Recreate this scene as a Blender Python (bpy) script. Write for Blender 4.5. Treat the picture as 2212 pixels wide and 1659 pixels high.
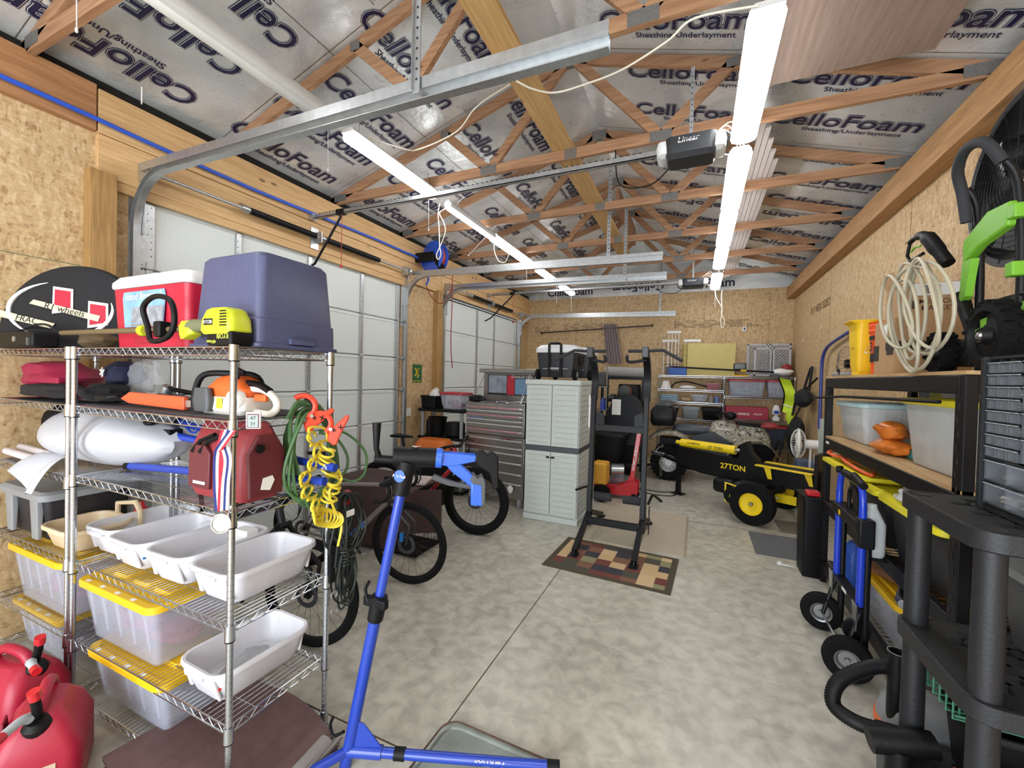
import bpy, math, random
import numpy as np
from mathutils import Vector as V, Matrix as Mx
random.seed(7)
PI = math.pi
sc = bpy.context.scene
for o in list(bpy.data.objects): bpy.data.objects.remove(o)

# ---------------------------------------------------------------- camera
F_PX, YAW, PITCH, ROLL, CAM_H = 902.5, .416564845, -.0160922387, .0249378666, 1.74
_f = V((-math.sin(YAW)*math.cos(PITCH), math.cos(YAW)*math.cos(PITCH), math.sin(PITCH)))
_r0 = V((math.cos(YAW), math.sin(YAW), 0)); _u0 = _r0.cross(_f)
_r = _r0*math.cos(ROLL) + _u0*math.sin(ROLL); _u = -_r0*math.sin(ROLL) + _u0*math.cos(ROLL)
cam_d = bpy.data.cameras.new('camera'); cam = bpy.data.objects.new('camera', cam_d)
sc.collection.objects.link(cam); sc.camera = cam
cam_d.sensor_width = 36; cam_d.lens = F_PX/2212*36; cam_d.clip_start = .02; cam_d.clip_end = 60
cam.matrix_world = Mx(((_r.x, _u.x, -_f.x, 0), (_r.y, _u.y, -_f.y, 0), (_r.z, _u.z, -_f.z, CAM_H), (0, 0, 0, 1)))
def at(px, py, x=None, y=None, z=None):
    """world point seen at a photo pixel on a plane of the room"""
    d = _f + _r*((px-1106)/F_PX) - _u*((py-829.5)/F_PX)
    t = x/d.x if x is not None else (y/d.y if y is not None else (z-CAM_H)/d.z)
    return V((0, 0, CAM_H)) + d*t

# ---------------------------------------------------------------- world, exposure
w = bpy.data.worlds.new('world'); sc.world = w; w.use_nodes = True
w.node_tree.nodes['Background'].inputs[0].default_value = (.86, .93, 1, 1)
w.node_tree.nodes['Background'].inputs[1].default_value = 4.5
sc.view_settings.view_transform = 'Standard'; sc.view_settings.look = 'None'
sc.view_settings.exposure = 1.0; sc.view_settings.gamma = 1
sc.view_settings.use_curve_mapping = False
LAMP = 9.0     # brightness of a fluorescent lens
sc.cycles.max_bounces = 8; sc.cycles.transparent_max_bounces = 16
sc.cycles.sample_clamp_indirect = 6

# ---------------------------------------------------------------- materials
def hexc(h):
    h = h.lstrip('#'); c = [int(h[i:i+2], 16)/255 for i in (0, 2, 4)]
    return tuple((v/12.92 if v <= .04045 else ((v+.055)/1.055)**2.4) for v in c) + (1,)
MATS = {}
def mat(name, col, rough=.5, metal=0., var=.06, scale=8., bump=0., alpha=1., emit=0., coat=0., stretch=None, spec=.5):
    if name in MATS: return MATS[name]
    m = bpy.data.materials.new(name); m.use_nodes = True; nt = m.node_tree; n = nt.nodes; L = nt.links
    b = n['Principled BSDF']; col = hexc(col) if isinstance(col, str) else col
    tc = n.new('ShaderNodeTexCoord'); mp = n.new('ShaderNodeMapping'); L.new(tc.outputs['Object'], mp.inputs[0])
    if stretch: mp.inputs['Scale'].default_value = stretch
    nz = n.new('ShaderNodeTexNoise'); nz.inputs['Scale'].default_value = scale; nz.inputs['Detail'].default_value = 5
    L.new(mp.outputs[0], nz.inputs['Vector'])
    mx = n.new('ShaderNodeMix'); mx.data_type = 'RGBA'
    mx.inputs[6].default_value = tuple(max(0, c*(1-var*2)) for c in col[:3]) + (1,)
    mx.inputs[7].default_value = tuple(min(1, c*(1+var*2)) for c in col[:3]) + (1,)
    L.new(nz.outputs[0], mx.inputs[0]); L.new(mx.outputs[2], b.inputs['Base Color'])
    b.inputs['Roughness'].default_value = rough; b.inputs['Metallic'].default_value = metal
    b.inputs['Coat Weight'].default_value = coat; b.inputs['Specular IOR Level'].default_value = spec
    if bump:
        bp = n.new('ShaderNodeBump'); bp.inputs['Strength'].default_value = bump; bp.inputs['Distance'].default_value = .01
        L.new(nz.outputs[0], bp.inputs['Height']); L.new(bp.outputs[0], b.inputs['Normal'])
    if emit:
        L.new(mx.outputs[2], b.inputs['Emission Color']); b.inputs['Emission Strength'].default_value = emit
    if alpha < 1:
        b.inputs['Alpha'].default_value = alpha
    MATS[name] = m; return m

def wood(name, c0, c1, scale=3., axis=0, rough=.6, knots=True):
    """sawn lumber: long grain along one axis, darker knots"""
    if name in MATS: return MATS[name]
    m = bpy.data.materials.new(name); m.use_nodes = True; nt = m.node_tree; n = nt.nodes; L = nt.links
    b = n['Principled BSDF']; b.inputs['Roughness'].default_value = rough
    tc = n.new('ShaderNodeTexCoord'); mp = n.new('ShaderNodeMapping'); L.new(tc.outputs['Object'], mp.inputs[0])
    s = [14, 14, 14]; s[axis] = .9; mp.inputs['Scale'].default_value = s
    nz = n.new('ShaderNodeTexNoise'); nz.inputs['Scale'].default_value = scale; nz.inputs['Detail'].default_value = 6; nz.inputs['Distortion'].default_value = .6
    L.new(mp.outputs[0], nz.inputs[0])
    cr = n.new('ShaderNodeValToRGB'); cr.color_ramp.elements[0].position = .3; cr.color_ramp.elements[1].position = .7
    cr.color_ramp.elements[0].color = hexc(c0); cr.color_ramp.elements[1].color = hexc(c1)
    L.new(nz.outputs[0], cr.inputs[0]); out = cr.outputs[0]
    if knots:
        mp2 = n.new('ShaderNodeMapping'); s2 = [5., 5., 5.]; s2[axis] = 2.2; mp2.inputs['Scale'].default_value = s2; L.new(tc.outputs['Object'], mp2.inputs[0])
        vo = n.new('ShaderNodeTexVoronoi'); vo.inputs['Scale'].default_value = 1.; L.new(mp2.outputs[0], vo.inputs[0])
        kr = n.new('ShaderNodeValToRGB'); kr.color_ramp.elements[0].position = .05; kr.color_ramp.elements[1].position = .10
        kr.color_ramp.elements[0].color = (0, 0, 0, 1); kr.color_ramp.elements[1].color = (1, 1, 1, 1); L.new(vo.outputs['Distance'], kr.inputs[0])
        mx = n.new('ShaderNodeMix'); mx.data_type = 'RGBA'; mx.inputs[6].default_value = tuple(v*.4 for v in hexc(c0)[:3]) + (1,)
        L.new(kr.outputs[0], mx.inputs[0]); L.new(out, mx.inputs[7]); out = mx.outputs[2]
    L.new(out, b.inputs['Base Color']); MATS[name] = m; return m

def osb(name, tint=1.0):
    if name in MATS: return MATS[name]
    m = bpy.data.materials.new(name); m.use_nodes = True; nt = m.node_tree; n = nt.nodes; L = nt.links
    b = n['Principled BSDF']; b.inputs['Roughness'].default_value = .62
    tc = n.new('ShaderNodeTexCoord'); prev = None
    wn = n.new('ShaderNodeTexNoise'); wn.inputs['Scale'].default_value = 5; L.new(tc.outputs['Object'], wn.inputs[0])
    for i, (rot, sc_) in enumerate([((.5, .4, .3), (16, 60, 60)), ((-.6, 1.1, .9), (70, 18, 55)), ((1.2, -.5, 2.), (55, 55, 16))]):
        mp = n.new('ShaderNodeMapping'); mp.inputs['Rotation'].default_value = rot; mp.inputs['Scale'].default_value = sc_
        ad = n.new('ShaderNodeVectorMath'); ad.operation = 'MULTIPLY_ADD'; ad.inputs[1].default_value = (.08, .08, .08)
        L.new(wn.outputs['Color'], ad.inputs[0]); L.new(tc.outputs['Object'], ad.inputs[2]); L.new(ad.outputs[0], mp.inputs[0])
        vo = n.new('ShaderNodeTexVoronoi'); vo.inputs['Scale'].default_value = 1.; L.new(mp.outputs[0], vo.inputs[0])
        bw = n.new('ShaderNodeSeparateColor'); L.new(vo.outputs['Color'], bw.inputs[0])
        if prev is None: prev = bw.outputs[0]
        else:
            mx = n.new('ShaderNodeMix'); mx.data_type = 'FLOAT'; mx.inputs[0].default_value = .45
            L.new(prev, mx.inputs[2]); L.new(bw.outputs[i % 3], mx.inputs[3]); prev = mx.outputs[0]
    cr = n.new('ShaderNodeValToRGB'); e = cr.color_ramp.elements
    e[0].position = .08; e[0].color = hexc('#967550'); e[1].position = .9; e[1].color = hexc('#d6bd98')
    k = e.new(.3); k.color = hexc('#b99a70'); k = e.new(.6); k.color = hexc('#c5a87c')
    L.new(prev, cr.inputs[0]); L.new(cr.outputs[0], b.inputs['Base Color'])
    bp = n.new('ShaderNodeBump'); bp.inputs['Strength'].default_value = .25; bp.inputs['Distance'].default_value = .004
    L.new(prev, bp.inputs['Height']); L.new(bp.outputs[0], b.inputs['Normal'])
    MATS[name] = m; return m

def concrete(name):
    m = bpy.data.materials.new(name); m.use_nodes = True; nt = m.node_tree; n = nt.nodes; L = nt.links
    b = n['Principled BSDF']; tc = n.new('ShaderNodeTexCoord')
    def nz(s, d=8, dist=0.):
        q = n.new('ShaderNodeTexNoise'); q.inputs['Scale'].default_value = s; q.inputs['Detail'].default_value = d; q.inputs['Distortion'].default_value = dist
        L.new(tc.outputs['Object'], q.inputs[0]); return q
    a, c, d = nz(1.5, 9, .3), nz(11, 12, .35), nz(70, 5)
    r1 = n.new('ShaderNodeValToRGB'); r1.color_ramp.elements[0].position = .32; r1.color_ramp.elements[1].position = .68
    r1.color_ramp.elements[0].color = hexc('#9c988a'); r1.color_ramp.elements[1].color = hexc('#c4c1b3'); L.new(a.outputs[0], r1.inputs[0])
    r2 = n.new('ShaderNodeValToRGB'); r2.color_ramp.elements[0].position = .35; r2.color_ramp.elements[1].position = .62
    r2.color_ramp.elements[0].color = hexc('#979387'); r2.color_ramp.elements[1].color = hexc('#d0cdbf'); L.new(c.outputs[0], r2.inputs[0])
    mx = n.new('ShaderNodeMix'); mx.data_type = 'RGBA'; mx.inputs[0].default_value = .5
    L.new(r1.outputs[0], mx.inputs[6]); L.new(r2.outputs[0], mx.inputs[7])
    sp = n.new('ShaderNodeValToRGB'); sp.color_ramp.elements[0].position = .27; sp.color_ramp.elements[1].position = .34
    sp.color_ramp.elements[0].color = (.35, .33, .3, 1); sp.color_ramp.elements[1].color = (1, 1, 1, 1); L.new(d.outputs[0], sp.inputs[0])
    m2 = n.new('ShaderNodeMix'); m2.data_type = 'RGBA'; m2.blend_type = 'MULTIPLY'; m2.inputs[0].default_value = .6
    L.new(mx.outputs[2], m2.inputs[6]); L.new(sp.outputs[0], m2.inputs[7])
    L.new(m2.outputs[2], b.inputs['Base Color'])
    rr = n.new('ShaderNodeMapRange'); rr.inputs[3].default_value = .22; rr.inputs[4].default_value = .48; L.new(c.outputs[0], rr.inputs[0]); L.new(rr.outputs[0], b.inputs['Roughness'])
    bp = n.new('ShaderNodeBump'); bp.inputs['Strength'].default_value = .12; bp.inputs['Distance'].default_value = .01
    L.new(c.outputs[0], bp.inputs['Height']); L.new(bp.outputs[0], b.inputs['Normal'])
    MATS[name] = m; return m

def foil(name):
    m = bpy.data.materials.new(name); m.use_nodes = True; nt = m.node_tree; n = nt.nodes; L = nt.links
    b = n['Principled BSDF']; tc = n.new('ShaderNodeTexCoord')
    a = n.new('ShaderNodeTexNoise'); a.inputs['Scale'].default_value = 1.6; a.inputs['Detail'].default_value = 7; a.inputs['Distortion'].default_value = .8; L.new(tc.outputs['Object'], a.inputs[0])
    c = n.new('ShaderNodeTexNoise'); c.inputs['Scale'].default_value = 22; c.inputs['Detail'].default_value = 5; L.new(tc.outputs['Object'], c.inputs[0])
    r = n.new('ShaderNodeValToRGB'); r.color_ramp.elements[0].position = .3; r.color_ramp.elements[1].position = .7
    r.color_ramp.elements[0].color = hexc('#bcbfbe'); r.color_ramp.elements[1].color = hexc('#eef0ef'); L.new(a.outputs[0], r.inputs[0])
    L.new(r.outputs[0], b.inputs['Base Color']); b.inputs['Metallic'].default_value = .38
    rr = n.new('ShaderNodeMapRange'); rr.inputs[3].default_value = .2; rr.inputs[4].default_value = .42; L.new(c.outputs[0], rr.inputs[0]); L.new(rr.outputs[0], b.inputs['Roughness'])
    ad = n.new('ShaderNodeMath'); ad.operation = 'MULTIPLY_ADD'; ad.inputs[1].default_value = 4; L.new(a.outputs[0], ad.inputs[0]); L.new(c.outputs[0], ad.inputs[2])
    bp = n.new('ShaderNodeBump'); bp.inputs['Strength'].default_value = .3; bp.inputs['Distance'].default_value = .012
    L.new(ad.outputs[0], bp.inputs['Height']); L.new(bp.outputs[0], b.inputs['Normal'])
    MATS[name] = m; return m

def clear(name, col='#e8ecf2', a=.35, rough=.25):
    """cloudy translucent plastic"""
    if name in MATS: return MATS[name]
    m = bpy.data.materials.new(name); m.use_nodes = True; nt = m.node_tree; n = nt.nodes; L = nt.links
    b = n['Principled BSDF']; tc = n.new('ShaderNodeTexCoord'); nz = n.new('ShaderNodeTexNoise'); nz.inputs['Scale'].default_value = 9
    L.new(tc.outputs['Object'], nz.inputs[0]); mr = n.new('ShaderNodeMapRange'); mr.inputs[3].default_value = a*.8; mr.inputs[4].default_value = a*1.2
    L.new(nz.outputs[0], mr.inputs[0]); L.new(mr.outputs[0], b.inputs['Alpha'])
    b.inputs['Base Color'].default_value = hexc(col); b.inputs['Roughness'].default_value = rough
    MATS[name] = m; return m

def camo(name):
    m = bpy.data.materials.new(name); m.use_nodes = True; nt = m.node_tree; n = nt.nodes; L = nt.links; b = n['Principled BSDF']; b.inputs['Roughness'].default_value = .45
    tc = n.new('ShaderNodeTexCoord'); q = n.new('ShaderNodeTexNoise'); q.inputs['Scale'].default_value = 7; q.inputs['Detail'].default_value = 8; q.inputs['Distortion'].default_value = 1.6; L.new(tc.outputs['Object'], q.inputs[0])
    r = n.new('ShaderNodeValToRGB'); r.color_ramp.interpolation = 'CONSTANT'; e = r.color_ramp.elements; e[0].color = hexc('#3e3b32'); e[1].position = .42; e[1].color = hexc('#8c8777')
    for p, c in ((.5, '#b9b5a8'), (.56, '#6d6856'), (.62, '#a39d8c')): k = e.new(p); k.color = hexc(c)
    L.new(q.outputs[0], r.inputs[0]); L.new(r.outputs[0], b.inputs['Base Color']); MATS[name] = m; return m

def checker_rug(name):
    """patchwork squares in six colours with a dark olive border (object space, metres)"""
    m = bpy.data.materials.new(name); m.use_nodes = True; nt = m.node_tree; n = nt.nodes; L = nt.links
    b = n['Principled BSDF']; b.inputs['Roughness'].default_value = .95
    tc = n.new('ShaderNodeTexCoord'); mp = n.new('ShaderNodeMapping'); mp.inputs['Scale'].default_value = (7.2, 7.8, 1); mp.inputs['Location'].default_value = (.0, .0, 0)
    L.new(tc.outputs['Object'], mp.inputs[0]); fl = n.new('ShaderNodeVectorMath'); fl.operation = 'FLOOR'; L.new(mp.outputs[0], fl.inputs[0])
    wn = n.new('ShaderNodeTexWhiteNoise'); L.new(fl.outputs[0], wn.inputs[0])
    r = n.new('ShaderNodeValToRGB'); r.color_ramp.interpolation = 'CONSTANT'; e = r.color_ramp.elements
    cols = ['#6d3b33', '#c2a67c', '#39383f', '#8a8663', '#7a5744', '#c9ae86', '#4a4a3f']
    e[0].color = hexc(cols[0]); e[1].position = 1/7; e[1].color = hexc(cols[1])
    for i in range(2, 7): k = e.new(i/7); k.color = hexc(cols[i])
    L.new(wn.outputs[0], r.inputs[0]); L.new(r.outputs[0], b.inputs['Base Color'])
    MATS[name] = m; return m

M_ = mat
BLACK = M_('black_plastic', '#0c0c0e', .5, spec=.25, bump=.1, scale=60)
RUBBER = M_('black_rubber', '#0b0b0c', .8, spec=.2, scale=30)
STEELK = M_('black_powder_coat', '#101014', .45, spec=.3, bump=.08, scale=90)
CHROME = M_('chrome_wire', '#c3c7cc', .24, 1., scale=20)
GALV = M_('galvanised_steel', '#b9bcbd', .35, .85, var=.12, scale=26)
STAIN = M_('brushed_stainless', '#a09c98', .33, .9, var=.1, scale=3, stretch=(1, 1, 60))
WHITEP = M_('white_plastic', '#e6e6e2', .4)
GREYP = M_('grey_plastic', '#8c8f92', .45)
DGREY = M_('dark_grey_plastic', '#4b4d50', .5)
YEL = M_('yellow_plastic', '#f0c61f', .4)
YELT = M_('golden_yellow_lid', '#e8b91c', .38)
ORG = M_('orange_plastic', '#e5572c', .4)
RED = M_('red_paint', '#c4202a', .35, coat=.3)
BLUE = M_('blue_paint', '#1f3fa8', .3, coat=.4)
WHITE = M_('white_paint', '#eeece4', .5)
NAVY = M_('navy_print', '#1c1d3f', .4)
INK = M_('black_print', '#1d1a17', .7)
PAPER = M_('white_paper_label', '#e8e8e4', .6)
BINW = M_('milky_white_plastic', '#dcdce2', .35)
CARD = M_('brown_cardboard', '#b08d66', .85, var=.05, scale=30)
CLEAR = clear('cloudy_clear_plastic', '#d5daea', .30)
CLEARC = clear('clear_drawer_plastic', '#aab2ba', .13, .12)
BAGC = clear('thin_clear_film', '#f2f5fa', .25, .08)
# ---------------------------------------------------------------- mesh builder
def frame_from(d):
    d = V(d).normalized(); a = V((0, 0, 1)) if abs(d.z) < .95 else V((1, 0, 0))
    x = a.cross(d).normalized(); return x, d.cross(x), d
def rrect(w_, d_, r, n=4):
    r = max(1e-4, min(r, w_/2-1e-4, d_/2-1e-4)); out = []
    for cx, cy, a0 in ((w_/2-r, d_/2-r, 0), (-w_/2+r, d_/2-r, 90), (-w_/2+r, -d_/2+r, 180), (w_/2-r, -d_/2+r, 270)):
        for i in range(n+1):
            a = math.radians(a0+90*i/n); out.append((cx+r*math.cos(a), cy+r*math.sin(a)))
    return out
_TXT = {}
def text_mesh(s, off=0., bold=0.):
    k = (s, off)
    if k not in _TXT:
        c = bpy.data.curves.new('t', 'FONT'); c.body = s; c.size = 1; c.offset = off; c.resolution_u = 3
        o = bpy.data.objects.new('t', c); sc.collection.objects.link(o); bpy.context.view_layer.update()
        me = bpy.data.meshes.new_from_object(o.evaluated_get(bpy.context.evaluated_depsgraph_get()))
        vs = [tuple(v.co) for v in me.vertices]; fs = [tuple(p.vertices) for p in me.polygons]
        bpy.data.objects.remove(o); bpy.data.curves.remove(c); bpy.data.meshes.remove(me)
        _TXT[k] = (vs, fs)
    return _TXT[k]
class B:
    def __init__(s): s.v = []; s.f = []; s.mi = []; s.k = 0
    def mat(s, k): s.k = k; return s
    def add(s, vs, fs):
        o = len(s.v); s.v += [tuple(v) for v in vs]; s.f += [tuple(i+o for i in f) for f in fs]; s.mi += [s.k]*len(fs); return s
    def box(s, x0, x1, y0, y1, z0, z1):
        return s.add([(x0, y0, z0), (x1, y0, z0), (x1, y1, z0), (x0, y1, z0), (x0, y0, z1), (x1, y0, z1), (x1, y1, z1), (x0, y1, z1)],
                     [(0, 3, 2, 1), (4, 5, 6, 7), (0, 1, 5, 4), (1, 2, 6, 5), (2, 3, 7, 6), (3, 0, 4, 7)])
    def cbox(s, c, size, rot=None):
        h = [v/2 for v in size]; R = rot or Mx.Identity(3); c = V(c)
        vs = [c + R @ V((sx*h[0], sy*h[1], sz*h[2])) for sz in (-1, 1) for sy in (-1, 1) for sx in (-1, 1)]
        return s.add(vs, [(0, 2, 3, 1), (4, 5, 7, 6), (0, 1, 5, 4), (1, 3, 7, 5), (3, 2, 6, 7), (2, 0, 4, 6)])
    def beam(s, p, q, w_, h, up=(0, 0, 1)):
        p, q = V(p), V(q); d = (q-p).normalized(); x = d.cross(V(up)).normalized(); u = x.cross(d)
        vs = [a + x*sx*w_/2 + u*su*h/2 for a in (p, q) for sx, su in ((-1, -1), (1, -1), (1, 1), (-1, 1))]
        return s.add(vs, [(3, 2, 1, 0), (4, 5, 6, 7), (0, 1, 5, 4), (1, 2, 6, 5), (2, 3, 7, 6), (3, 0, 4, 7)])
    def tube(s, pts, r, n=8, closed=False, caps=True):
        pts = [V(p) for p in pts]; m = len(pts); rs = r if isinstance(r, (list, tuple)) else [r]*m
        px = None; rings = []
        for i, p in enumerate(pts):
            a = pts[(i-1) % m] if (closed or i > 0) else p; b = pts[(i+1) % m] if (closed or i < m-1) else p
            d = (b-a); d = d.normalized() if d.length > 1e-9 else V((0, 0, 1))
            if px is None: x, y, _ = frame_from(d)
            else:
                x = px - d*px.dot(d); x = x.normalized() if x.length > 1e-6 else frame_from(d)[0]; y = d.cross(x)
            px = x; rings.append([p + (x*math.cos(2*PI*j/n) + y*math.sin(2*PI*j/n))*rs[i] for j in range(n)])
        vs = [v for g in rings for v in g]; fs = []
        for i in range(m if closed else m-1):
            k = (i+1) % m
            for j in range(n): fs.append((i*n+j, i*n+(j+1) % n, k*n+(j+1) % n, k*n+j))
        if caps and not closed: fs += [tuple(range(n))[::-1], tuple((m-1)*n+j for j in range(n))]
        return s.add(vs, fs)
    def cyl(s, p, q, r, n=16, r2=None): return s.tube([p, q], [r, r if r2 is None else r2], n)
    def lathe(s, prof, o=(0, 0, 0), ax=(0, 0, 1), n=24, arc=1., x0=None):
        o = V(o); x, y, d = frame_from(ax)
        if x0 is not None: x = V(x0); y = d.cross(x)
        m = len(prof); vs = []; full = arc >= 1; k = n if full else n+1
        for r, h in prof:
            for j in range(k):
                a = 2*PI*arc*j/n; vs.append(o + d*h + (x*math.cos(a)+y*math.sin(a))*max(r, 1e-5))
        fs = []
        for i in range(m-1):
            for j in range(n):
                jj = (j+1) % k if full else j+1
                fs.append((i*k+j, i*k+jj, (i+1)*k+jj, (i+1)*k+j))
        return s.add(vs, fs)
    def prism(s, poly, o, xd, yd, t, sym=True):
        """2D outline extruded by t along xd x yd"""
        o, xd, yd = V(o), V(xd), V(yd); nn = xd.cross(yd).normalized()
        a0 = -t/2 if sym else 0; m = len(poly)
        vs = [o + xd*a + yd*b + nn*(a0) for a, b in poly] + [o + xd*a + yd*b + nn*(a0+t) for a, b in poly]
        fs = [tuple(range(m))[::-1], tuple(range(m, 2*m))] + [(i, (i+1) % m, m+(i+1) % m, m+i) for i in range(m)]
        return s.add(vs, fs)
    def loft(s, secs, o=(0, 0, 0), n=4, cap0=True, cap1=True, R=None):
        """stack of rounded rectangles (w, d, r, z[, dx, dy])"""
        o = V(o); R = R or Mx.Identity(3); vs = []; k = 4*(n+1)
        for q in secs:
            dx, dy = (tuple(q[4:])+(0, 0))[:2]
            vs += [o + R @ V((a+dx, b+dy, q[3])) for a, b in rrect(q[0], q[1], q[2], n)]
        fs = [(i*k+j, i*k+(j+1) % k, (i+1)*k+(j+1) % k, (i+1)*k+j) for i in range(len(secs)-1) for j in range(k)]
        if cap0: fs.append(tuple(range(k))[::-1])
        if cap1: fs.append(tuple((len(secs)-1)*k+j for j in range(k)))
        return s.add(vs, fs)
    def sheet(s, fn, nu, nv):
        vs = [fn(i/nu, j/nv) for i in range(nu+1) for j in range(nv+1)]
        return s.add(vs, [(i*(nv+1)+j, (i+1)*(nv+1)+j, (i+1)*(nv+1)+j+1, i*(nv+1)+j+1) for i in range(nu) for j in range(nv)])
    def blob(s, c, r, seed=0, amp=.15, nu=18, nv=10, freq=3.):
        rd = random.Random(seed); ph = [rd.uniform(0, 6.28) for _ in range(6)]; c = V(c); vs = []; fs = []
        for i in range(nv+1):
            t = PI*i/nv
            for j in range(nu):
                p = 2*PI*j/nu
                k = 1 + amp*(math.sin(freq*p+ph[0]+2*t)*.5 + math.sin(freq*1.7*t+ph[1]+p)*.5 + math.sin(2.3*freq*p+ph[2])*math.sin(4*t+ph[3])*.4)*math.sin(t)
                vs.append(c + V((r[0]*k*math.sin(t)*math.cos(p), r[1]*k*math.sin(t)*math.sin(p), r[2]*k*math.cos(t))))
        for i in range(nv):
            for j in range(nu): fs.append((i*nu+j, (i+1)*nu+j, (i+1)*nu+(j+1) % nu, i*nu+(j+1) % nu))
        return s.add(vs, fs)
    def text(s, t, size, o, xd, yd, off=0., center=True, sx=1., shear=0.):
        vs, fs = text_mesh(t, off); xs = [v[0] for v in vs]; ys = [v[1] for v in vs]
        cx = (min(xs)+max(xs))/2 if center else 0; cy = (min(ys)+max(ys))/2 if center else 0
        o, xd, yd = V(o), V(xd).normalized(), V(yd).normalized()
        return s.add([o + xd*((v[0]-cx+shear*(v[1]-cy))*size*sx) + yd*((v[1]-cy)*size) for v in vs], fs)
def link_parent(o, parent):
    if parent is not None:
        o.parent = parent
def obj(name, b, mats, parent=None, ang=38, bevel=0., local=False, label=None, kind=None, seg=2):
    me = bpy.data.meshes.new(name)
    org = V((0, 0, 0))
    root = parent
    if parent is not None and not local:
        Mi = world_of(parent).inverted(); vs = [Mi @ V(v) for v in b.v]
    elif parent is None:
        lo = [min(v[i] for v in b.v) for i in range(3)]; hi = [max(v[i] for v in b.v) for i in range(3)]
        org = V(((lo[0]+hi[0])/2, (lo[1]+hi[1])/2, lo[2])); vs = [V(v)-org for v in b.v]
    else: vs = b.v
    me.from_pydata([tuple(v) for v in vs], [], b.f)
    ml = mats if isinstance(mats, (list, tuple)) else [mats]
    for m in ml: me.materials.append(m)
    if len(ml) > 1: me.polygons.foreach_set('material_index', b.mi)
    me.polygons.foreach_set('use_smooth', [True]*len(me.polygons))
    me.validate(); me.update()
    me.set_sharp_from_angle(angle=math.radians(ang))
    o = bpy.data.objects.new(name, me); sc.collection.objects.link(o)
    if parent is not None: o.parent = parent
    else: o.location = org
    if bevel:
        md = o.modifiers.new('edge', 'BEVEL'); md.width = bevel; md.segments = seg; md.limit_method = 'ANGLE'; md.angle_limit = math.radians(40); md.harden_normals = False
    if label: o['label'] = label
    if kind: o['kind'] = kind
    return o
def world_of(o):
    M = Mx.Translation(o.location) @ o.rotation_euler.to_matrix().to_4x4()
    return world_of(o.parent) @ M if o.parent is not None else M
def thing(name, label, cat, loc=(0, 0, 0), rz=0., group=None, rot=None):
    o = bpy.data.objects.new(name, None); sc.collection.objects.link(o); o.empty_display_size = .1
    o.location = loc; o.rotation_euler = rot if rot else (0, 0, rz); o['label'] = label; o['category'] = cat
    if group: o['group'] = group
    return o
def tag(o, label, cat, group=None, kind=None):
    o['label'] = label; o['category'] = cat
    if group: o['group'] = group
    if kind: o['kind'] = kind
    return o
def solo(name, b, mats, label, cat, group=None, **k):
    return tag(obj(name, b, mats, None, **k), label, cat, group)
def struct(name, b, mats, parent=None, **k):
    o = obj(name, b, mats, parent, **k)
    if parent is None: o['kind'] = 'structure'
    return o
def dup(root, loc, rz=None, label=None, group=None, rot=None):
    def cp(o, par):
        c = o.copy(); sc.collection.objects.link(c); c.parent = par
        for ch in [q for q in KIDS.get(o.name, [])]: cp(ch, c)
        if par is None: return c
        return c
    kids(root); r = cp(root, None); r.location = loc
    if rz is not None: r.rotation_euler = (0, 0, rz)
    if rot is not None: r.rotation_euler = rot
    if label: r['label'] = label
    if group: r['group'] = group
    return r
KIDS = {}
def kids(root):
    st = [root]
    while st:
        o = st.pop(); KIDS[o.name] = list(o.children); st += list(o.children)
def arc(c, r, a0, a1, n, xd, yd):
    c, xd, yd = V(c), V(xd), V(yd)
    return [c + xd*(r*math.cos(math.radians(a0+(a1-a0)*i/n))) + yd*(r*math.sin(math.radians(a0+(a1-a0)*i/n))) for i in range(n+1)]
def spline(pts, n=8, closed=False):
    pts = [V(p) for p in pts]; m = len(pts); out = []
    rng = range(m if closed else m-1)
    for i in rng:
        p0 = pts[(i-1) % m] if closed or i > 0 else pts[0]; p1 = pts[i]; p2 = pts[(i+1) % m]
        p3 = pts[(i+2) % m] if closed or i+2 < m else pts[-1]
        for k in range(n):
            t = k/n; out.append(.5*((2*p1)+(-p0+p2)*t+(2*p0-5*p1+4*p2-p3)*t*t+(-p0+3*p1-3*p2+p3)*t**3))
    if not closed: out.append(pts[-1])
    return out
def RZ(a): return Mx.Rotation(a, 3, 'Z')
X, Y, Z = V((1, 0, 0)), V((0, 1, 0)), V((0, 0, 1))
# ---------------------------------------------------------------- room shell
WL, WR, Y0, Y1 = -3.95, 1.72, -2.6, 9.84
EAVE, RIDGE_X = 3.80, -1.12
SL = .303; TH = math.atan(SL); RIDGE = EAVE + SL*(RIDGE_X-WL)
OSB = osb('oriented_strand_board'); FOIL = foil('foil_foam_facing'); CONC = concrete('concrete_slab')
LUMX = wood('truss_lumber', '#8d6448', '#b08763', axis=0); LUMY = wood('header_lumber', '#c09664', '#d8b480', axis=1)
LUMZ = wood('post_lumber', '#8f6c3e', '#b28c56', axis=2, knots=False)
PINE = wood('pale_board', '#b8905c', '#d2ac74', axis=1)
struct('floor', B().box(WL-.4, WR+.3, Y0, Y1+.3, -.1, 0), CONC)
JT = M_('joint_grime', '#54493b', .9, var=.4, scale=30)
struct('floor_joint_line', B().box(-1.094, -1.087, -1, 3.66, 0, .0008), JT); struct('floor_joint_line', B().box(-3.9, -1.09, 1.556, 1.564, 0, .0008), JT); struct('floor_joint_line', B().box(-.06, 1.7, 5.66, 5.668, 0, .0008), JT)
D1, D2 = (1.78, 4.90), (5.97, 9.16); DH = 3.06
wl = struct('wall_left', B().box(WL-.09, WL, Y0, D1[0], 0, 3.70), OSB)
struct('wall_left_pier', B().box(WL-.09, WL, D1[1], D2[0], 0, 3.1), OSB)
struct('wall_left_corner', B().box(WL-.09, WL, D2[1], Y1, 0, 3.1), OSB)
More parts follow.
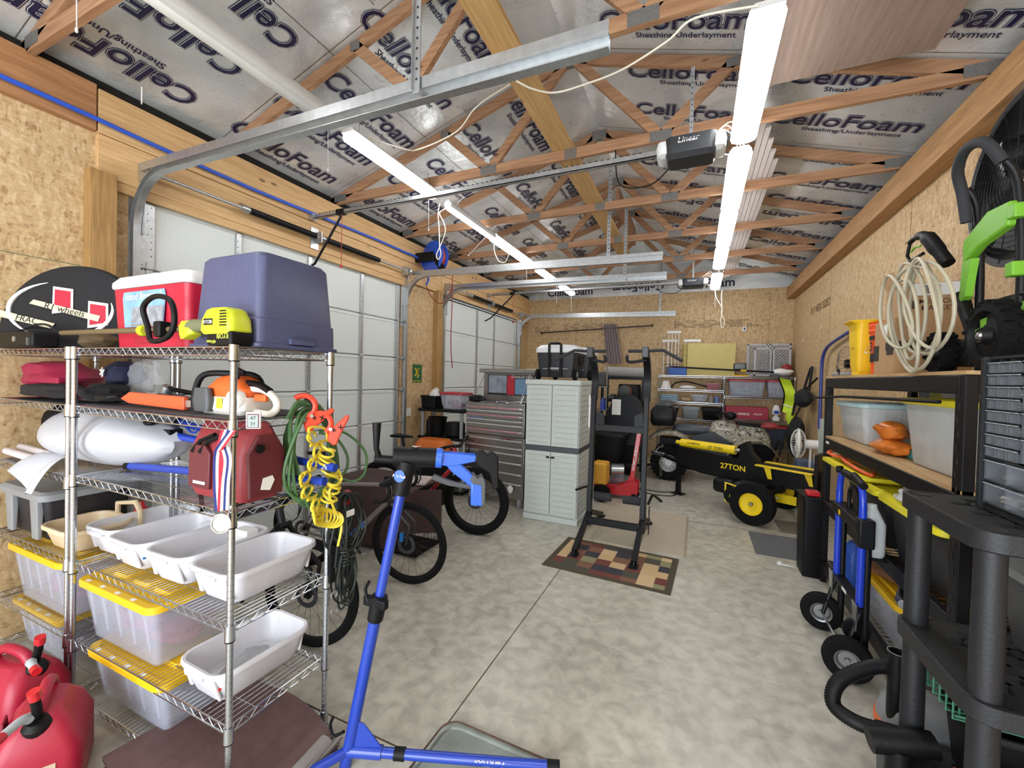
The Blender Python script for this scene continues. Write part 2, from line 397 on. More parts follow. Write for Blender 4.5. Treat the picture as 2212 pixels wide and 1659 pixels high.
struct('wall_back', B().box(WL-.09, WR+.09, Y1, Y1+.09, 0, 3.68), OSB)
wr = struct('wall_right', B().box(WR, WR+.09, 3.68, Y1, 0, 3.70).box(WR, WR+.09, Y0, 3.68, 0, 2.63).box(WR, WR+.09, Y0, 2.6, 2.63, 3.7), OSB)
struct('wall_front', B().box(WL-.09, -3.2, Y0-.09, Y0, 0, 3.7).box(1.2, WR+.09, Y0-.09, Y0, 0, 3.7).box(-3.2, 1.2, Y0-.09, Y0, 3.0, 3.7), OSB)
# doorway behind the camera added to brighten the foreground; the portal only guides sampling
pd = bpy.data.lights.new('added_doorway_portal', 'AREA'); pd.shape = 'RECTANGLE'; pd.size = 4.4; pd.size_y = 3.0; pd.cycles.is_portal = True
po_ = bpy.data.objects.new('added_doorway_portal', pd); sc.collection.objects.link(po_); po_.location = (-1.0, Y0-.05, 1.5); po_.rotation_euler = (PI/2, 0, 0)
# panel seams (thin dark gaps between sheets) and factory print
SEAM = M_('seam_dark_gap', '#4d3820', .9)
sb = B()
for y in (7.35, 4.9): sb.box(WR-.001, WR, y, y+.004, 0, 3.5)
struct('wall_right_seam', sb, SEAM)
sb = B()
for x in (-2.7, .1, 1.3): sb.box(x, x+.004, Y1-.001, Y1, 0, 3.6)
sb.box(WL, WR, Y1-.001, Y1, 2.44, 2.444); struct('wall_back_seam', sb, SEAM)
sb = B().box(WL, WL+.001, Y0, 1.45, 2.44, 2.444).box(WL, WL+.001, D1[1], 5.7, 2.44, 2.444); struct('wall_left_seam', sb, M_('green_panel_edge', '#4c6b4a', .8))
def osb_print(o, xd, n, seed, h=.045):
    rd = random.Random(seed); b = B(); xd = V(xd)
    for r in range(4):
        p = V(o) - Z*h*r*.9; k = 0
        while k < n:
            s = ''.join(rd.choice(['APA', 'RATED', 'SHEATHING', '24/16', 'SIZED FOR', 'SPACING', 'EXPOSURE 1', '7/16', 'PS 2-10', 'SPAN', 'HUD', 'THICKNESS']) for _ in range(1))
            b.text(s, h, p + xd*k, xd, Z, center=False, off=.006); k += len(s)*h*.72 + rd.choice([.03, .09])
    return b
struct('wall_back_printed_lettering', osb_print((-3.75, Y1-.003, 2.99), X, .5, 3).add([], []), INK)
b = osb_print((-3.0, Y1-.003, 3.03), X, 1.15, 4); b2 = osb_print((-.5, Y1-.003, 3.03), X, 1.5, 5); b.add(b2.v, b2.f)
struct('wall_back_factory_lettering', b, INK)
b = osb_print((WL+.003, -.9, 2.62), Y, 1.75, 6, .06); struct('wall_left_factory_lettering', b, INK)
b = B().text('PLY VEEX SIZED', .16, (WR-.003, 7.9, 2.96), -Y, Z, off=.01); struct('wall_right_factory_lettering', b, M_('faded_print', '#6d5233', .9))

# ceiling: foil faced foam on the roof slopes, gable and ridge
def slope_pt(side, s, y, up=0.):
    """s metres up-slope from the eave; side -1 left, +1 right"""
    c, n_ = math.cos(TH), math.sin(TH)
    if side < 0: return V((WL-.05 + s*c, y, EAVE-.02 + s*n_)) + V((n_, 0, -c))*up
    return V((2*RIDGE_X-WL+.05 - s*c, y, EAVE-.02 + s*n_)) + V((-n_, 0, -c))*up
SLEN = (RIDGE_X-WL+.05)/math.cos(TH)
cl = B()
for sd in (-1, 1):
    a, b_, c, d = slope_pt(sd, -.25, Y0), slope_pt(sd, SLEN, Y0), slope_pt(sd, SLEN, Y1+.2), slope_pt(sd, -.25, Y1+.2)
    up = V((0, 0, .08)); cl.add([a, b_, c, d, a+up, b_+up, c+up, d+up], [(0, 1, 2, 3), (7, 6, 5, 4), (0, 4, 5, 1), (1, 5, 6, 2), (2, 6, 7, 3), (3, 7, 4, 0)])
ceil = struct('ceiling', cl, FOIL)
g = B().add([(WL-.1, Y1+.06, 3.6), (WR+.2, Y1+.06, 3.6), (WR+.2, Y1+.06, 3.85), (RIDGE_X, Y1+.06, RIDGE+.07), (WL-.1, Y1+.06, 3.85)], [(0, 1, 2, 3, 4)])
struct('wall_gable', g, FOIL)
EV = M_('painted_soffit_shade', '#15130f', .9)  # eave boards added against light leaks; near-black paints in the unlit gap
struct('wall_left_eave_blocker', B().box(WL-.12, WL-.02, Y0, Y1+.1, 3.1, 3.95), EV)
struct('wall_right_eave_blocker', B().box(WR+.02, WR+.12, Y0, Y1+.1, 3.66, 3.95), EV)
g = B().add([(WL-.1, Y0, 3.6), (WR+.2, Y0, 3.6), (WR+.2, Y0, 3.85), (RIDGE_X, Y0, RIDGE+.07), (WL-.1, Y0, 3.85)], [(4, 3, 2, 1, 0)])
struct('wall_gable_front', g, FOIL)
# tape seams between foam sheets
b = B()
def slab(b, sd, s0, s1, y0, y1, up):
    b.add([slope_pt(sd, s0, y0, up), slope_pt(sd, s1, y0, up), slope_pt(sd, s1, y1, up), slope_pt(sd, s0, y1, up)], [(0, 1, 2, 3)])
for y in np.arange(-1.3, 9.8, 1.22):
    for sd in (-1, 1): slab(b, sd, 0, SLEN, y, y+.005, .002)
for sd in (-1, 1):
    slab(b, sd, 1.42, 1.426, Y0, Y1, .002)
obj('seam', b, M_('dark_seam', '#55524c', .6), ceil)
# printed lettering on the foam facing
b = B(); rd = random.Random(11); c_, s_ = math.cos(TH), math.sin(TH)
def logo(o, xd, yd, size):
    o, xd, yd = V(o), V(xd), V(yd); nn = xd.cross(yd)
    b.mat(0).text('CelloFoam', size, o, xd, yd, off=.045, sx=1.02, shear=.12)
    b.mat(1).text('CelloFoam', size, o+nn*.0015, xd, yd, off=.028, sx=1.02, shear=.12)
    b.mat(0).text('CelloFoam', size, o+nn*.003, xd, yd, off=.012, sx=1.02, shear=.12)
    b.mat(0).text('Sheathing/Underlayment', size*.3, o-yd*size*.62+xd*size*.35, xd, yd, off=.012)
def small(o, xd, yd):
    o, xd, yd = V(o), V(xd), V(yd)
    for i in range(7):
        b.mat(0).text(rd.choice(['foam sheathing must be installed', 'with the printed side facing out', 'keep away from open flame', 'see the current installation sheet', 'expanded polystyrene insulation']), .018, o-yd*i*.024, xd, yd, off=.0)
LU, LD = V((c_, 0, s_)), V((-c_, 0, -s_))
RD, RU = V((c_, 0, -s_)), V((-c_, 0, s_))
for i, s in enumerate((.30, .78, 1.26, 1.85, 2.4)):
    y = -1.6 + rd.uniform(0, .5)
    while y < 9.4:
        flip = y < 2.2
        yy = y if not flip else y
        if flip: logo(slope_pt(-1, s, yy, .004), -Y, LD, .25)
        else: logo(slope_pt(-1, s, yy, .004), Y, LU, .25)
        if i % 2: small(slope_pt(-1, s+.22, yy+.75, .004), Y, LU)
        y += 1.42
y = -1.2
while y < 9.6:
    flip = rd.random() < .35
    for s in (.62, 2.0):
        s2 = s + rd.uniform(-.12, .12)
        if flip: logo(slope_pt(1, s2, y, .004), RU, Y, .25)
        else: logo(slope_pt(1, s2, y, .004), RD, -Y, .25)
    small(slope_pt(1, 1.35, y+.1, .004), RD, -Y)
    y += .56
obj('printed_lettering', b, [NAVY, FOIL], ceil)
g = B(); 
for x, f in ((-2.9, 1), (-1.3, -1), (.1, 1)):
    g.text('CelloFoam', .26, (x, Y1+.055, 3.86), X*f, Z*f, off=.02)
struct('wall_gable_printed_lettering', g, NAVY)

# trusses
PLATE = M_('truss_plate_steel', '#7d7a76', .5, .6, bump=.4, scale=60)
TY = [-1.28, -.05, 1.19, 2.42, 3.64, 4.87, 6.10, 7.33, 8.56]
xl, xr = WL-.1, 2*RIDGE_X-WL+.1
CH = .089; ZB = 3.70
def tz(x): return EAVE-.02 + SL*((x-WL+.05) if x < RIDGE_X else (2*RIDGE_X-WL+.05-x)) - .06
for i, ty in enumerate(TY):
    t = bpy.data.objects.new('truss_beam', None); sc.collection.objects.link(t); t.location = (RIDGE_X, ty, ZB); t['kind'] = 'structure'
    obj('bottom_chord', B().beam((xl, ty, ZB+CH/2), (xr, ty, ZB+CH/2), .038, CH), LUMX, t)
    for sx in (-1, 1):
        e = xl if sx < 0 else xr
        obj('top_chord', B().beam((e, ty, tz(e)), (RIDGE_X, ty, tz(RIDGE_X)), .038, CH), LUMX, t)
        n1 = (RIDGE_X+sx*.79, ty, ZB+CH/2); q = RIDGE_X+sx*1.30
        obj('web', B().beam(n1, (q, ty, tz(q)), .038, .08), LUMX, t)
        obj('web', B().beam(n1, (RIDGE_X+sx*.04, ty, tz(RIDGE_X)-.02), .038, .08), LUMX, t)
        for px_, pz, w_, h_ in ((n1[0], n1[2], .17, .085), (q, tz(q), .09, .07), (e+sx*-.22, ZB+.06, .18, .08)):
            obj('gusset_plate', B().cbox((px_, ty, pz), (w_, .043, h_)), PLATE, t)
    obj('gusset_plate', B().cbox((RIDGE_X, ty, tz(RIDGE_X)-.02), (.16, .043, .1)), PLATE, t)
    obj('gusset_plate', B().cbox((RIDGE_X+.03, ty, ZB+CH/2), (.11, .043, .085)), PLATE, t)
# headers, plates, posts
struct('header_beam', B().box(WL, WL+.04, 1.52, 5.85, 3.10, 3.39).box(WL, WL+.045, 1.52, 5.85, 3.395, 3.70), LUMY, bevel=.003)
struct('header_beam', B().box(WL, WL+.04, 5.86, Y1, 3.10, 3.39).box(WL, WL+.045, 5.86, Y1, 3.395, 3.70), LUMY, bevel=.003)
struct('header_beam', B().box(WL, WL+.045, Y0, 1.51, 3.40, 3.72), wood('dark_header_lumber', '#93653f', '#b58459', axis=1), bevel=.003)
struct('jamb_trim', B().box(WL, WL+.03, 1.62, 5.1, 3.03, 3.10), LUMY)
struct('plate_beam', B().box(WR-.14, WR, Y0, Y1, 3.43, 3.66), wood('plate_lumber', '#9a7045', '#b98d5d', axis=1), bevel=.003)
for y in (1.46, 5.70): struct('door_pillar', B().box(WL, WL+.09, y, y+.15, 0, 3.12), LUMZ, bevel=.004)
struct('ridge_beam', B().box(RIDGE_X-.02, RIDGE_X+.02, 6.1, 7.9, 4.2, 4.5), LUMX)
struct('brace_beam', B().beam((-1.16, .6, 3.81), (-1.16, 7.0, 3.81), .19, .035), PINE)
obj_p = at(2120, 0, z=3.80); 
struct('storage_partition', B().box(.26, 1.26, -.6, 3.36, 3.792, 3.81), wood('weathered_plywood', '#8a7568', '#a08b80', axis=1, knots=False))
# ---------------------------------------------------------------- garage doors, tracks, openers
DOORW = M_('ivory_door_skin', '#d9dfdd', .45, bump=.06, scale=70)
def garage_door(n, y0, y1, stiles):
    d = bpy.data.objects.new('door_%d' % n, None); sc.collection.objects.link(d); d.location = (WL, (y0+y1)/2, 0); d['kind'] = 'structure'
    obj('light_blocking_sheet', B().box(WL-.085, WL-.061, y0-.02, y1+.02, 0, 3.08), M_('dark_backing', '#4a4b48', .9), d)  # added sheet stops daylight showing between the door panels
    zs = [0, .533, 1.067, 1.524, 1.981, 2.515, 3.048]
    for a, b_ in zip(zs, zs[1:]):
        p = B().box(WL-.06, WL-.03, y0+.02, y1-.02, a+.004, b_-.004)
        obj('door_panel', p, DOORW, d, bevel=.004)
        r = B().box(WL-.03, WL-.025, y0+.02, y1-.02, b_-.045, b_-.012).box(WL-.03, WL-.026, y0+.02, y1-.02, a+.012, a+.03)
        obj('stiffening_rib', r, DOORW, d, bevel=.002)
        for yy in stiles:
            w_ = .075 if yy in (y0+.07, y1-.07) else .05
            st = B().box(WL-.03, WL-.008, yy-w_/2, yy+w_/2, a+.01, b_-.01)
            so = obj('hinge_stile', st, GALV, d, bevel=.003)
            hp = B().cyl((WL-.006, yy-.03, b_), (WL-.006, yy+.03, b_), .009, 8).box(WL-.01, WL-.003, yy-.022, yy+.022, b_-.05, b_+.05)
            if b_ < 3: obj('hinge', hp, GALV, d)
            holes = B()
            for k in range(9):
                z = a+.05+k*(b_-a-.1)/8; holes.lathe([(0, 0), (.005, 0)], (WL-.0075, yy+rd.choice([-.012, .012]), z), X, 6)
            obj('punched_hole_pattern', holes, INK, so)
        if b_ < 3.04:
            for yy in (y0+.0, y1-.0):
                obj('roller_bracket', B().cyl((WL+.01, yy-.045, b_), (WL+.01, yy+.045, b_), .008, 8).cyl((WL+.02, yy-.012, b_), (WL+.02, yy+.012, b_), .022, 12), GALV, d)
    return d
garage_door(1, *D1, [D1[0]+.07, 2.55, 3.34, 4.13, D1[1]-.07])
garage_door(2, *D2, [D2[0]+.07, 7.2, 7.95, D2[1]-.07])
def track(y, zc, xe, s, strap, label, lip=.0):
    """vertical track, quarter bend and horizontal track with its angle and hanger strap"""
    t = thing('door_track', label, 'garage door track', (WL+.03, y, 0), group=None)
    x0 = WL+.035; R = .38; zt = zc-.02
    pts = [(x0, y, .02), (x0, y, zt-R)] + [(x0+R-R*math.cos(a), y, zt-R+R*math.sin(a)) for a in [k*PI/16 for k in range(1, 9)]] + [(xe, y, zt-.06)]
    prof = [(-.028, .012), (-.028, -.012), (.028, -.012), (.028, .012), (.024, .012), (.024, -.008), (-.024, -.008), (-.024, .012)]
    pts = [V(p) for p in pts]; vs = []; m = len(prof)
    for i, p in enumerate(pts):
        a, c = pts[max(0, i-1)], pts[min(len(pts)-1, i+1)]; d_ = (c-a).normalized(); nx = d_.cross(Y)
        vs += [p + nx*u_ + Y*(v_*s*2) for u_, v_ in prof]
    fs = [(i*m+j, i*m+(j+1) % m, (i+1)*m+(j+1) % m, (i+1)*m+j) for i in range(len(pts)-1) for j in range(m)]
    obj('track_rail', B().add(vs, fs), GALV, t, ang=30)
    obj('track_angle', B().beam((WL+.12, y+s*.022, zt+.045), (xe, y+s*.022, zt-.005), .005, .058).beam((WL+.12, y+s*.008, zt+.030), (xe, y+s*.008, zt-.022), .034, .005), GALV, t)
    obj('flag_bracket', B().box(WL-.0, WL+.004, y-s*.02-.05, y-s*.02+.05, 2.45, 3.25).box(WL, WL+.1, y-.003-s*.03, y+.003-s*.03, 2.75, 3.2), GALV, t)
    hb = B()
    for z in np.arange(2.5, 3.2, .06): hb.lathe([(0, 0), (.008, 0)], (WL+.0045, y-s*.02+.02, z), X, 8)
    obj('slot_hole', hb, INK, t)
    for z in (.6, 1.4, 2.2):
        obj('track_bracket', B().box(WL, WL+.03, y-s*.01-.015, y-s*.01+.015, z, z+.08), GALV, t)
    if strap:
        h = B().box(strap-.018, strap+.018, y-.003+s*.035, y+.003+s*.035, zt-.05, 4.25).box(strap-.021, strap-.018, y-.02+s*.035, y+.02+s*.035, zt-.03, 4.25)
        ho = obj('perforated_hanger', h, GALV, t)
        hh = B()
        for z in np.arange(zt+.02, 4.2, .05): hh.lathe([(0, 0), (.007, 0)], (strap, y+s*.035-.0036*1, z), -Y, 8)
        obj('hole', hh, INK, ho)
    return t
track(1.74, 3.20, -.37, -1, -1.31, 'galvanised door track nearest the camera, curving over the wide white garage door')
track(4.95, 3.19, -.39, 1, -1.0, 'galvanised door track bending off the far edge of the nearer garage door', )
track(5.92, 3.19, -.41, -1, -.95, 'galvanised door track at the near edge of the smaller far garage door')
track(9.22, 3.19, -.44, 1, -.75, 'galvanised door track running along the back wall above the hanging drapes')
obj('red_tip', B(), RED) if False else None
def torsion(y0, y1, label):
    t = thing('torsion_shaft', label, 'garage door spring', (WL+.12, (y0+y1)/2, 3.22))
    obj('shaft', B().cyl((WL+.12, y0-.05, 3.22), (WL+.12, y1+.05, 3.22), .013, 12), GALV, t)
    ym = (y0+y1)/2
    for a, b_ in ((y0+.75, ym-.05), (ym+.05, y1-.62)):
        n = int((b_-a)/.012); pr = [(.03+.0022*(k % 2), (b_-a)*k/n) for k in range(n+1)]
        obj('torsion_spring', B().lathe([(0, 0)]+pr+[(0, b_-a)], (WL+.12, a, 3.22), Y, 14), BLACK, t)
        obj('winding_cone', B().lathe([(0, -.04), (.026, -.04), (.033, 0), (.033, .03), (.02, .05), (0, .05)], (WL+.12, a-.01, 3.22), Y, 14), GALV, t)
    for yy in (y0+.02, y1-.02):
        obj('cable_drum', B().lathe([(0, -.025), (.05, -.025), (.055, -.02), (.045, 0), (.055, .02), (0, .025)], (WL+.12, yy, 3.22), Y, 20), GALV, t)
        obj('end_bearing_plate', B().box(WL+.05, WL+.16, yy-.05, yy-.046, 3.15, 3.28), GALV, t)
    obj('centre_bracket', B().box(WL+.05, WL+.16, ym-.004, ym+.004, 3.16, 3.28).box(WL+.046, WL+.05, ym-.05, ym+.05, 3.1, 3.33), GALV, t)
torsion(*D1, 'black torsion spring shaft above the nearer white garage door')
torsion(*D2, 'black torsion spring shaft above the far white garage door')
def opener(y, xh, zr, label, xa):
    t = thing('garage_door_opener', label, 'garage door opener', (xh, y, zr))
    r = B().box(WL+.06, xh-.15, y-.019, y+.019, zr-.02, zr-.014).box(WL+.06, xh-.15, y-.019, y-.015, zr-.02, zr+.02).box(WL+.06, xh-.15, y+.015, y+.019, zr-.02, zr+.02)
    obj('opener_rail', r, GALV, t)
    n = 70; ch = B()
    for k in range(n):
        x = WL+.2+(xh-.3-WL-.2)*k/n; ch.cbox((x, y-.008, zr+.024), (.022, .008, .012))
    obj('drive_chain', ch, BLACK, t)
    obj('header_bracket', B().box(WL+.045, WL+.12, y-.03, y+.03, zr-.03, zr+.03), GALV, t)
    arm = B().tube([(xa, y, zr-.02), (xa-.02, y, zr-.06), (WL+.13, y, 2.92), (WL+.0, y, 2.86)], .013, 6)
    arm.cbox((xa, y, zr), (.1, .06, .05)); obj('door_arm', arm, BLACK, t)
    obj('release_cord', B().tube([(xa+.02, y-.01, zr), (xa+.02, y-.01, zr-.55)], .003, 6), M_('red_cord', '#a53a2c', .8), t)
    obj('release_pull', B().blob((xa+.02, y-.01, zr-.57), (.015, .01, .018)), RED, t)
    cx, cz = xh, zr-.01
    body = B().loft([(.30, .17, .03, -.09), (.33, .23, .05, -.06), (.34, .25, .05, .02), (.33, .24, .04, .055)], (cx, y, cz))
    obj('motor_housing', body, M_('charcoal_housing', '#2e3034', .45), t, ang=30)
    for s in (-1, 1):
        L = B()
        L.loft([(.03, .13, .01, -.065, 0, 0), (.10, .20, .045, -.045, 0, 0), (.11, .21, .045, .01, 0, 0), (.09, .19, .03, .045, 0, 0)], (cx+s*.175, y, cz))
        obj('light_lens', L, M_('white_lens_cover', '#dfe2e2', .3), t, ang=30)
    obj('lettering', B().text('Linear', .055, (cx-.01, y-.1245, cz+.02), X, Z, off=.01, shear=.15), WHITEP, t)
    mb = B().box(cx-.11, cx+.11, y-.035, y+.035, cz+.055, cz+.06)
    for k in range(2): mb.box(cx-.012+.0*k, cx+.012, y-.003+(.03 if k else -.03), y+.003+(.03 if k else -.03), cz+.06, 3.98 if k == 0 else cz+.08)
    mo = obj('mounting_strap', mb, GALV, t)
    hh = B()
    for z in np.arange(cz+.1, 3.95, .04): hh.lathe([(0, 0), (.005, 0)], (cx, y-.0335, z), -Y, 7)
    obj('hole', hh, INK, mo)
    wr_ = B()
    for k in range(3): wr_.tube(spline([(cx+.1, y+.06, cz+.055), (cx+.2+.03*k, y+.05, cz+.13+.02*k), (cx+.30+.02*k, y+.04, cz+.02-.03*k), (cx+.26, y+.09, cz-.04), (cx+.18, y+.1, cz)], 6), .004, 6)
    obj('loose_wiring', wr_, M_('cream_wire', '#ddd6c4', .6), t)
    obj('power_cord', B().tube(spline([(cx-.14, y+.1, cz-.05), (cx-.3, y+.2, cz-.12), (cx-.55, y+.3, cz-.03), (cx-.6, y+.33, cz+.28)], 8), .005, 6), BLACK, t)
    return t
oy = 3.28
p = at(1492, 322, y=oy)
opener(oy, p.x, 3.42, 'dark garage door opener with white lenses hanging near the pair of bright tube lights', -3.45)
opener(7.5, at(1497, 612, y=7.5).x, 3.38, 'small far garage door opener hanging before the back gable', -3.35)

# ---------------------------------------------------------------- light fixtures
LENS = bpy.data.materials.new('lit_lens'); LENS.use_nodes = True
_b = LENS.node_tree.nodes['Principled BSDF']; _b.inputs['Base Color'].default_value = (1, 1, 1, 1)
_b.inputs['Emission Color'].default_value = (.97, .98, 1, 1); _b.inputs['Emission Strength'].default_value = LAMP
def fixture(name, x, ya, yb, z, label, lit=True, tilt=0., wd=.13, grp=None):
    ym, L = (ya+yb)/2, yb-ya
    t = thing(name, label, 'shop light', (x, ym, z), rot=(0, tilt, 0), group=grp)
    h = L/2
    obj('reflector_housing', B().add([(-wd*.35, -h, .07), (wd*.35, -h, .07), (wd*.5, -h, .038), (-wd*.5, -h, .038), (-wd*.35, h, .07), (wd*.35, h, .07), (wd*.5, h, .038), (-wd*.5, h, .038)],
        [(0, 3, 2, 1), (4, 5, 6, 7), (0, 1, 5, 4), (1, 2, 6, 5), (2, 3, 7, 6), (3, 0, 4, 7)]), M_('white_enamel', '#d9dadb', .4), t, local=True)
    obj('diffuser', B().loft([(wd*.6, L-.05, .02, -.026), (wd*1.0, L-.03, .02, -.010), (wd*1.12, L-.02, .02, .014), (wd*1.02, L-.02, .02, .038)], (0, 0, 0)), LENS if lit else M_('unlit_diffuser', '#cfcfca', .4), t, local=True)
    for yy in (-h+.12, h-.12):
        obj('hanging_chain', B().tube([(0, yy, .05), (0, yy, .2)], .004, 6), GALV, t, local=True)
    obj('pull_cord', B().tube([(.0, -h+.2 if False else h-.1, -.02), (.01, h-.1, -.36)], .002, 5).blob((.01, h-.1, -.37), (.006, .006, .012)), BINW, t, local=True)
    return t
LX, RX, LZ = -2.57, .27, 3.60
SL1 = ['nearest lit tube light of the row above the wide garage door', 'thin tilted lit tube light second in the row above the wide door', 'lit tube light third along the row over the doors',
       'fourth lit tube light over the doors, beyond the blue reel', 'smallest lit tube light at the far end of the row over the doors']
for (ya, yb), lb, tl, wd in zip(((2.49, 3.68), (3.90, 5.00), (5.07, 6.37), (6.81, 7.95), (8.16, 8.98)), SL1, (0, .9, 0, 0, 0), (.13, .10, .13, .13, .13)):
    fixture('tube_light', LX, ya, yb, LZ, lb, tilt=tl, wd=wd, grp='hanging tube lights')
SR1 = ['largest lit tube light, hanging beside the plywood loft sheet', 'lit tube light behind the opener, second from the plywood loft sheet', 'lit tube light third in the row near the white trim boards', 'short looking lit tube light fourth in the row toward the back wall', 'farthest lit tube light of the row, with a knotted white cord under it']
for (ya, yb), lb in zip(((2.45, 3.68), (3.87, 5.10), (5.19, 6.40), (6.57, 7.61), (8.1, 9.25)), SR1):
    fixture('tube_light', RX, ya, yb, LZ, lb, wd=.16, grp='hanging tube lights')
fixture('tube_light', LX, 1.16, 2.40, LZ+.02, 'unlit grey tube light hanging near the eave, end on to the lit row', lit=False)
for x, nx in ((LX, 'over the doors'), (RX, 'on the loft side')):
    for ya, ny in ((-.2, 'next'), (-1.8, 'last')):
        fixture('tube_light', x, ya, ya+1.22, LZ, 'lit tube light behind the camera %s, %s to the added doorway' % (nx, ny), grp='tube lights out of the picture')
CORD = M_('cream_cord', '#e4dfcf', .6)
def cord(name, pts, r, m, label, n=8, cat='cord'):
    name = 'hanging_rope' if name == 'hanging_cord' else name
    return solo(name, B().tube(spline(pts, n), r, 6), m, label, cat)
q = at(950, 440, y=3.95)
cord('hanging_cord', [V((LX, 3.95, LZ-.0)), q+V((.0, 0, -.10)), q+V((.06, 0, -.22)), q+V((.08, 0, -.33)), q+V((.02, 0, -.47)), q+V((-.03, 0, -.57)), q+V((0, 0, -.62)), q+V((.03, 0, -.56)), q+V((.01, 0, -.47)), q+V((-.0, 0, -.3)), q+V((-.02, 0, -.1)), q], .006, CORD, 'white looped cord dangling in front of the blue hose reel')
q = at(1065, 520, y=5.12)
cord('hanging_cord', [V((LX, 5.12, LZ-.02)), q+V((.02, 0, -.12)), q+V((.09, 0, -.28)), q+V((.20, 0, -.3)), q+V((.26, 0, -.14))], .006, CORD, 'short white cord swagging under the tube light beyond the blue reel')
q = at(1548, 628, y=9.2)
cord('hanging_cord', [V((RX, 9.2, LZ-.02)), q+V((0, 0, -.14)), q+V((.10, 0, -.33)), q+V((.10, 0, -.45)), q+V((.16, 0, -.62)), q+V((.12, 0, -.74)), q+V((.09, 0, -.6)), q+V((.11, 0, -.4)), q+V((.09, 0, -.12)), q+V((.1, 0, .0))], .009, CORD, 'knotted white cord dangling before the back wall')
cord('ceiling_wire', [at(1115, 175, y=2.42), at(1150, 192, y=2.5), at(1200, 200, y=2.6), at(1270, 180, y=2.6), at(1345, 150, y=2.5), at(1440, 90, y=2.4), at(1500, 40, y=2.35), at(1640, 12, y=2.3)], .006, CORD, 'cream wire sagging between the first truss and the largest light', cat='wire')
cord('ceiling_wire', [at(770, 290, z=3.72), at(870, 320, z=3.74), at(905, 322, z=3.8), at(985, 285, z=3.8), at(1030, 230, z=3.8), at(1105, 180, z=3.8)], .006, CORD, 'cream wire looping above the nearest light over the doors', cat='wire')
solo('light_pull_ring', B().tube(spline([(-3.05, 1.38, 3.4), (-3.05, 1.38, 3.3)], 2), .003, 6).tube(arc(at(240, -2, y=1.4), .1, 0, 350, 20, X, Y), .005, 6, closed=True), CORD, 'white pull ring and cord hanging at the eave corner', 'pull cord')

# ---------------------------------------------------------------- conduit, air pipe, reel
BPIPE = M_('blue_pipe', '#2a55c4', .35, coat=.3)
py = [(WL+.075, y, z) for y, z in ((-.5, 3.48), (1.3, 3.47), (1.75, 3.46), (2.6, 3.45), (3.4, 3.47), (4.3, 3.49), (4.85, 3.49))] + [at(905, 560, x=WL+.1), at(925, 600, x=WL+.1), at(921, 615, x=WL+.1)]
solo('compressed_air_pipe', B().tube(spline(py, 6), .016, 10), BPIPE, 'blue air pipe running along the header above the wide garage door', 'air pipe')
t = thing('hose_reel', 'blue steel hose reel with red hose mounted between the two garage doors', 'hose reel', (WL+.2, 5.3, 3.2))
c = at(940, 557, x=WL+.32)
for dy in (-.07, .07): obj('reel_flange', B().lathe([(0, -.006), (.225, -.006), (.235, 0), (.225, .006), (0, .006)], c+Y*dy, (.25, 1, 0), 40), BPIPE, t)
obj('hose_winding', B().lathe([(0, -.06), (.17, -.06), (.185, -.03), (.175, 0), (.185, .03), (.17, .06), (0, .06)], c, (.25, 1, 0), 36), M_('red_hose', '#8c2f28', .6), t)
obj('mounting_arm', B().box(WL+.05, c.x+.05, c.y-.13, c.y-.1, c.z-.08, c.z+.06), BLACK, t, bevel=.008)
obj('guide_arm', B().beam(c+V((.05, -.1, 0)), c+V((.22, -.1, -.24)), .09, .02, up=Y), BLACK, t)
obj('inlet_fitting', B().cyl(c+V((.18, -.1, -.22)), c+V((.26, -.1, -.28)), .02, 10), GALV, t)
q = at(975, 600, y=5.3)
solo('air_hose', B().tube(spline([at(921, 618, x=WL+.1), at(935, 645, x=WL+.12), at(955, 655, y=5.5), at(975, 625, y=5.5), at(977, 590, y=5.4), at(977, 640, y=5.4), at(974, 740, y=5.4), at(977, 795, y=5.4)], 8), .007, 8), M_('red_hose', '#8c2f28', .6), 'red air hose hanging from the reel in front of the far garage door', 'air hose')
t = solo('warning_sign', B().box(WL, WL+.003, at(891, 800, x=WL).y, at(911, 800, x=WL).y, 1.62, 1.9), M_('green_sign', '#215c3a', .5), 'green sign with a yellow figure on the pier between the doors', 'sign')
c = at(901, 808, x=WL+.005)
s = B().text('X', .16, c+Z*.03, Y, Z, off=.03).text('i', .2, c+Z*.01+Y*.02, Y, Z, off=.03).text('NOW TODAY', .035, c-Z*.11, Y, Z, off=.01)
obj('sign_print', s, M_('yellow_print', '#d8c02c', .5), t)
t = solo('wall_outlet', B().box(WL, WL+.006, at(877, 880, x=WL).y, at(884, 880, x=WL).y+.04, 1.12, 1.24), WHITEP, 'white outlet low on the pier beside the door track', 'outlet', bevel=.002)
o = at(1608, 711, y=Y1)
t = solo('outlet_box', B().box(o.x-.035, o.x+.035, Y1-.03, Y1, o.z-.05, o.z+.05), WHITEP, 'white outlet on the back wall below the printed line', 'outlet', bevel=.003)
obj('socket', B().box(o.x-.015, o.x+.015, Y1-.032, Y1-.03, o.z-.03, o.z+.03), DGREY, t)
# white trim boards lying on the bottom chords
for k in range(5):
    solo('trim_board', B().beam((.42+.045*k, 3.7+.2*k, 3.80+.0*k), (.40+.045*k, 9.3-.1*k, 3.80), .04, .016), M_('dull_white_trim', '#b5aca6', .6),
         'long white trim board lying across the truss chords', 'board', 'white trim boards stored on the trusses')
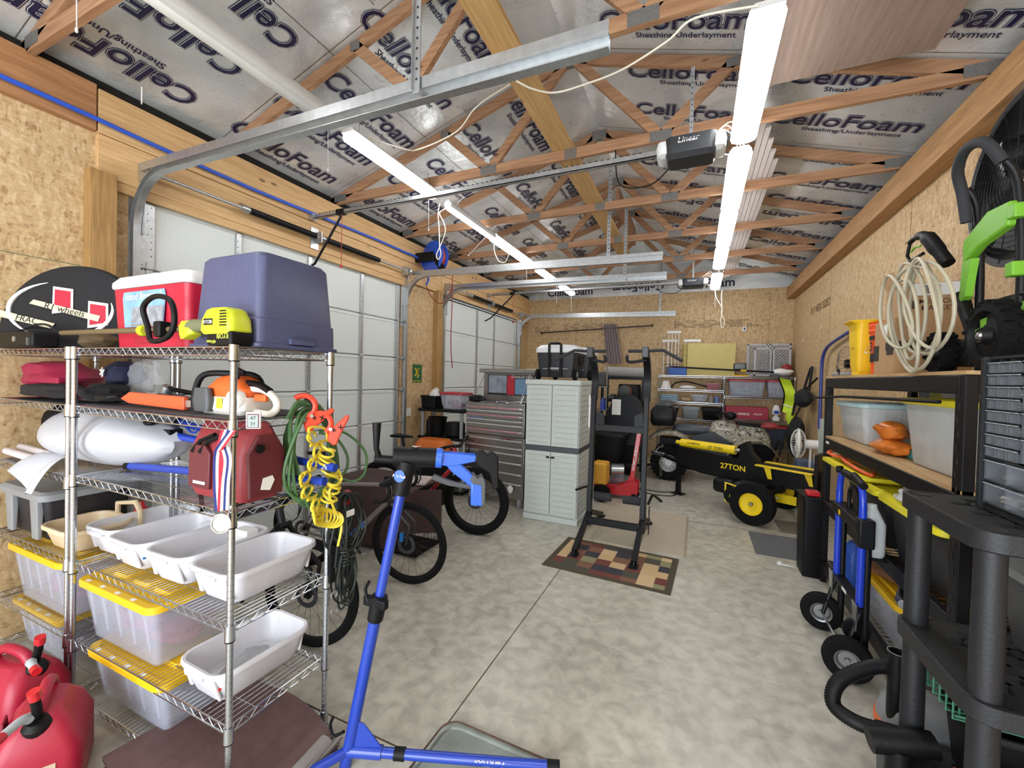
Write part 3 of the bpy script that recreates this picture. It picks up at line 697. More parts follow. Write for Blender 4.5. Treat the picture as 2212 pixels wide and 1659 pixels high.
# ---------------------------------------------------------------- wire shelving
def wire_shelf(b, x0, x1, y0, y1, z, pitch=.026, n=5, trussed=True, r=.0016, along='y'):
    o = .012; X0, X1, Y0_, Y1_ = x0+o, x1-o, y0+.004, y1-.004
    for zz in (z, z-.032):
        for a, c in (((X0, Y0_), (X1, Y0_)), ((X1, Y0_), (X1, Y1_)), ((X1, Y1_), (X0, Y1_)), ((X0, Y1_), (X0, Y0_))):
            b.tube([(a[0], a[1], zz), (c[0], c[1], zz)], .0034, n)
    for (ax, ay), (bx, by) in (((X0, Y0_), (X1, Y0_)), ((X1, Y0_), (X1, Y1_)), ((X1, Y1_), (X0, Y1_)), ((X0, Y1_), (X0, Y0_))):
        L = math.hypot(bx-ax, by-ay); k = max(4, int(L/.03)); pts = []
        for i in range(k+1): pts.append((ax+(bx-ax)*i/k, ay+(by-ay)*i/k, z-.003-(.026 if i % 2 else 0)))
        b.tube(pts, .0018, 4)
    k = int((X1-X0)/pitch)
    for i in range(1, k): b.tube([(X0+(X1-X0)*i/k, Y0_, z+.001), (X0+(X1-X0)*i/k, Y1_, z+.001)], r, 4, caps=False)
    for f in (.25, .5, .75): b.tube([(X0, Y0_+(Y1_-Y0_)*f, z-.003), (X1, Y0_+(Y1_-Y0_)*f, z-.003)], .0024, 5, caps=False)
def wire_rack(name, label, x0, x1, y0, y1, zs, top, group=None, pitch=.026, fine=True):
    t = thing(name, label, 'shelving unit', ((x0+x1)/2, (y0+y1)/2, 0), group=group)
    for x, y in ((x0, y0), (x1, y0), (x1, y1), (x0, y1)):
        pr = [(0, .03)]; z = .03
        if fine:
            while z < top-.03: pr += [(.0127, z), (.0127, z+.0235), (.0112, z+.0240), (.0112, z+.0250)]; z += .0254
        pr += [(.0127, z), (.0127, top), (.009, top+.004), (0, top+.005)]
        po = obj('post', B().lathe(pr, (x, y, 0), Z, 14 if fine else 8), CHROME, t, ang=25)
        obj('levelling_foot', B().lathe([(0, 0), (.02, 0), (.02, .012), (.008, .018), (.008, .03), (0, .03)], (x, y, 0), Z, 12), DGREY, po)
    for z in zs:
        b = B(); wire_shelf(b, x0, x1, y0, y1, z, pitch)
        for x, y in ((x0, y0), (x1, y0), (x1, y1), (x0, y1)): b.lathe([(.0135, -.052), (.019, -.052), (.0175, .008), (.0135, .008)], (x, y, z-.0), Z, 14)
        so = obj('wire_shelf', b, CHROME, t)
        cb = B()
        for x, y in ((x0, y0), (x1, y0), (x1, y1), (x0, y1)): cb.lathe([(.0135, -.057), (.0187, -.057), (.0187, -.052), (.0135, -.052)], (x, y, z), Z, 12)
        if fine: obj('black_collar_ring', cb, BLACK, so)
    return t
R1 = (-2.86, -1.62, 1.03, 1.49); ZS = (.08, .35, .75, 1.19, 1.54, 1.83)
wire_rack('wire_rack', 'chrome wire rack nearest the camera, holding the chainsaw, red bag and white bins', *R1, ZS, 1.835)
wire_rack('wire_rack', 'chrome wire rack against the wall, holding the black round bag and grey tote', -3.83, -2.915, 1.03, 1.49, (.07, .36, .75, 1.17, 1.54, 1.83), 1.835)

# ---------------------------------------------------------------- containers
def tub(b, cx, cy, z, w_, d_, h, taper=.05, r=.04, t=.003, lip=.012, liph=.02, rot=0., n=4):
    R = RZ(rot); o = (cx, cy, z); w0, d0 = w_-2*taper, d_-2*taper
    b.loft([(w0-.02, d0-.02, r*.7, 0), (w0, d0, r*.8, .008), (w_-.004, d_-.004, r, h-liph), (w_+2*lip, d_+2*lip, r+lip, h-liph), (w_+2*lip, d_+2*lip, r+lip, h-.004), (w_+2*lip-.006, d_+2*lip-.006, r+lip, h),
            (w_-2*t, d_-2*t, r, h-.002), (w0-2*t, d0-2*t, r*.8, .008+t)], o, n, R=R); return b
def white_bin(cx, cy, z, rot, label, w_=.29, d_=.43):
    t = thing('storage_bin', label, 'bin', (cx, cy, z), rz=rot, group='open milky white bins on the wire rack')
    b = tub(B(), 0, 0, 0, w_, d_, .145, .035, .06)
    obj('bin_body', b, BINW, t, local=True, ang=50)
    g = B()
    for s in (-1, 1):
        for dy in (-1, 1): g.loft([(.02, .012, .004, .02, s*(w_/2-.045), dy*(d_/2-.033)), (.03, .012, .004, .12, s*(w_/2-.055), dy*(d_/2-.006))])
    obj('corner_rib', g, BINW, t, local=True)
    h = B().loft([(.12, .016, .006, .11), (.13, .02, .008, .132)], (0, -d_/2-.012, 0)); obj('grip', h, BINW, t, local=True)
    return t
zb = .756
white_bin(-1.85, 1.30, zb, 0, 'milky white open bin at the near corner post of the rack')
white_bin(-2.20, 1.30, zb, .02, 'milky white bin holding a clear bag with a small card box')
white_bin(-2.53, 1.30, zb, -.02, 'milky white bin holding bags with blue zip strips')
white_bin(-2.85+.01, 1.33, zb, .03, 'empty milky white bin, the one beside the tan caddy', w_=.27)
white_bin(-1.86, 1.27, .356, -.03, 'milky white bin alone on the low shelf, with a red zip bag in it')
def zipbag(name, c, w_, d_, h, seed, zipm, label, ang=0.):
    t = thing(name, label, 'plastic bag', c, rz=ang)
    rd = random.Random(seed); ph = rd.uniform(0, 6)
    def fn(u, v):
        x = (u-.5)*w_; y = (v-.5)*d_; z = h*math.sin(PI*u)**.5*math.sin(PI*v)**.6 + .006*math.sin(20*u+ph)*math.cos(17*v)
        return (x, y, max(0.002, z)+.03*u)
    obj('film', B().sheet(fn, 14, 14), BAGC, t, local=True)
    z0 = .03+h*.2
    obj('zip_strip', B().tube([(w_*.5, -d_*.55, .05), (w_*.5, d_*.55, .075)], .0065, 6), zipm, t, local=True)
    obj('contents', B().blob((0, 0, h*.45), (w_*.32, d_*.32, h*.3), seed, .3), M_('assorted_hardware', '#8b8f93', .5, var=.4, scale=40), t, local=True)
    return t
BZ = M_('blue_zip', '#2f79c8', .4); RZP = M_('red_zip', '#d8323a', .4)
zipbag('zip_bag', (-2.50, 1.24, zb+.015), .16, .22, .07, 1, BZ, 'clear bag with a blue zip, nearer of two in the third white bin')
zipbag('zip_bag', (-2.47, 1.42, zb+.03), .18, .16, .10, 2, BZ, 'puffed clear bag with blue zip at the back of the white bin', .5)
zipbag('zip_bag', (-2.22, 1.30, zb+.015), .17, .28, .06, 3, BZ, 'clear bag with blue zip lying beside the card box')
solo('card_box', B().cbox((-2.13, 1.43, zb+.09), (.10, .06, .14)), PAPER, 'small pale card box standing in the second white bin', 'box', bevel=.002)
t = zipbag('zip_bag', (-1.86, 1.26, .375), .2, .34, .06, 5, RZP, 'clear bag with a long red zip in the low white bin')

def clear_tote(name, label, cx, cy, z, w_, d_, h, lidm, body=None, rot=0., group=None, contents=None, zipholes=True, lidh=.035):
    t = thing(name, label, 'storage tote', (cx, cy, z), rz=rot, group=group)
    obj('tote_body', tub(B(), 0, 0, 0, w_-.04, d_-.04, h-lidh*.6, .035, .035, lip=.006), body or CLEAR, t, local=True, ang=50)
    rb = B()
    for k in range(5):
        x = -w_*.36+k*w_*.18
        for s in (-1, 1): rb.loft([(.012, .008, .003, h*.25, x, s*(d_/2-.049)), (.034, .008, .003, h*.82, x, s*(d_/2-.026))])
    obj('body_rib', rb, body or CLEAR, t, local=True)
    L = B().loft([(w_-.02, d_-.02, .05, h-lidh), (w_, d_, .055, h-lidh+.004), (w_, d_, .055, h-.006), (w_-.01, d_-.01, .05, h), (w_-.07, d_-.07, .04, h), (w_-.08, d_-.08, .04, h-.008)])
    lo = obj('lid', L, lidm, t, local=True, ang=30)
    pb = B()
    for k in range(3):
        pb.loft([(w_*.2, d_*.5, .02, h-.009, (k-1)*w_*.27), (w_*.18, d_*.46, .02, h+.006, (k-1)*w_*.27)])
    obj('raised_panel', pb, lidm, lo, local=True, ang=30)
    if zipholes:
        st = B()
        for k in range(4): st.cbox((-w_*.36+k*w_*.2, -d_*.5+.02, h+.001), (.03, .016, .001))
        obj('paper_label', st, PAPER, lo, local=True)
    if contents:
        c = B(); rd_ = random.Random(hash(label) % 999)
        for k in range(contents[1]):
            c.blob((rd_.uniform(-.14, .14)*w_, rd_.uniform(-.10, .10)*d_, h*(.22+.3*k/contents[1])), (w_*.27, d_*.27, h*.17), k, .2, 12, 8)
        obj('contents', c, contents[0], t, local=True)
    return t
DK = M_('dark_contents', '#51474e', .8, var=.4, scale=14); PK = M_('pink_contents', '#8d4a63', .8, var=.4, scale=9)
clear_tote('storage_tote', 'clear tote with a yellow lid on the middle low shelf, above another like it', -2.52, 1.26, .356, .68, .45, .31, YELT, contents=(PK, 4))
clear_tote('storage_tote', 'clear tote with a yellow lid on the bottom shelf beside the folded tarp', -2.42, 1.25, .088, .66, .44, .26, YELT, contents=(DK, 4))
clear_tote('storage_tote', 'clear yellow lidded tote under the tan caddy, behind the red petrol cans', -3.36, 1.26, .366, .68, .45, .33, YELT, contents=(PK, 4))
clear_tote('storage_tote', 'yellow lidded dark tote lowest on the rack, hidden behind the petrol cans', -3.42, 1.27, .078, .60, .42, .27, YELT, contents=(DK, 3))
# grey tote, tan caddy
t = thing('storage_tote', 'black tote with a thick grey lid under the white plastic bag', 'storage tote', (-3.48, 1.27, .756))
obj('tote_body', tub(B(), -3.52, 1.26, .756, .50, .40, .26, .03, .03), M_('black_tote_plastic', '#232228', .5), t, ang=50)
g = B().loft([(.56, .45, .05, .0), (.57, .46, .05, .035), (.53, .42, .04, .05), (.50, .38, .04, .045)], (-3.52, 1.26, .99)); obj('lid', g, GREYP, t, ang=30)
for s in (-1, 1):
    for k in (-1, 1): obj('corner_leg', B().loft([(.07, .02, .005, .0), (.09, .035, .008, .22)], (-3.52+k*.16, 1.26+s*.2, .77)), GREYP, t)
t = thing('cleaning_caddy', 'tan open caddy with a carry handle beside the grey lidded tote', 'caddy', (-3.10, 1.2, .756))
TAN = M_('tan_plastic', '#d9c3a0', .45)
obj('tray', tub(B(), -3.10, 1.18, .756, .34, .28, .12, .03, .07), TAN, t, ang=50)
obj('carry_handle', B().tube([(-3.15, 1.33, .80), (-3.15, 1.33, .93), (-3.0, 1.35, .95), (-2.95, 1.35, .90), (-2.95, 1.35, .80)], .014, 8), TAN, t)
obj('bottle', B().lathe([(0, 0), (.035, 0), (.035, .12), (.015, .15), (.015, .17), (0, .17)], (-3.05, 1.4, .765), Z, 14), RED, t)

# ---------------------------------------------------------------- top shelf
zt = 1.837
PURP = M_('slate_blue_plastic', '#4e5272', .42, scale=30, bump=.05)
t = thing('upturned_tote', 'slate blue tote standing upside down on top of the rack', 'storage tote', (-1.86, 1.34, zt))
o = (-1.86, 1.335, zt); a = B()
a.loft([(.47, .42, .03, 0), (.475, .425, .03, .004), (.475, .425, .03, .018), (.455, .405, .035, .02), (.452, .402, .035, .12), (.437, .387, .035, .124), (.405, .355, .04, .385), (.375, .325, .04, .405)], o)
for k in (-1, 0, 1): a.loft([(.05, .385, .008, .13), (.045, .352, .008, .38)], (o[0]+k*.13, o[1], o[2]))
for k in (-1, 0, 1): a.loft([(.435, .05, .008, .13), (.402, .045, .008, .38)], (o[0], o[1]+k*.11, o[2]))
obj('tote_body', a, PURP, t, bevel=.003)
obj('moulded_handle', B().loft([(.03, .13, .004, .022), (.03, .13, .004, .045), (.045, .11, .004, .05)], (o[0]+.23, o[1], o[2])), PURP, t, bevel=.002)
obj('moulded_handle', B().loft([(.13, .03, .004, .022), (.13, .03, .004, .045)], (o[0], o[1]-.205, o[2])), PURP, t, bevel=.002)
CRED = M_('cooler_red', '#c2203c', .4)
t = thing('cooler', 'red cooler with a white lid and a picture label on the rack top', 'cooler', (-2.53, 1.32, zt))
cx, cy = -2.52, 1.33
obj('cooler_body', B().loft([(.62, .29, .03, 0), (.66, .32, .035, .31)], (cx, cy, zt)), CRED, t, ang=30)
obj('lid', B().loft([(.67, .33, .04, .312), (.68, .34, .04, .32), (.68, .34, .045, .345), (.64, .30, .05, .375)], (cx, cy, zt)), M_('cooler_lid_white', '#dcdbd7', .5), t, ang=30)
obj('side_recess', B().box(cx-.12, cx+.02, cy-.158, cy-.156, zt+.03, zt+.06), M_('cooler_red_recess', '#a81c34', .5), t)
lb = obj('picture_label', B().prism([(-.17, -.09), (.17, -.09), (.19, .06), (.18, .09), (-.18, .09), (-.19, .06)], (cx-.02, cy-.164, zt+.2), X, Z, .003), M_('label_sky_blue', '#7fa9cf', .5, var=.3, scale=9), t)
obj('label_lettering', B().text('Island Breeze  3', .05, (cx-.02, cy-.1665, zt+.265), X, Z, off=.008, shear=.2), WHITEP, lb)
obj('label_photo', B().prism([(-.13, -.06), (.15, -.06), (.16, .02), (-.12, .02)], (cx, cy-.1665, zt+.19), X, Z, .0015), M_('label_grey_photo', '#8d9196', .6, var=.5, scale=25), lb)
obj('label_print', B().text('MANTIENE REFRESCO  HIELO', .016, (cx-.02, cy-.1665, zt+.12), X, Z, off=.01), M_('label_gold', '#c79b3a', .6), lb)
# battery string trimmer lying along the front edge
GRN = M_('lime_yellow_plastic', '#c6cf28', .4)
t = thing('string_trimmer', 'lime green battery string trimmer lying along the rack top', 'string trimmer', (-2.2, 1.07, zt))
zs = zt+.075
obj('shaft', B().cyl((-3.2, 1.10, zs+.01), (-1.98, 1.07, zs), .013, 12), M_('dusty_brown_shaft', '#6c5a3c', .7), t)
ring = spline([(-2.27, 1.06, zs+.01), (-2.29, 1.05, zs+.10), (-2.2, 1.05, zs+.145), (-2.08, 1.05, zs+.12), (-2.05, 1.05, zs+.03), (-2.1, 1.05, zs-.035), (-2.22, 1.05, zs-.05)], 6, True)
obj('loop_handle', B().tube(ring, .0115, 10, closed=True), BLACK, t)
obj('handle_clamp', B().cbox((-2.16, 1.06, zs), (.05, .05, .07)), BLACK, t, bevel=.008)
obj('front_collar', B().lathe([(0, 0), (.022, 0), (.026, .01), (.022, .04), (0, .04)], (-2.36, 1.075, zs), X, 14), GRN, t)
obj('grip', B().tube([(-2.02, 1.07, zs), (-1.95, 1.07, zs+.01), (-1.86, 1.07, zs+.012), (-1.79, 1.07, zs)], [.02, .03, .026, .03], 12), M_('olive_grey_grip', '#6d6f52', .6), t)
obj('hand_guard', B().loft([(.02, .05, .008, 0, -.02), (.09, .055, .02, .02), (.10, .055, .02, .055), (.07, .05, .02, .075)], (-1.97, 1.07, zs-.045)), GRN, t, ang=30)
hd = obj('motor_head', B().loft([(.17, .09, .02, .0), (.20, .10, .025, .015), (.19, .10, .03, .06), (.15, .09, .03, .095), (.11, .07, .02, .105)], (-1.74, 1.075, zs-.03)), GRN, t, ang=30)
v = B()
for k in range(6): v.box(-1.70, -1.66, 1.0225, 1.0235, zs+.0+k*.011, zs+.005+k*.011)
v.box(-1.80, -1.745, 1.0225, 1.0235, zs+.005, zs+.03); obj('vent_slot', v, BLACK, hd)
obj('lettering', B().text('RYOBI', .02, (-1.772, 1.0215, zs+.017), X, Z, off=.01), WHITEP, hd)
bt = obj('battery_pack', B().loft([(.15, .085, .01, 0), (.16, .09, .012, .02), (.15, .085, .01, .055)], (-1.72, 1.075, zt+.0)), BLACK, t, bevel=.003)
obj('battery_lettering', B().text('RYOBI', .026, (-1.69, 1.029, zt+.035), -X, -Z, off=.012).text('40Vmax', .018, (-1.76, 1.029, zt+.014), -X, -Z, off=.012), M_('lime_print', '#c9d24a', .5), bt)
# second rack, top
BAG = M_('black_nylon', '#17171b', .8, bump=.15, scale=120)
t = thing('wheel_bag', 'black round wheel bag with a red and white diamond emblem, against the wall', 'wheel bag', (-3.5, 1.36, zt))
bn = V((.49, -.87, .12)).normalized(); c0 = V((-3.44, 1.24, zt+.13))
bb = B(); bb.lathe([(0, -.05), (.33, -.05), (.38, -.03), (.39, 0), (.38, .03), (.33, .05), (0, .05)], (0, 0, 0), bn, 48)
bb.v = [(V(v_) + c0) for v_ in bb.v]
bb.v = [(a.x, a.y, max(a.z, zt+.003)) for a in bb.v]; obj('bag_body', bb, BAG, t)
fn_ = bn; fx = V((.87, .49, 0)).normalized(); fz = fn_.cross(fx)*-1; fz = fz if fz.z > 0 else -fz
f0 = c0 + fn_*.054 + fz*.12 - fx*.06
em = B()
def diam(cx, cz, s, k, off):
    em.mat(k).prism([(cx-s*.55, cz-s), (cx+s*.75, cz-s*.75), (cx+s*.6, cz+s*.8), (cx-s*.7, cz+s*.95)], f0+fn_*off, fx, fz, .002)
for cx, cz in ((.02, .04), (.22, -.04)):
    diam(cx, cz, .085, 0, .0); diam(cx, cz, .066, 1, .0022)
obj('diamond_emblem', em, [WHITEP, M_('emblem_red', '#b8203a', .5)], t)
sw = B().tube([f0 + fx*(.28*math.cos(a))*1.0 + fz*(.17*math.sin(a)) + fx*.02 - fz*.02 for a in np.linspace(1.9, 4.2, 16)], [.002+.010*math.sin(PI*i/15) for i in range(16)], 6)
sw.tube([f0 + fx*(.28*math.cos(a)+.02) + fz*(.17*math.sin(a)-.02) for a in np.linspace(5.1, 6.6, 14)], [.002+.010*math.sin(PI*i/13) for i in range(14)], 6)
obj('emblem_swoosh', sw, WHITEP, t)
TAPE = M_('masking_tape', '#d6cdae', .8)
tp = obj('masking_tape_label', B().prism([(-.17, .03), (-.15, .055), (.22, -.03), (.21, -.065)], f0+fn_*.006-fz*.02+fx*.02, fx, fz, .001).prism([(-.30, -.02), (-.28, .015), (.02, -.055), (.0, -.085)], f0+fn_*.005-fz*.05-fx*.02, fx, fz, .001), TAPE, t)
xd = (fx*1-fz*.2).normalized(); yd = (fz+fx*.2).normalized()
obj('handwriting', B().text('R1 wheels', .055, f0+fn_*.0075-fz*.02+fx*.045, xd, yd, off=.0).text('FRAC', .05, f0+fn_*.0075-fz*.085-fx*.15, xd, yd), INK, tp)
t = thing('black_case', 'flat black case with a buckle, in front of the round bag', 'case', (-3.45, 1.12, zt))
obj('case_body', B().box(-3.80, -3.22, .99, 1.10, zt, zt+.085), BLACK, t, bevel=.012)
obj('latch', B().lathe([(0, 0), (.016, 0), (.016, .006), (0, .006)], (-3.42, .99, zt+.045), -Y, 14), GALV, t)
obj('clip', B().box(-3.26, -3.235, .983, .99, zt+.01, zt+.05), DGREY, t)
obj('carry_strap', B().tube(spline([(-3.82, 1.1, zt+.09), (-3.6, 1.08, zt+.12), (-3.35, 1.08, zt+.135), (-3.26, 1.1, zt+.09), (-3.25, 1.1, zt+.02)], 6), .006, 6).tube(spline([(-3.82, 1.1, zt+.10), (-3.6, 1.06, zt+.105), (-3.4, 1.06, zt+.10), (-3.28, 1.1, zt+.09)], 5), .005, 6), BAG, t)
solo('dusty_boot_bag', B().blob((-3.05, 1.19, zt+.05), (.13, .07, .05), 8, .2), M_('dusty_cloth', '#5c4b33', .9), 'brown dusty bundle between the black case and the trimmer shaft', 'bundle')
t = thing('orange_saw', 'orange tool handle half hidden between the round bag and the red cooler', 'tool', (-2.95, 1.4, zt))
obj('handle', B().tube(spline([(-2.93, 1.42, zt+.02), (-2.97, 1.40, zt+.12), (-2.92, 1.42, zt+.19), (-2.87, 1.42, zt+.15), (-2.88, 1.42, zt+.03)], 5), .02, 8), ORG, t)
obj('blade_cover', B().box(-3.0, -2.88, 1.38, 1.44, zt, zt+.07), ORG, t, bevel=.01)

# ---------------------------------------------------------------- second shelf
z2 = 1.546
obj_l = solo('shelf_liner', B().box(-2.84, -1.66, 1.06, 1.46, z2-.001, z2+.004), M_('dark_mat', '#3a3738', .8), 'thin dark liner sheet under the chainsaw', 'shelf liner')
z2 += .005
t = thing('chainsaw', 'orange and white petrol chainsaw with its bar in an orange cover', 'chainsaw', (-1.85, 1.18, z2))
CW = M_('saw_off_white', '#d8d5cc', .45); CO = M_('saw_orange', '#e0662c', .38)
obj('lower_housing', B().loft([(.26, .14, .02, 0), (.29, .16, .03, .02), (.28, .15, .03, .075)], (-1.86, 1.2, z2)), CW, t, ang=30)
obj('upper_shroud', B().loft([(.26, .14, .03, .0), (.25, .14, .04, .035), (.15, .11, .03, .075), (.10, .07, .02, .09)], (-1.86, 1.2, z2+.076)), CO, t, ang=30)
obj('clutch_cover', B().loft([(.10, .03, .015, 0), (.115, .035, .02, .05), (.09, .03, .02, .10)], (-1.95, 1.112, z2+.01)), DGREY, t, ang=30)
obj('front_handle', B().tube(spline([(-2.03, 1.12, z2+.02), (-2.02, 1.12, z2+.10), (-1.98, 1.13, z2+.165), (-1.88, 1.17, z2+.175), (-1.8, 1.25, z2+.16), (-1.8, 1.29, z2+.05)], 6), .013, 10), BLACK, t)
obj('rear_handle', B().tube(spline([(-1.76, 1.19, z2+.11), (-1.68, 1.19, z2+.11), (-1.6, 1.18, z2+.085), (-1.575, 1.18, z2+.045), (-1.62, 1.18, z2+.012), (-1.74, 1.19, z2+.015)], 6), [.018]*7+[.016]*24 if False else .015, 10), CW, t)
obj('throttle_grip', B().tube(spline([(-1.79, 1.19, z2+.135), (-1.7, 1.19, z2+.128), (-1.62, 1.18, z2+.105)], 5), .015, 10), BLACK, t)
obj('trigger', B().cbox((-1.68, 1.185, z2+.075), (.07, .02, .03)), CO, t, bevel=.005)
obj('pull_start', B().tube([(-1.78, 1.15, z2+.155), (-1.75, 1.14, z2+.185), (-1.74, 1.14, z2+.19)], .006, 6).cyl((-1.77, 1.14, z2+.195), (-1.72, 1.14, z2+.18), .009, 8), BLACK, t)
obj('warning_label', B().box(-1.875, -1.835, 1.1195, 1.1205, z2+.025, z2+.07), M_('yellow_label', '#d6c23a', .5), t)
obj('side_cover', B().lathe([(0, 0), (.045, 0), (.05, -.01), (.05, -.03)], (-1.77, 1.12, z2+.06), -Y, 20), CW, t)
obj('bar_scabbard', B().prism([(-.33, .0), (-.25, .035), (.2, .03), (.2, -.03), (-.25, -.02)], (-2.29, 1.12, z2+.035), X, Z, .022), M_('scabbard_orange', '#d95a33', .45), t, bevel=.004)
obj('chain_bar', B().box(-2.12, -1.95, 1.118, 1.122, z2+.02, z2+.05), GALV, t)
t = thing('trimmer_guard', 'grey trimmer guard and black shaft behind the orange bar cover', 'string trimmer head', (-2.6, 1.35, z2))
obj('guard', B().blob((-2.66, 1.32, z2+.02), (.15, .10, .035), 4, .12), DGREY, t)
obj('lettering', B().text('RYOBI', .035, (-2.62, 1.235, z2+.052), X, (0, .6, .5), off=.012), WHITEP, t)
obj('shaft', B().cyl((-2.66, 1.34, z2+.08), (-2.05, 1.38, z2+.02), .012, 10), BLACK, t)
obj('gear_head', B().cyl((-2.7, 1.33, z2+.02), (-2.66, 1.34, z2+.09), .028, 12), GALV, t)
for nm, c, r, m, s, lb in (('nylon_bag', (-3.62, 1.25, z2+.12), (.25, .16, .10), M_('crimson_nylon', '#9a2040', .6), 2, 'crimson nylon bag heaped under the rack top'),
        ('folded_flag', (-3.08, 1.32, z2+.15), (.12, .09, .075), M_('navy_cloth', '#1b1f3c', .8), 3, 'dark blue starred cloth bundle in a clear bag'),
        ('plastic_bag', (-2.97, 1.38, z2+.13), (.12, .08, .11), BAGC, 5, 'crumpled clear bag hanging beside the starred cloth'),
        ('harness_bundle', (-3.45, 1.16, z2+.045), (.33, .10, .045), BAG, 6, 'black strap bundle spread along the shelf under the crimson bag'),
        ('tool_pouch', (-2.99, 1.20, z2+.05), (.13, .10, .05), BAG, 9, 'black pouch with a steel clip behind the rack post'),
        ('cable_bundle', (-3.05+.3, 1.13, z2+.03), (.1, .05, .025), BLACK, 19, 'small black cable bundle at the tip of the orange bar cover')):
    solo(nm, B().blob(c, r, s, .22, 22, 12), m, lb, 'bag' if 'bag' in nm else nm.split('_')[-1])
solo('white_patch', B().text('*', .12, (-3.06, 1.215, z2+.16), X, Z, off=.02), WHITEP, 'white star printed on the dark blue cloth', 'star patch')
# thermometer, medal
t = thing('thermometer', 'small maroon and white digital thermometer on the shelf edge', 'thermometer', (-1.60, 1.13, 1.48))
c = at(548, 908, x=-1.575); yd = V((.55, .835, 0))
W0 = B().prism([(-.026, -.033), (.026, -.033), (.026, .033), (-.026, .033)], c, X*.8+Y*.6, Z, .012)
obj('case', W0, WHITEP, t, bevel=.003)
nrm = (X*.8+Y*.6).cross(Z)
obj('bezel', B().prism([(-.021, -.029), (.021, -.029), (.021, .026), (-.021, .026)], c+nrm*.007, X*.8+Y*.6, Z, .002), M_('maroon_bezel', '#6d2733', .5), t)
sc_ = obj('display', B().prism([(-.018, -.026), (.018, -.026), (.018, .022), (-.018, .022)], c+nrm*.0085, X*.8+Y*.6, Z, .001), M_('lcd_grey', '#8f9a94', .4), t)
obj('digits', B().text('47', .02, c+nrm*.0095+Z*.010, X*.8+Y*.6, Z).text('77', .018, c+nrm*.0095-Z*.014, X*.8+Y*.6, Z), INK, sc_)
t = thing('ribbon_medal', 'medal on a red, white and blue ribbon tied to the rack post', 'medal', (-1.62, 1.03, 1.2))
def strip(pts, w_, off, m, z=0.):
    b = B(); pts = [V(p) for p in pts]; nn = V((.8, -.6, 0)); wd = V((.6, .8, 0))
    vs = [p + nn*z + wd*(off+s*w_/2) for p in pts for s in (-1, 1)]
    vs += [v - nn*.002 for v in vs]; n = len(pts); k = 2*n
    fs = [(2*i, 2*i+1, 2*i+3, 2*i+2) for i in range(n-1)] + [(k+2*i+2, k+2*i+3, k+2*i+1, k+2*i) for i in range(n-1)]
    return b.add(vs, fs)
p0 = V((-1.60, 1.008, 1.515)); path = spline([p0+V((-.02, 0, .0)), p0+V((-.01, -.02, -.05)), p0+V((.012, -.02, -.11)), p0+V((0, -.02, -.2)), p0+V((-.005, -.02, -.30))], 5)
rc = (M_('ribbon_blue', '#22307a', .6), M_('ribbon_white', '#e8e6e2', .6), M_('ribbon_red', '#c0283c', .6))
for k, (of, m) in enumerate(((-.013, rc[2]), (-.0045, rc[1]), (.0045, rc[0]), (.012, rc[1]))): obj('ribbon_stripe', strip(path, .009, of, m), m, t)
path2 = spline([p0+V((.02, 0, 0)), p0+V((.01, -.03, -.05)), p0+V((-.015, -.03, -.09)), p0+V((-.02, -.028, -.2)), p0+V((-.012, -.025, -.30))], 5)
for k, (of, m) in enumerate(((-.013, rc[0]), (-.0045, rc[1]), (.0045, rc[2]))): obj('ribbon_stripe', strip(path2, .009, of, m), m, t)
mc = p0+V((0, -.028, -.345)); obj('medal_disc', B().lathe([(0, 0), (.03, 0), (.034, .002), (.036, .005), (.031, .006), (.029, .0035), (.0, .0035)], mc, (.45, -.85, .1), 32), M_('antique_silver', '#a8a396', .35, .9, var=.2, scale=90), t)
# ---------------------------------------------------------------- third shelf
z3 = 1.196
CR = M_('coated_fabric_red', '#8d2f35', .5, bump=.1, scale=40); CRD = M_('coated_fabric_dark_red', '#5f2229', .5, bump=.1, scale=40)
t = thing('pannier_bag', 'dark red roll-top pannier bag hanging out over the shelf edge', 'pannier bag', (-1.85, 1.17, z3))
obj('bag_body', B().loft([(.33, .16, .03, .0), (.37, .19, .04, .04), (.38, .19, .04, .19), (.37, .15, .05, .25), (.36, .07, .03, .315), (.34, .03, .01, .325)], (-1.81, 1.17, z3+.01), n=5), CR, t, ang=60)
obj('side_panel', B().loft([(.02, .15, .01, .02), (.02, .165, .01, .20), (.02, .08, .01, .27)], (-1.625, 1.17, z3+.01)), CRD, t, ang=50)
obj('front_pocket', B().prism([(-.07, -.08), (.07, -.08), (.075, .07), (.04, .1), (-.04, .1), (-.065, .07)], (-1.89, 1.068, z3+.13), X, Z, .015), CRD, t, bevel=.004)
obj('reflective_strip', B().prism([(-.04, -.006), (.04, -.006), (.042, .006), (-.038, .006)], (-1.88, 1.058, z3+.075), X, Z, .002), PAPER, t)
obj('reflector_patch', B().prism([(-.03, -.02), (.01, -.03), (.03, .01), (.02, .03), (-.02, .025)], (-1.612, 1.17, z3+.08), Y, Z, .003), PAPER, t)
for dx in (-.03, .02): obj('strap', B().tube([(-1.90+dx, 1.06, z3+.20), (-1.87+dx, 1.075, z3+.245), (-1.80+dx, 1.09, z3+.275)], .009, 6), BLACK, t)
obj('hook_knob', B().lathe([(0, 0), (.018, 0), (.018, .01), (0, .012)], (-1.61, 1.13, z3+.23), X, 14), BLACK, t)
t = thing('folded_repair_stand', 'folded blue bicycle repair stand lying behind the red pannier bag', 'repair stand', (-2.3, 1.3, z3))
def tb(p, q, r=.019): return B().cyl(p, q, r, 14)
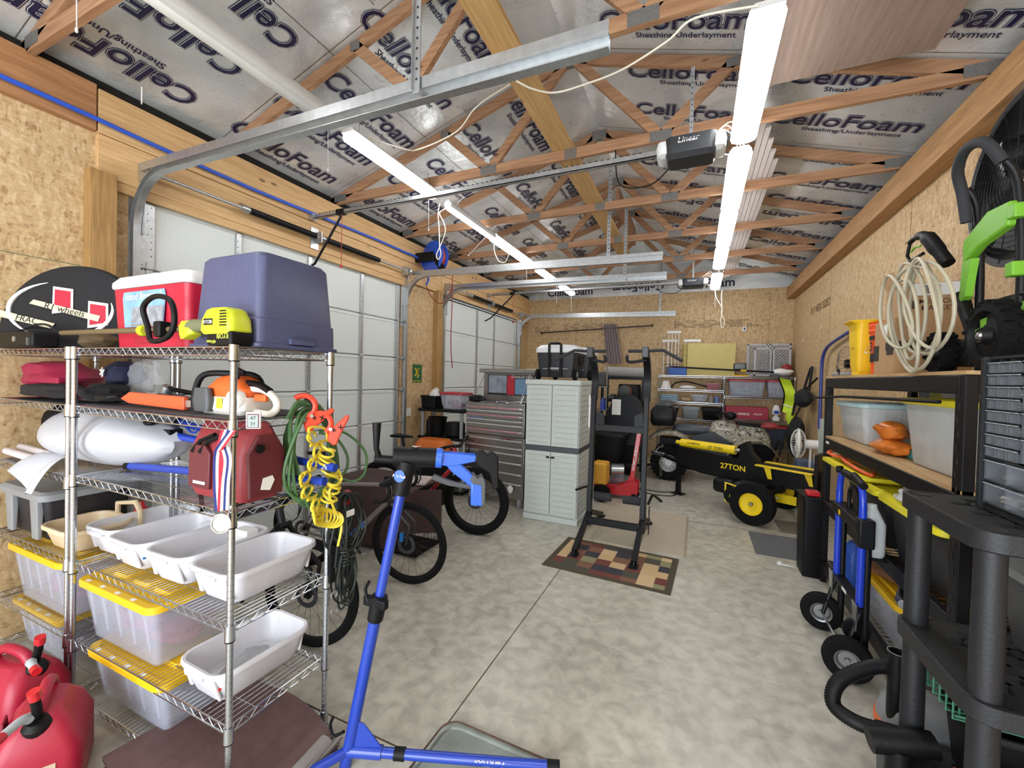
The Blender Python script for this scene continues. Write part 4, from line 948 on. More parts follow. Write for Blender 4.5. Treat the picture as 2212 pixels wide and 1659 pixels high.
for k, (p, q) in enumerate((((-2.72, 1.20, z3+.025), (-1.50, 1.36, z3+.06)), ((-2.58, 1.36, z3+.25), (-1.98, 1.33, z3+.2)), ((-2.75, 1.24, z3+.22), (-1.48, 1.40, z3+.115)))):
    obj('stand_tube', tb(p, q), BLUE, t); obj('end_cap', B().cyl(V(p)-(V(q)-V(p)).normalized()*.03, p, .021, 14), BLACK, t)
obj('tube_lettering', B().text('Park', .03, (-1.53, 1.375, z3+.12), X, Z, off=.01), WHITEP, t)
obj('clamp_head', B().cyl((-2.80, 1.22, z3+.20), (-2.72, 1.24, z3+.20), .04, 16).cbox((-2.5, 1.27, z3+.19), (.1, .06, .08)), BLACK, t)
obj('crank_handle', B().tube(spline([(-2.82, 1.2, z3+.22), (-2.86, 1.2, z3+.21), (-2.90, 1.19, z3+.13), (-2.93, 1.19, z3+.09)], 4), [.015]*5+[.012]*4+[.017]*4, 10), BLACK, t)
obj('clamp_knob', B().blob((-2.60, 1.22, z3+.26), (.04, .018, .015), 3, .1).cyl((-2.6, 1.22, z3+.2), (-2.6, 1.22, z3+.25), .01, 8), BLACK, t)
obj('small_hook', B().tube([(-2.42, 1.30, z3+.24), (-2.38, 1.3, z3+.22), (-2.34, 1.3, z3+.22), (-2.33, 1.3, z3+.245)], .006, 6), BLUE, t)
WB = M_('white_film_bag', '#bfc0c6', .55, bump=.5, scale=7)
t = thing('plastic_sack', 'big white plastic sack spread over the shelf behind the double posts', 'plastic sack', (-3.1, 1.27, z3))
bl = B().blob((-3.10, 1.27, z3+.15), (.70, .20, .16), 3, .08, 40, 20, 2.)
bl.v = [(a[0], a[1], max(a[2], z3+.004)) for a in bl.v]; obj('sack_body', bl, WB, t)
obj('sack_corner', B().sheet(lambda u, v: (-3.42+.30*u+.04*v, 1.12-.16*v-.02*math.sin(u*9), z3+.05+.03*math.sin(u*8)*v-.16*v*v*(.5+u*.7)), 10, 8), WB, t)
solo('helmet', B().blob((-3.72, 1.33, z3+.17), (.11, .14, .15), 12, .08, 20, 12), BLACK, 'black rounded shell between the wall and the white sack', 'helmet')
for k, (dy, dz) in enumerate(((0, .02), (.06, .035))):
    solo('paper_roll', B().tube([(-3.84, 1.08+dy, z3+dz), (-3.35, 1.05+dy, z3+dz)], .02, 12), M_('pink_white_paper', '#d9cfd2', .7), ['pale paper roll lying at the shelf edge, the lower of two', 'pale paper roll lying behind another under the sack'][k], 'paper roll')

# ---------------------------------------------------------------- clamps, hoses and cables on the rack end
def spring_clamp(c, label, ang, lean):
    t = thing('spring_clamp', label, 'clamp', c, rot=(0, lean, ang))
    CL = M_('clamp_orange_red', '#e04a2f', .38)
    obj('jaw', B().tube(arc((0, 0, 0), .048, -60, 150, 14, X, Z), .013, 8), CL, t, local=True)
    obj('jaw_pad', B().tube(arc((0, 0, 0), .036, -20, 100, 8, X, Z), .006, 6), BLACK, t, local=True)
    obj('handle_grip', B().prism([(-.01, .0), (.02, .03), (.075, .075), (.085, .06), (.06, .02), (.03, -.035), (.02, -.06), (.0, -.06), (-.02, -.03)], (.045, 0, -.045), X, Z, .024), CL, t, local=True, bevel=.006)
    obj('grip_print', B().text('* x', .04, (.075, -.0135, -.03), (X+Z*.8), (Z-X*.8), off=.015), BLACK, t, local=True)
    obj('pivot', B().cyl((.045, -.016, -.03), (.045, .016, -.03), .008, 10), GALV, t, local=True)
    return t
q = at(655, 878, x=-1.60)
spring_clamp(q, 'orange red hose clamp at the shelf edge holding the green hose', .9, .3)
q = at(690, 915, x=-1.56)
spring_clamp(q+V((0, 0, .0)), 'orange red hose clamp on the rack post holding the coiled yellow hose', .75, -.1)
GH = M_('green_hose', '#4d7348', .5)
b = B()
for k in range(7):
    c = at(668+k*3, 985, x=-1.60-.012*k); rx, rz = .115+.012*(k % 3), .20+.018*(k % 4)
    b.tube([c + Y*(rx*math.sin(a)*(1+.12*math.sin(2*a+k))) + Z*(rz*math.cos(a)-.02*k*math.sin(a)) - X*.02*math.sin(a*2+k) for a in np.linspace(0, 2*PI, 30)[:-1]], .0075, 6, closed=True)
b.tube(spline([at(620, 905, x=-1.62), at(640, 870, x=-1.6), at(662, 870, x=-1.6)], 6), .008, 6)
b.tube(spline([at(690, 930, x=-1.60), at(745, 935, x=-1.58), at(788, 975, x=-1.56), at(788, 1020, x=-1.56), at(765, 1040, x=-1.57), at(738, 1035, x=-1.6), at(720, 1045, x=-1.6)], 8), .0065, 6)
b.tube(spline([at(690, 935, x=-1.60), at(725, 945, x=-1.58), at(750, 985, x=-1.57), at(745, 1020, x=-1.58), at(715, 1030, x=-1.6)], 8), .0065, 6)
solo('garden_hose', b, GH, 'green hose coiled and clipped to the rack end behind the yellow one', 'hose')
b = B(); pts = []
YH = M_('yellow_hose', '#e8d23a', .32, coat=.3)
N = 19*12
for i in range(N):
    u = i/N; py = 945+ (1105-945)*min(1, u*1.15); px_ = 672+14*math.sin(u*9) if u < .87 else 690
    c = at(px_, py, x=-1.55); a = 2*PI*i/12
    r = .042+.006*math.sin(u*31)
    pts.append(c + V((-.02*math.cos(a), r*math.cos(a)*.95, .012*math.sin(a)+ .020*math.sin(a*.5+u*20))))
b.tube(pts, .0058, 7)
pts = []
for i in range(12*11):
    u = i/(12*11); c = at(712-8*math.sin(u*7), 960+125*u, x=-1.54); a = 2*PI*i/12
    pts.append(c + V((-.03*math.sin(a), .033*math.cos(a), .014*math.sin(a)+.01*math.sin(u*40))))
b.tube(pts, .0058, 7)
for k in range(9):
    c = at(678+k*5, 1112+k*1.2, x=-1.54); tw_ = -.9+.22*k; b.tube([c + (Y*math.cos(tw_)+X*math.sin(tw_))*(.046*math.cos(a)) + Z*(.036*math.sin(a)) - X*(.010*math.sin(a)) for a in np.linspace(0, 2*PI, 20)[:-1]], .0058, 7, closed=True)
b.tube(spline([at(672, 950, x=-1.55), at(668, 925, x=-1.55), at(700, 925, x=-1.55), at(708, 950, x=-1.54)], 6), .0058, 7)
b.tube(spline([at(720, 1000, x=-1.52), at(738, 1035, x=-1.52), at(712, 1060, x=-1.52), at(722, 1100, x=-1.52), at(738, 1130, x=-1.52), at(730, 1180, x=-1.52)], 6), .0058, 7)
t = solo('coiled_air_hose', b, YH, 'bright yellow coiled air hose hanging from the clamp', 'air hose')
obj('hose_end', B().tube([at(730, 1180, x=-1.52), at(725, 1225, x=-1.52)], .008, 8), BLACK, t)
BC = M_('black_green_cable', '#1d2421', .5)
b = B(); rd = random.Random(4)
for k in range(13):
    top = at(745+rd.uniform(-10, 12), 1070, x=-1.62+.06*rd.random()); w_ = rd.uniform(.03, .09); L = rd.uniform(.25, .30)
    c = top - Z*L*.5
    b.tube([c + Y*(w_*math.sin(a)*(1+.3*math.sin(a*2+k))) + X*(.03*math.cos(a+k)) + Z*(L*.55*math.cos(a)) for a in np.linspace(0, 2*PI, 22)[:-1]], .0052, 6, closed=True)
for k in range(9):
    top = at(742+rd.uniform(-6, 8), 1185, x=-1.60); w_ = rd.uniform(.03, .075); L = rd.uniform(.22, .32); c = top - Z*L*.5
    b.tube([c + Y*(w_*math.sin(a)+.015) + X*(.02*math.cos(a+k)) + Z*(L*.5*math.cos(a)) for a in np.linspace(0, 2*PI, 22)[:-1]], .0048, 6, closed=True)
for k in range(8):
    c = at(745, 1165+k*7, x=-1.6); b.tube([c + Y*(.035*math.cos(a)) + X*(.035*math.sin(a)) + Z*.004*math.cos(a) for a in np.linspace(0, 2*PI, 16)[:-1]], .0052, 6, closed=True)
t = solo('extension_cable', b, BC, 'black cable bundle wrapped and hanging beside the rack post', 'cable')
obj('paper_tag', B().cbox(at(757, 1108, x=-1.53), (.002, .05, .03)), PAPER, t)
t = thing('red_spring_clamp', 'small red spring clamp behind the black cable bundle', 'clamp', at(752, 1075, x=-1.6))
obj('jaws', B().tube(arc(at(748, 1075, x=-1.6), .03, -120, 120, 10, Y, Z), .01, 6), RED, t)
t = thing('metal_hook_latch', 'steel snap hooks hanging on the rack post below the cables', 'snap hook', at(722, 1300, x=-1.6))
for k in range(2): obj('hook', B().tube(arc(at(722, 1285+k*35, x=-1.58), .018, -60, 230, 12, Y, Z), .004, 6), GALV, t)
obj('strap', B().box(-1.6, -1.59, 1.485, 1.515, .72, .86), BLACK, t)

# ---------------------------------------------------------------- floor level, left
GR = M_('petrol_can_red', '#a51c36', .4)
def gas_can(x, y, rz, label, s=1.):
    t = thing('petrol_can', label, 'petrol can', (x, y, 0), rz=rz, group='red petrol cans')
    b = B().loft([(.30*s, .24*s, .04, 0), (.32*s, .26*s, .05, .02), (.32*s, .26*s, .05, .20*s), (.28*s, .20*s, .05, .28*s), (.20*s, .12*s, .04, .335*s)], (-.0, 0, 0), n=5)
    obj('tank', b, GR, t, local=True, ang=50)
    obj('carry_handle', B().tube(spline([(-.13*s, 0, .24*s), (-.12*s, 0, .34*s), (-.05*s, 0, .385*s), (.05*s, 0, .36*s), (.08*s, 0, .29*s)], 5), .022, 10), GR, t, local=True)
    obj('handle_recess', B().prism([(-.07, -.04), (.05, -.05), (.02, .05), (-.03, .06)], (-.01, -.113*s, .245*s), X, Z, .006), M_('petrol_can_shade_red', '#7c1630', .5), t, local=True)
    obj('filler_cap', B().lathe([(0, 0), (.042, 0), (.045, .03), (.03, .05), (0, .05)], (.10*s, 0, .285*s), (.25, 0, .97), 18), BLACK, t, local=True)
    sp = obj('spout', B().tube(spline([(.10*s, 0, .33*s), (.12*s, 0, .39*s), (.13*s, -.005, .43*s)], 4), .016, 10), BLACK, t, local=True)
    obj('spout_cap', B().cyl((.128*s, 0, .425*s), (.137*s, -.005, .46*s), .02, 12), RED, sp, local=True)
    nz = obj('pouring_nozzle', B().tube(spline([(.11*s, -.02, .345*s), (.14*s, -.04, .36*s), (.20*s, -.07, .36*s)], 4), [.02, .02, .018, .018, .017, .016, .016, .016, .015], 10), M_('nozzle_blue_grey', '#b6c2c8', .4), t, local=True)
    obj('nozzle_tip', B().cyl((.20*s, -.07, .36*s), (.235*s, -.085, .36*s), .018, 12), RED, nz, local=True)
    lab = obj('warning_label', B().box(.161*s, .1625*s, -.06, .06, .04, .17), M_('beige_label', '#c3ad92', .6), t, local=True)
    obj('label_print', B().box(.1628*s, .1632*s, -.055, .055, .05, .085).text('GASOLINE', .018, (.163*s, 0, .12), Y, Z, off=.01), INK, lab, local=True)
    return t
gas_can(-2.45, .80, -.5, 'red petrol can nearest the rack post, spout toward the rack', 1.02)
gas_can(-2.93, .86, .3, 'red petrol can standing beside another, partly cut by the picture edge')
t = solo('open_crate', tub(B(), -3.1, 1.12, 0.0, .5, .34, .2, .02, .03), DGREY, 'grey open crate with dark contents behind the petrol cans', 'crate')
t.location.z = 0.002; t.location.y = .985+.3; t.location.x = -2.98+.0
bpy.data.objects.remove(t)
# folded tarp
TP = M_('brown_tarp', '#5a4340', .6, bump=.3, scale=16, var=.2); TPG = M_('grey_tarp_back', '#8a8580', .7)
t = thing('folded_tarp', 'brown tarp folded in layers on the floor by the repair stand', 'tarp', (-1.75, 1.15, 0))
def layer(z, ins, th, m, seed):
    def fn(u, v):
        x = -2.25+ins + u*(.80-ins*1.2) + .02*math.sin(v*5+seed); y = .80+ins + v*(.62-ins) + .02*math.sin(u*6+seed*2)
        return (x, y+.10*(1-u), z + .006*math.sin(7*u)*math.sin(5*v) + .003*math.sin(17*u))
    b = B().sheet(fn, 20, 16); n0 = len(b.v); top = list(b.v)
    b.add([(a[0], a[1], max(.001, a[2]-th)) for a in top], [tuple(reversed(f)) for f in b.f])
    return b
for k in range(5):
    obj('tarp_fold', layer(.02+k*.019, .012*(k % 2)+.005*k, .012, TP, k*1.3), TP if k % 2 == 0 else TPG, t)
obj('rolled_edge', B().tube(spline([(-1.47, .86, .05), (-1.46, 1.1, .06), (-1.49, 1.38, .055)], 6), .045, 10).tube(spline([(-1.44, .9, .03), (-1.43, 1.12, .035), (-1.47, 1.36, .03)], 6), .03, 8), TPG, t)
# repair stand
t = thing('repair_stand', 'tall blue and black bicycle repair stand leaning on the open floor', 'repair stand', (-1.34, 1.42, 0))
p0, p1 = V((-1.37, 1.385, .02)), V((-1.16, 1.50, 1.36)); up_ = (p1-p0).normalized()
def on(z): return p0 + up_*((z-p0.z)/up_.z)
obj('lower_tube', B().cyl(on(.0), on(.74), .026, 20), BLUE, t); obj('upper_tube', B().cyl(on(.7), on(1.30), .0215, 20), BLUE, t)
cc = on(.74); cb = B().lathe([(.027, -.09), (.034, -.09), (.036, -.02), (.036, .02), (.024, .025)], cc, up_, 20).cbox(cc+V((.0, -.02, -.0)), (.12, .03, .04))
obj('height_collar', cb, BLACK, t, bevel=.005)
obj('quick_lever', B().tube(spline([cc+V((-.035, -.03, .0)), cc+V((-.05, -.03, .05)), cc+V((-.03, -.03, .09))], 4), .007, 8), BLACK, t)
hd = on(1.30)
obj('head_casting', B().tube([hd-up_*.09, hd, hd+up_*.06], [.036, .040, .046], 18).cyl(hd+up_*.06+V((-.05, -.03, .02)), hd+up_*.06+V((.11, .075, .012)), .043, 18), BLACK, t, ang=30)
dsc = hd + V((.005, -.042, .0)); obj('round_logo_badge', B().lathe([(0, .001), (.026, .001), (.026, 0)], dsc, (.15, -1, .1), 24), M_('badge_blue', '#2c5cc4', .4), t)
obj('badge_lettering', B().text('Park Tool', .017, dsc+V((.0, -.003, 0)), X, Z, off=.012, shear=.2), WHITEP, t)
hc = hd+up_*.06+V((.03, .02, .04)); obj('head_star_print', B().text('A', .06, hc+Z*.024, (X+Y*.6), (-Y+X*.5), off=.02), WHITEP, t)
ax_ = V((.84, .54, -.08)).normalized(); e0 = hd+up_*.06+V((.11, .075, .012))
obj('crank', B().cyl(hd+up_*.06-ax_*.05, hd+up_*.06-ax_*.14, .018, 12).tube([hd+up_*.06-ax_*.12, hd+up_*.06-ax_*.12+V((0, -.02, .05)), hd+up_*.06-ax_*.12+V((-.0, -.02, .16))], [.014, .012, .019], 12), BLACK, t)
sd_ = ax_.cross(Z).normalized()
s1 = obj('clamp_arm', B().prism([(-.01, -.028), (.06, -.03), (.17, .0), (.18, .028), (.06, .03), (-.01, .03)], e0+sd_*.02, ax_, Z, .008).prism([(-.01, -.028), (.06, -.03), (.17, .0), (.18, .028), (.06, .03), (-.01, .03)], e0-sd_*.02, ax_, Z, .008).lathe([(0, 0), (.044, 0), (.044, .03), (0, .03)], e0-ax_*.01, ax_, 20), M_('bright_blue_paint', '#2f62d0', .3, coat=.4), t, bevel=.006)
s2 = obj('lower_clamp_jaw', B().prism([(.02, -.01), (.06, -.055), (.16, -.125), (.19, -.09), (.08, .0), (.04, .02)], e0, ax_, Z, .034).prism([(.15, -.20), (.21, -.20), (.20, -.09), (.15, -.08)], e0, ax_, Z, .05), M_('bright_blue_paint', '#2f62d0', .3), t, bevel=.006)
obj('jaw_cover', B().prism([(.17, .04), (.20, .055), (.22, .035), (.245, .05), (.27, .03), (.275, -.11), (.25, -.125), (.235, -.05), (.20, -.03), (.165, -.0)], e0, ax_, Z, .06), BLACK, t, bevel=.006)
obj('jaw_pad', B().prism([(.145, -.08), (.16, -.055), (.18, -.075), (.20, -.06), (.215, -.09), (.215, -.19), (.20, -.20), (.195, -.105), (.155, -.1)], e0, ax_, Z, .064), DGREY, t, bevel=.004)
obj('release_lever', B().tube(spline([e0+ax_*.16-Z*.12, e0+ax_*.06-Z*.11, e0-ax_*.02-Z*.085], 5), [.012]*5+[.014]*6, 8), DGREY, t)
obj('base_gusset', B().prism([(0, 0), (.0, .17), (.05, .15), (.14, .03)], on(.08)+V((.02, .0, -.03)), (V((.75, .35, 0))).normalized(), Z, .006), BLUE, t)
fl = V((-.50, 1.745, .045)); g0 = on(.075)
obj('floor_leg', B().cyl(g0, g0+(fl-g0)*.95, .021, 18), BLUE, t); obj('leg_foot', B().cyl(g0+(fl-g0)*.94, fl, .024, 18), BLACK, t)
obj('leg_band', B().cyl(g0+(fl-g0)*.22, g0+(fl-g0)*.27, .026, 18), BLACK, t)
obj('leg_socket', B().cyl(g0, g0+(fl-g0)*.16, .028, 18), BLUE, t)
lc = g0+(fl-g0)*.68+V((0, -.0215, .006)); obj('leg_lettering', B().text('ParkTool', .035, lc, (g0-fl), (0, 0, -1), off=.015, shear=.15), WHITEP, t)
obj('second_floor_leg', B().cyl(g0, (-1.62, .90, .03), .021, 14), BLUE, t)
obj('black_hook', B().tube(spline([on(.16)+V((-.03, -.02, 0)), on(.16)+V((-.08, -.03, -.03)), on(.16)+V((-.10, -.03, .01)), on(.16)+V((-.085, -.03, .05))], 4), .007, 8), BLACK, t)
# metal drip pan
PAN = M_('stained_zinc', '#8d958f', .38, .6, var=.35, scale=5); 
t = thing('drip_pan', 'stained galvanised drip pan on the floor under the blue stand leg', 'drip pan', (-.8, 1.4, 0))
o = (-.80, 1.38, .0); R = RZ(-.02)
obj('pan_tray', B().loft([(.56, .76, .07, .001), (.585, .785, .075, .014), (.60, .80, .08, .018), (.60, .80, .08, .021), (.575, .775, .075, .018), (.555, .755, .07, .006)], o, 6, R=R), PAN, t)
obj('rust_rim', B().tube([V((a, b_, .0205))+V((o[0], o[1], 0)) for a, b_ in [(R @ V((p[0], p[1], 0)))[:2] for p in rrect(.6, .8, .08, 6)]], .005, 6, closed=True), M_('rusty_rim', '#5f4a3c', .8, var=.4, scale=20), t)
def stain(c, r, m, seed, label, name='floor_stain'):
    b = B(); rd_ = random.Random(seed); n = 22; vs = [V(c)]
    for i in range(n):
        a = 2*PI*i/n; k = 1+.3*math.sin(3*a+seed)+.2*rd_.uniform(-1, 1); vs.append(V(c)+V((r[0]*k*math.cos(a), r[1]*k*math.sin(a), 0)))
    return b.add(vs, [(0, i+1, (i+1) % n+1) for i in range(n)])
obj('dried_splash', stain((-.62, 1.58, .0075), (.08, .05), None, 2, '').add(*(lambda q: (q.v, q.f))(stain((-.55, 1.45, .0076), (.035, .14), None, 5, ''))), M_('dried_white_paint', '#c6cdc9', .7, var=.3, scale=20), t)
# ---------------------------------------------------------------- bicycles
def wheel(par, x, r, tw, n_sp=24, knobby=False, disc=True, name='front_wheel'):
    w_ = bpy.data.objects.new(name, None); sc.collection.objects.link(w_); w_.parent = par; w_.location = (x, 0, r)
    ri = r-tw; rim = r-tw*1.15
    if knobby:
        pr = [(ri, -tw*.35), (r-tw*.45, -tw*.5), (r-.012, -tw*.42), (r-.006, 0), (r-.012, tw*.42), (r-tw*.45, tw*.5), (ri, tw*.35)]
    else: pr = [(ri, -tw*.35), (r-tw*.5, -tw*.5), (r-tw*.1, -tw*.28), (r, 0), (r-tw*.1, tw*.28), (r-tw*.5, tw*.5), (ri, tw*.35)]
    ty = obj('tyre', B().lathe(pr, (0, 0, 0), Y, 56), RUBBER, w_, local=True)
    if knobby:
        kb = B()
        for i in range(60):
            a = 2*PI*i/60
            for k, yy in enumerate((-.028, -.010, .010, .028)):
                aa = a + (.05 if k % 2 else 0); rr = r-.008-(.008 if k in (0, 3) else 0)
                kb.cbox((rr*math.cos(aa), yy, rr*math.sin(aa)), (.014, .013, .014), Mx.Rotation(-aa, 3, 'Y'))
        obj('tread_knob_pattern', kb, RUBBER, ty, local=True)
    obj('rim', B().lathe([(ri+.004, -tw*.33), (ri-.02, -tw*.26), (ri-.022, 0), (ri-.02, tw*.26), (ri+.004, tw*.33)], (0, 0, 0), Y, 56), BLACK, w_, local=True)
    sp = B()
    for i in range(n_sp):
        a = 2*PI*i/n_sp; s = 1 if i % 2 else -1; a2 = a + (.9 if (i//2) % 2 else -.9)
        sp.tube([(.024*math.cos(a2), s*.025, .024*math.sin(a2)), ((ri-.018)*math.cos(a), 0, (ri-.018)*math.sin(a))], .0013, 4, caps=False)
    obj('spoke_pattern', sp, M_('dark_spoke', '#3b3b3d', .3, .7), w_, local=True)
    obj('hub', B().lathe([(0, -.05), (.012, -.05), (.014, -.03), (.03, -.028), (.03, -.022), (.016, -.018), (.016, .018), (.03, .022), (.03, .028), (.014, .03), (.012, .05), (0, .05)], (0, 0, 0), Y, 18), BLACK, w_, local=True)
    if disc: obj('brake_disc', B().lathe([(.05, -.034), (.08, -.034), (.08, -.036), (.05, -.036), (.05, -.034)], (0, 0, 0), Y, 32), M_('disc_steel', '#55565a', .35, .7), w_, local=True)
    return w_
def bicycle(label, loc, rz, r, tw, fm, style, lean=0., rear=True, accents=None):
    t = thing('bicycle', label, 'bicycle', loc, rot=(lean, 0, rz))
    wheel(t, 0, r, tw, knobby=style == 'mtb')
    WBASE = 1.04 if style == 'drop' else 1.12
    if rear: wheel(t, -WBASE, r, tw, knobby=style == 'mtb', name='rear_wheel')
    bb = V((-WBASE+.43, 0, .28)); ra = V((-WBASE, 0, r)); ha = .31
    hb = V((-.16 if style == 'drop' else -.22, 0, r+.36 if style == 'drop' else r+.42)); ht = hb + V((-.045, 0, .13)); st = bb + V((-.17, 0, .52 if style == 'drop' else .42))
    f = B().tube([hb, bb+V((.02, 0, .01))], [.022, .024], 12).tube([ht+V((0, 0, -.02)), st+V((.0, 0, -.03))], .017, 12).tube([bb, st], .017, 12).tube([hb+V((0, 0, -.02)), ht+V((0, 0, .02))], .024, 12)
    for s in (-1, 1): f.tube([bb+V((0, s*.03, 0)), ra+V((0, s*.06, 0))], .011, 8).tube([st+V((.02, s*.02, -.06)), ra+V((0, s*.06, 0))], .009, 8)
    obj('frame', f, fm, t, local=True)
    if accents: obj('down_tube_accent', B().tube([bb+(hb-bb)*.12, bb+(hb-bb)*.42], .0258, 12), accents, t, local=True)
    fk = B()
    fk.cyl(hb+V((.01, -.05, -.02)), hb+V((.01, .05, -.02)), .022, 10)
    for s in (-1, 1):
        yy = s*(tw/2+.022)
        if style == 'mtb': fk.tube([hb+V((.01, yy, -.02)), (0.02, yy, r+.18)], .017, 10).tube([(0.03, yy, r+.2), (0, yy, r)], .023, 10)
        else: fk.tube([hb+V((.01, yy*.8, -.02)), (.03, yy, r+.16), (0, yy, r)], [.017, .015, .011], 10)
    obj('fork', fk, BLACK if style != 'drop' else M_('carbon_fork', '#232225', .3), t, local=True)
    sm = ht + V((.07, 0, .045))
    obj('stem', B().tube([ht+V((0, 0, .0)), ht+V((-.012, 0, .04)), sm], .016, 10), BLACK, t, local=True)
    h = B()
    if style == 'drop':
        for s in (-1, 1):
            h.tube(spline([sm, sm+V((0, s*.19, 0)), sm+V((.07, s*.21, -.002)), sm+V((.09, s*.215, -.06)), sm+V((.05, s*.22, -.12)), sm+V((-.04, s*.23, -.125))], 6), .015, 10)
        obj('handlebar', h, BLACK, t, local=True); hh = B()
        for s in (-1, 1): hh.tube(spline([sm+V((.06, s*.21, .01)), sm+V((.12, s*.21, .035)), sm+V((.13, s*.21, .07))], 4), [.018, .018, .019, .019, .019, .018, .017, .016, .015], 10).tube([sm+V((.12, s*.21, .02)), sm+V((.13, s*.215, -.05)), sm+V((.10, s*.22, -.1))], .006, 6)
        obj('brake_hood', hh, BLACK, t, local=True)
    else:
        h.tube(spline([sm+V((-.06, -.38, .035)), sm+V((-.03, -.2, .035)), sm+V((0, -.04, .0)), sm+V((0, .04, 0)), sm+V((-.03, .2, .035)), sm+V((-.06, .38, .035))], 6), .013, 10)
        obj('handlebar', h, BLACK, t, local=True); hh = B()
        for s in (-1, 1): hh.tube([sm+V((-.058, s*.38, .035)), sm+V((-.045, s*.27, .035))], .017, 10).tube([sm+V((-.03, s*.24, .03)), sm+V((.03, s*.27, .02)), sm+V((.02, s*.35, .0))], .006, 6)
        obj('grip', hh, RUBBER, t, local=True)
        cb = B()
        for k in range(3): cb.tube(spline([sm+V((0, .12-.1*k, .03)), sm+V((.10, .05-.04*k, .02)), sm+V((.09, 0, -.12)), hb+V((.03, .02, 0))], 6), .003, 5)
        obj('control_cable', cb, BLACK, t, local=True)
    sd = st + V((-.05, 0, .22 if style == 'drop' else .32))
    obj('seat_post', B().tube([st, sd], .014, 10), BLACK, t, local=True)
    obj('saddle', B().add([sd+V(p) for p in ((-.13, -.07, .03), (-.13, .07, .03), (-.05, -.065, .035), (-.05, .065, .035), (.06, -.022, .03), (.06, .022, .03), (.14, -.015, .025), (.14, .015, .025),
        (-.12, -.05, .0), (-.12, .05, .0), (-.05, -.04, .0), (-.05, .04, .0), (.06, -.015, .0), (.06, .015, .0), (.135, -.01, .0), (.135, .01, .0))],
        [(0, 2, 3, 1), (2, 4, 5, 3), (4, 6, 7, 5), (8, 9, 11, 10), (10, 11, 13, 12), (12, 13, 15, 14), (0, 8, 10, 2), (2, 10, 12, 4), (4, 12, 14, 6), (1, 3, 11, 9), (3, 5, 13, 11), (5, 7, 15, 13), (0, 1, 9, 8), (6, 14, 15, 7)]), BLACK, t, local=True, bevel=.01)
    cs = B().lathe([(.03, .05), (.085, .05), (.09, .047), (.085, .044), (.03, .044)], bb, Y, 32).tube([bb+V((0, .06, 0)), bb+V((.1, .065, -.13))], .011, 8).tube([bb+V((0, -.06, 0)), bb+V((-.1, -.065, .13))], .011, 8)
    obj('crankset', cs, BLACK, t, local=True)
    for s, p in ((1, bb+V((.1, .11, -.13))), (-1, bb+V((-.1, -.11, .13)))): obj('pedal', B().cbox(p, (.09, .09, .018)), GALV, t, local=True, bevel=.004)
    if style == 'drop': obj('front_caliper', B().cbox((-.04, -.04, r+.06), (.03, .02, .07)), M_('blue_anodised', '#2f7fd0', .3, .4), t, local=True)
    return t
TI = M_('satin_titanium', '#8d8683', .35, .6)
bicycle('drop bar bicycle with a blue accented down tube behind the upright repair stand', (-2.15, 2.83, 0), math.radians(8), .345, .042, TI, 'drop', lean=.04, accents=M_('accent_blue', '#2b62c9', .35))
bicycle('mountain bicycle with knobby tyres and a red frame in front of the tool chest', (-2.18, 4.04, 0), math.radians(8), .375, .075, M_('red_carbon_frame', '#b3202c', .3, coat=.4), 'mtb', lean=.04)
bicycle('bicycle mostly hidden behind the wire rack, its front wheel and fork showing', (-2.2, 1.90, 0), math.radians(10), .345, .042, M_('dark_frame', '#2a2a30', .35), 'flat')
# crates behind
BR = M_('brown_blanket', '#43302c', .9, bump=.3, scale=12, var=.15)
t = thing('dog_crate', 'black wire dog crate showing under the brown blanket behind the gravel bicycle', 'dog crate', (-2.75, 3.55, 0))
x0, x1, y0, y1, h = -3.35, -2.38, 3.22, 3.66, .66
cb = B()
for i in range(25):
    x = x0+(x1-x0)*i/24
    for yy in (y0, y1): cb.tube([(x, yy, .01), (x, yy, h)], .002, 4)
for j in range(9):
    z = .02+(h-.03)*j/8
    cb.tube([(x0, y0, z), (x1, y0, z), (x1, y1, z), (x0, y1, z)], .003, 4, closed=True)
for i in range(14):
    y = y0+(y1-y0)*i/13
    for xx in (x0, x1): cb.tube([(xx, y, .01), (xx, y, h)], .002, 4)
obj('wire_cage', cb, BLACK, t); obj('crate_tray', B().box(x0+.01, x1-.01, y0+.01, y1-.01, .012, .03), BLACK, t)
def cloth(u, v):
    # over the top, down the front
    x = x0-.02+(x1-x0+.03)*u; s = v*(.62+.62)*(1 if u < .74 else .78)
    if s < .45: return (x, y1+.01-s, h+.012+.008*math.sin(9*u+3*v))
    d = (s-.45)*.8; return (x, y0-.03-.015*math.sin(8*u)-.01*d, h+.012-d*(1.0 if u < .7 else 1.0))
b = B().sheet(cloth, 24, 24)
solo('crate_blanket', b, BR, 'dark brown blanket draped over the wire dog crate', 'blanket')
t = thing('cardboard_sheet', 'dark brown board standing on edge at the end of the covered crate', 'board', (-2.15, 3.5, 0))
obj('board_panel', B().beam((-2.37, 3.17, .47), (-2.15, 3.30, .47), .012, .40), M_('dark_board', '#3a2823', .85), t)
solo('news_sheets', B().cbox((-2.55, 3.42, .69), (.30, .3, .02), RZ(.3)), M_('crumpled_paper', '#b3a8a3', .8, var=.2), 'crumpled pale paper sheets lying on top of the covered crate', 'paper')
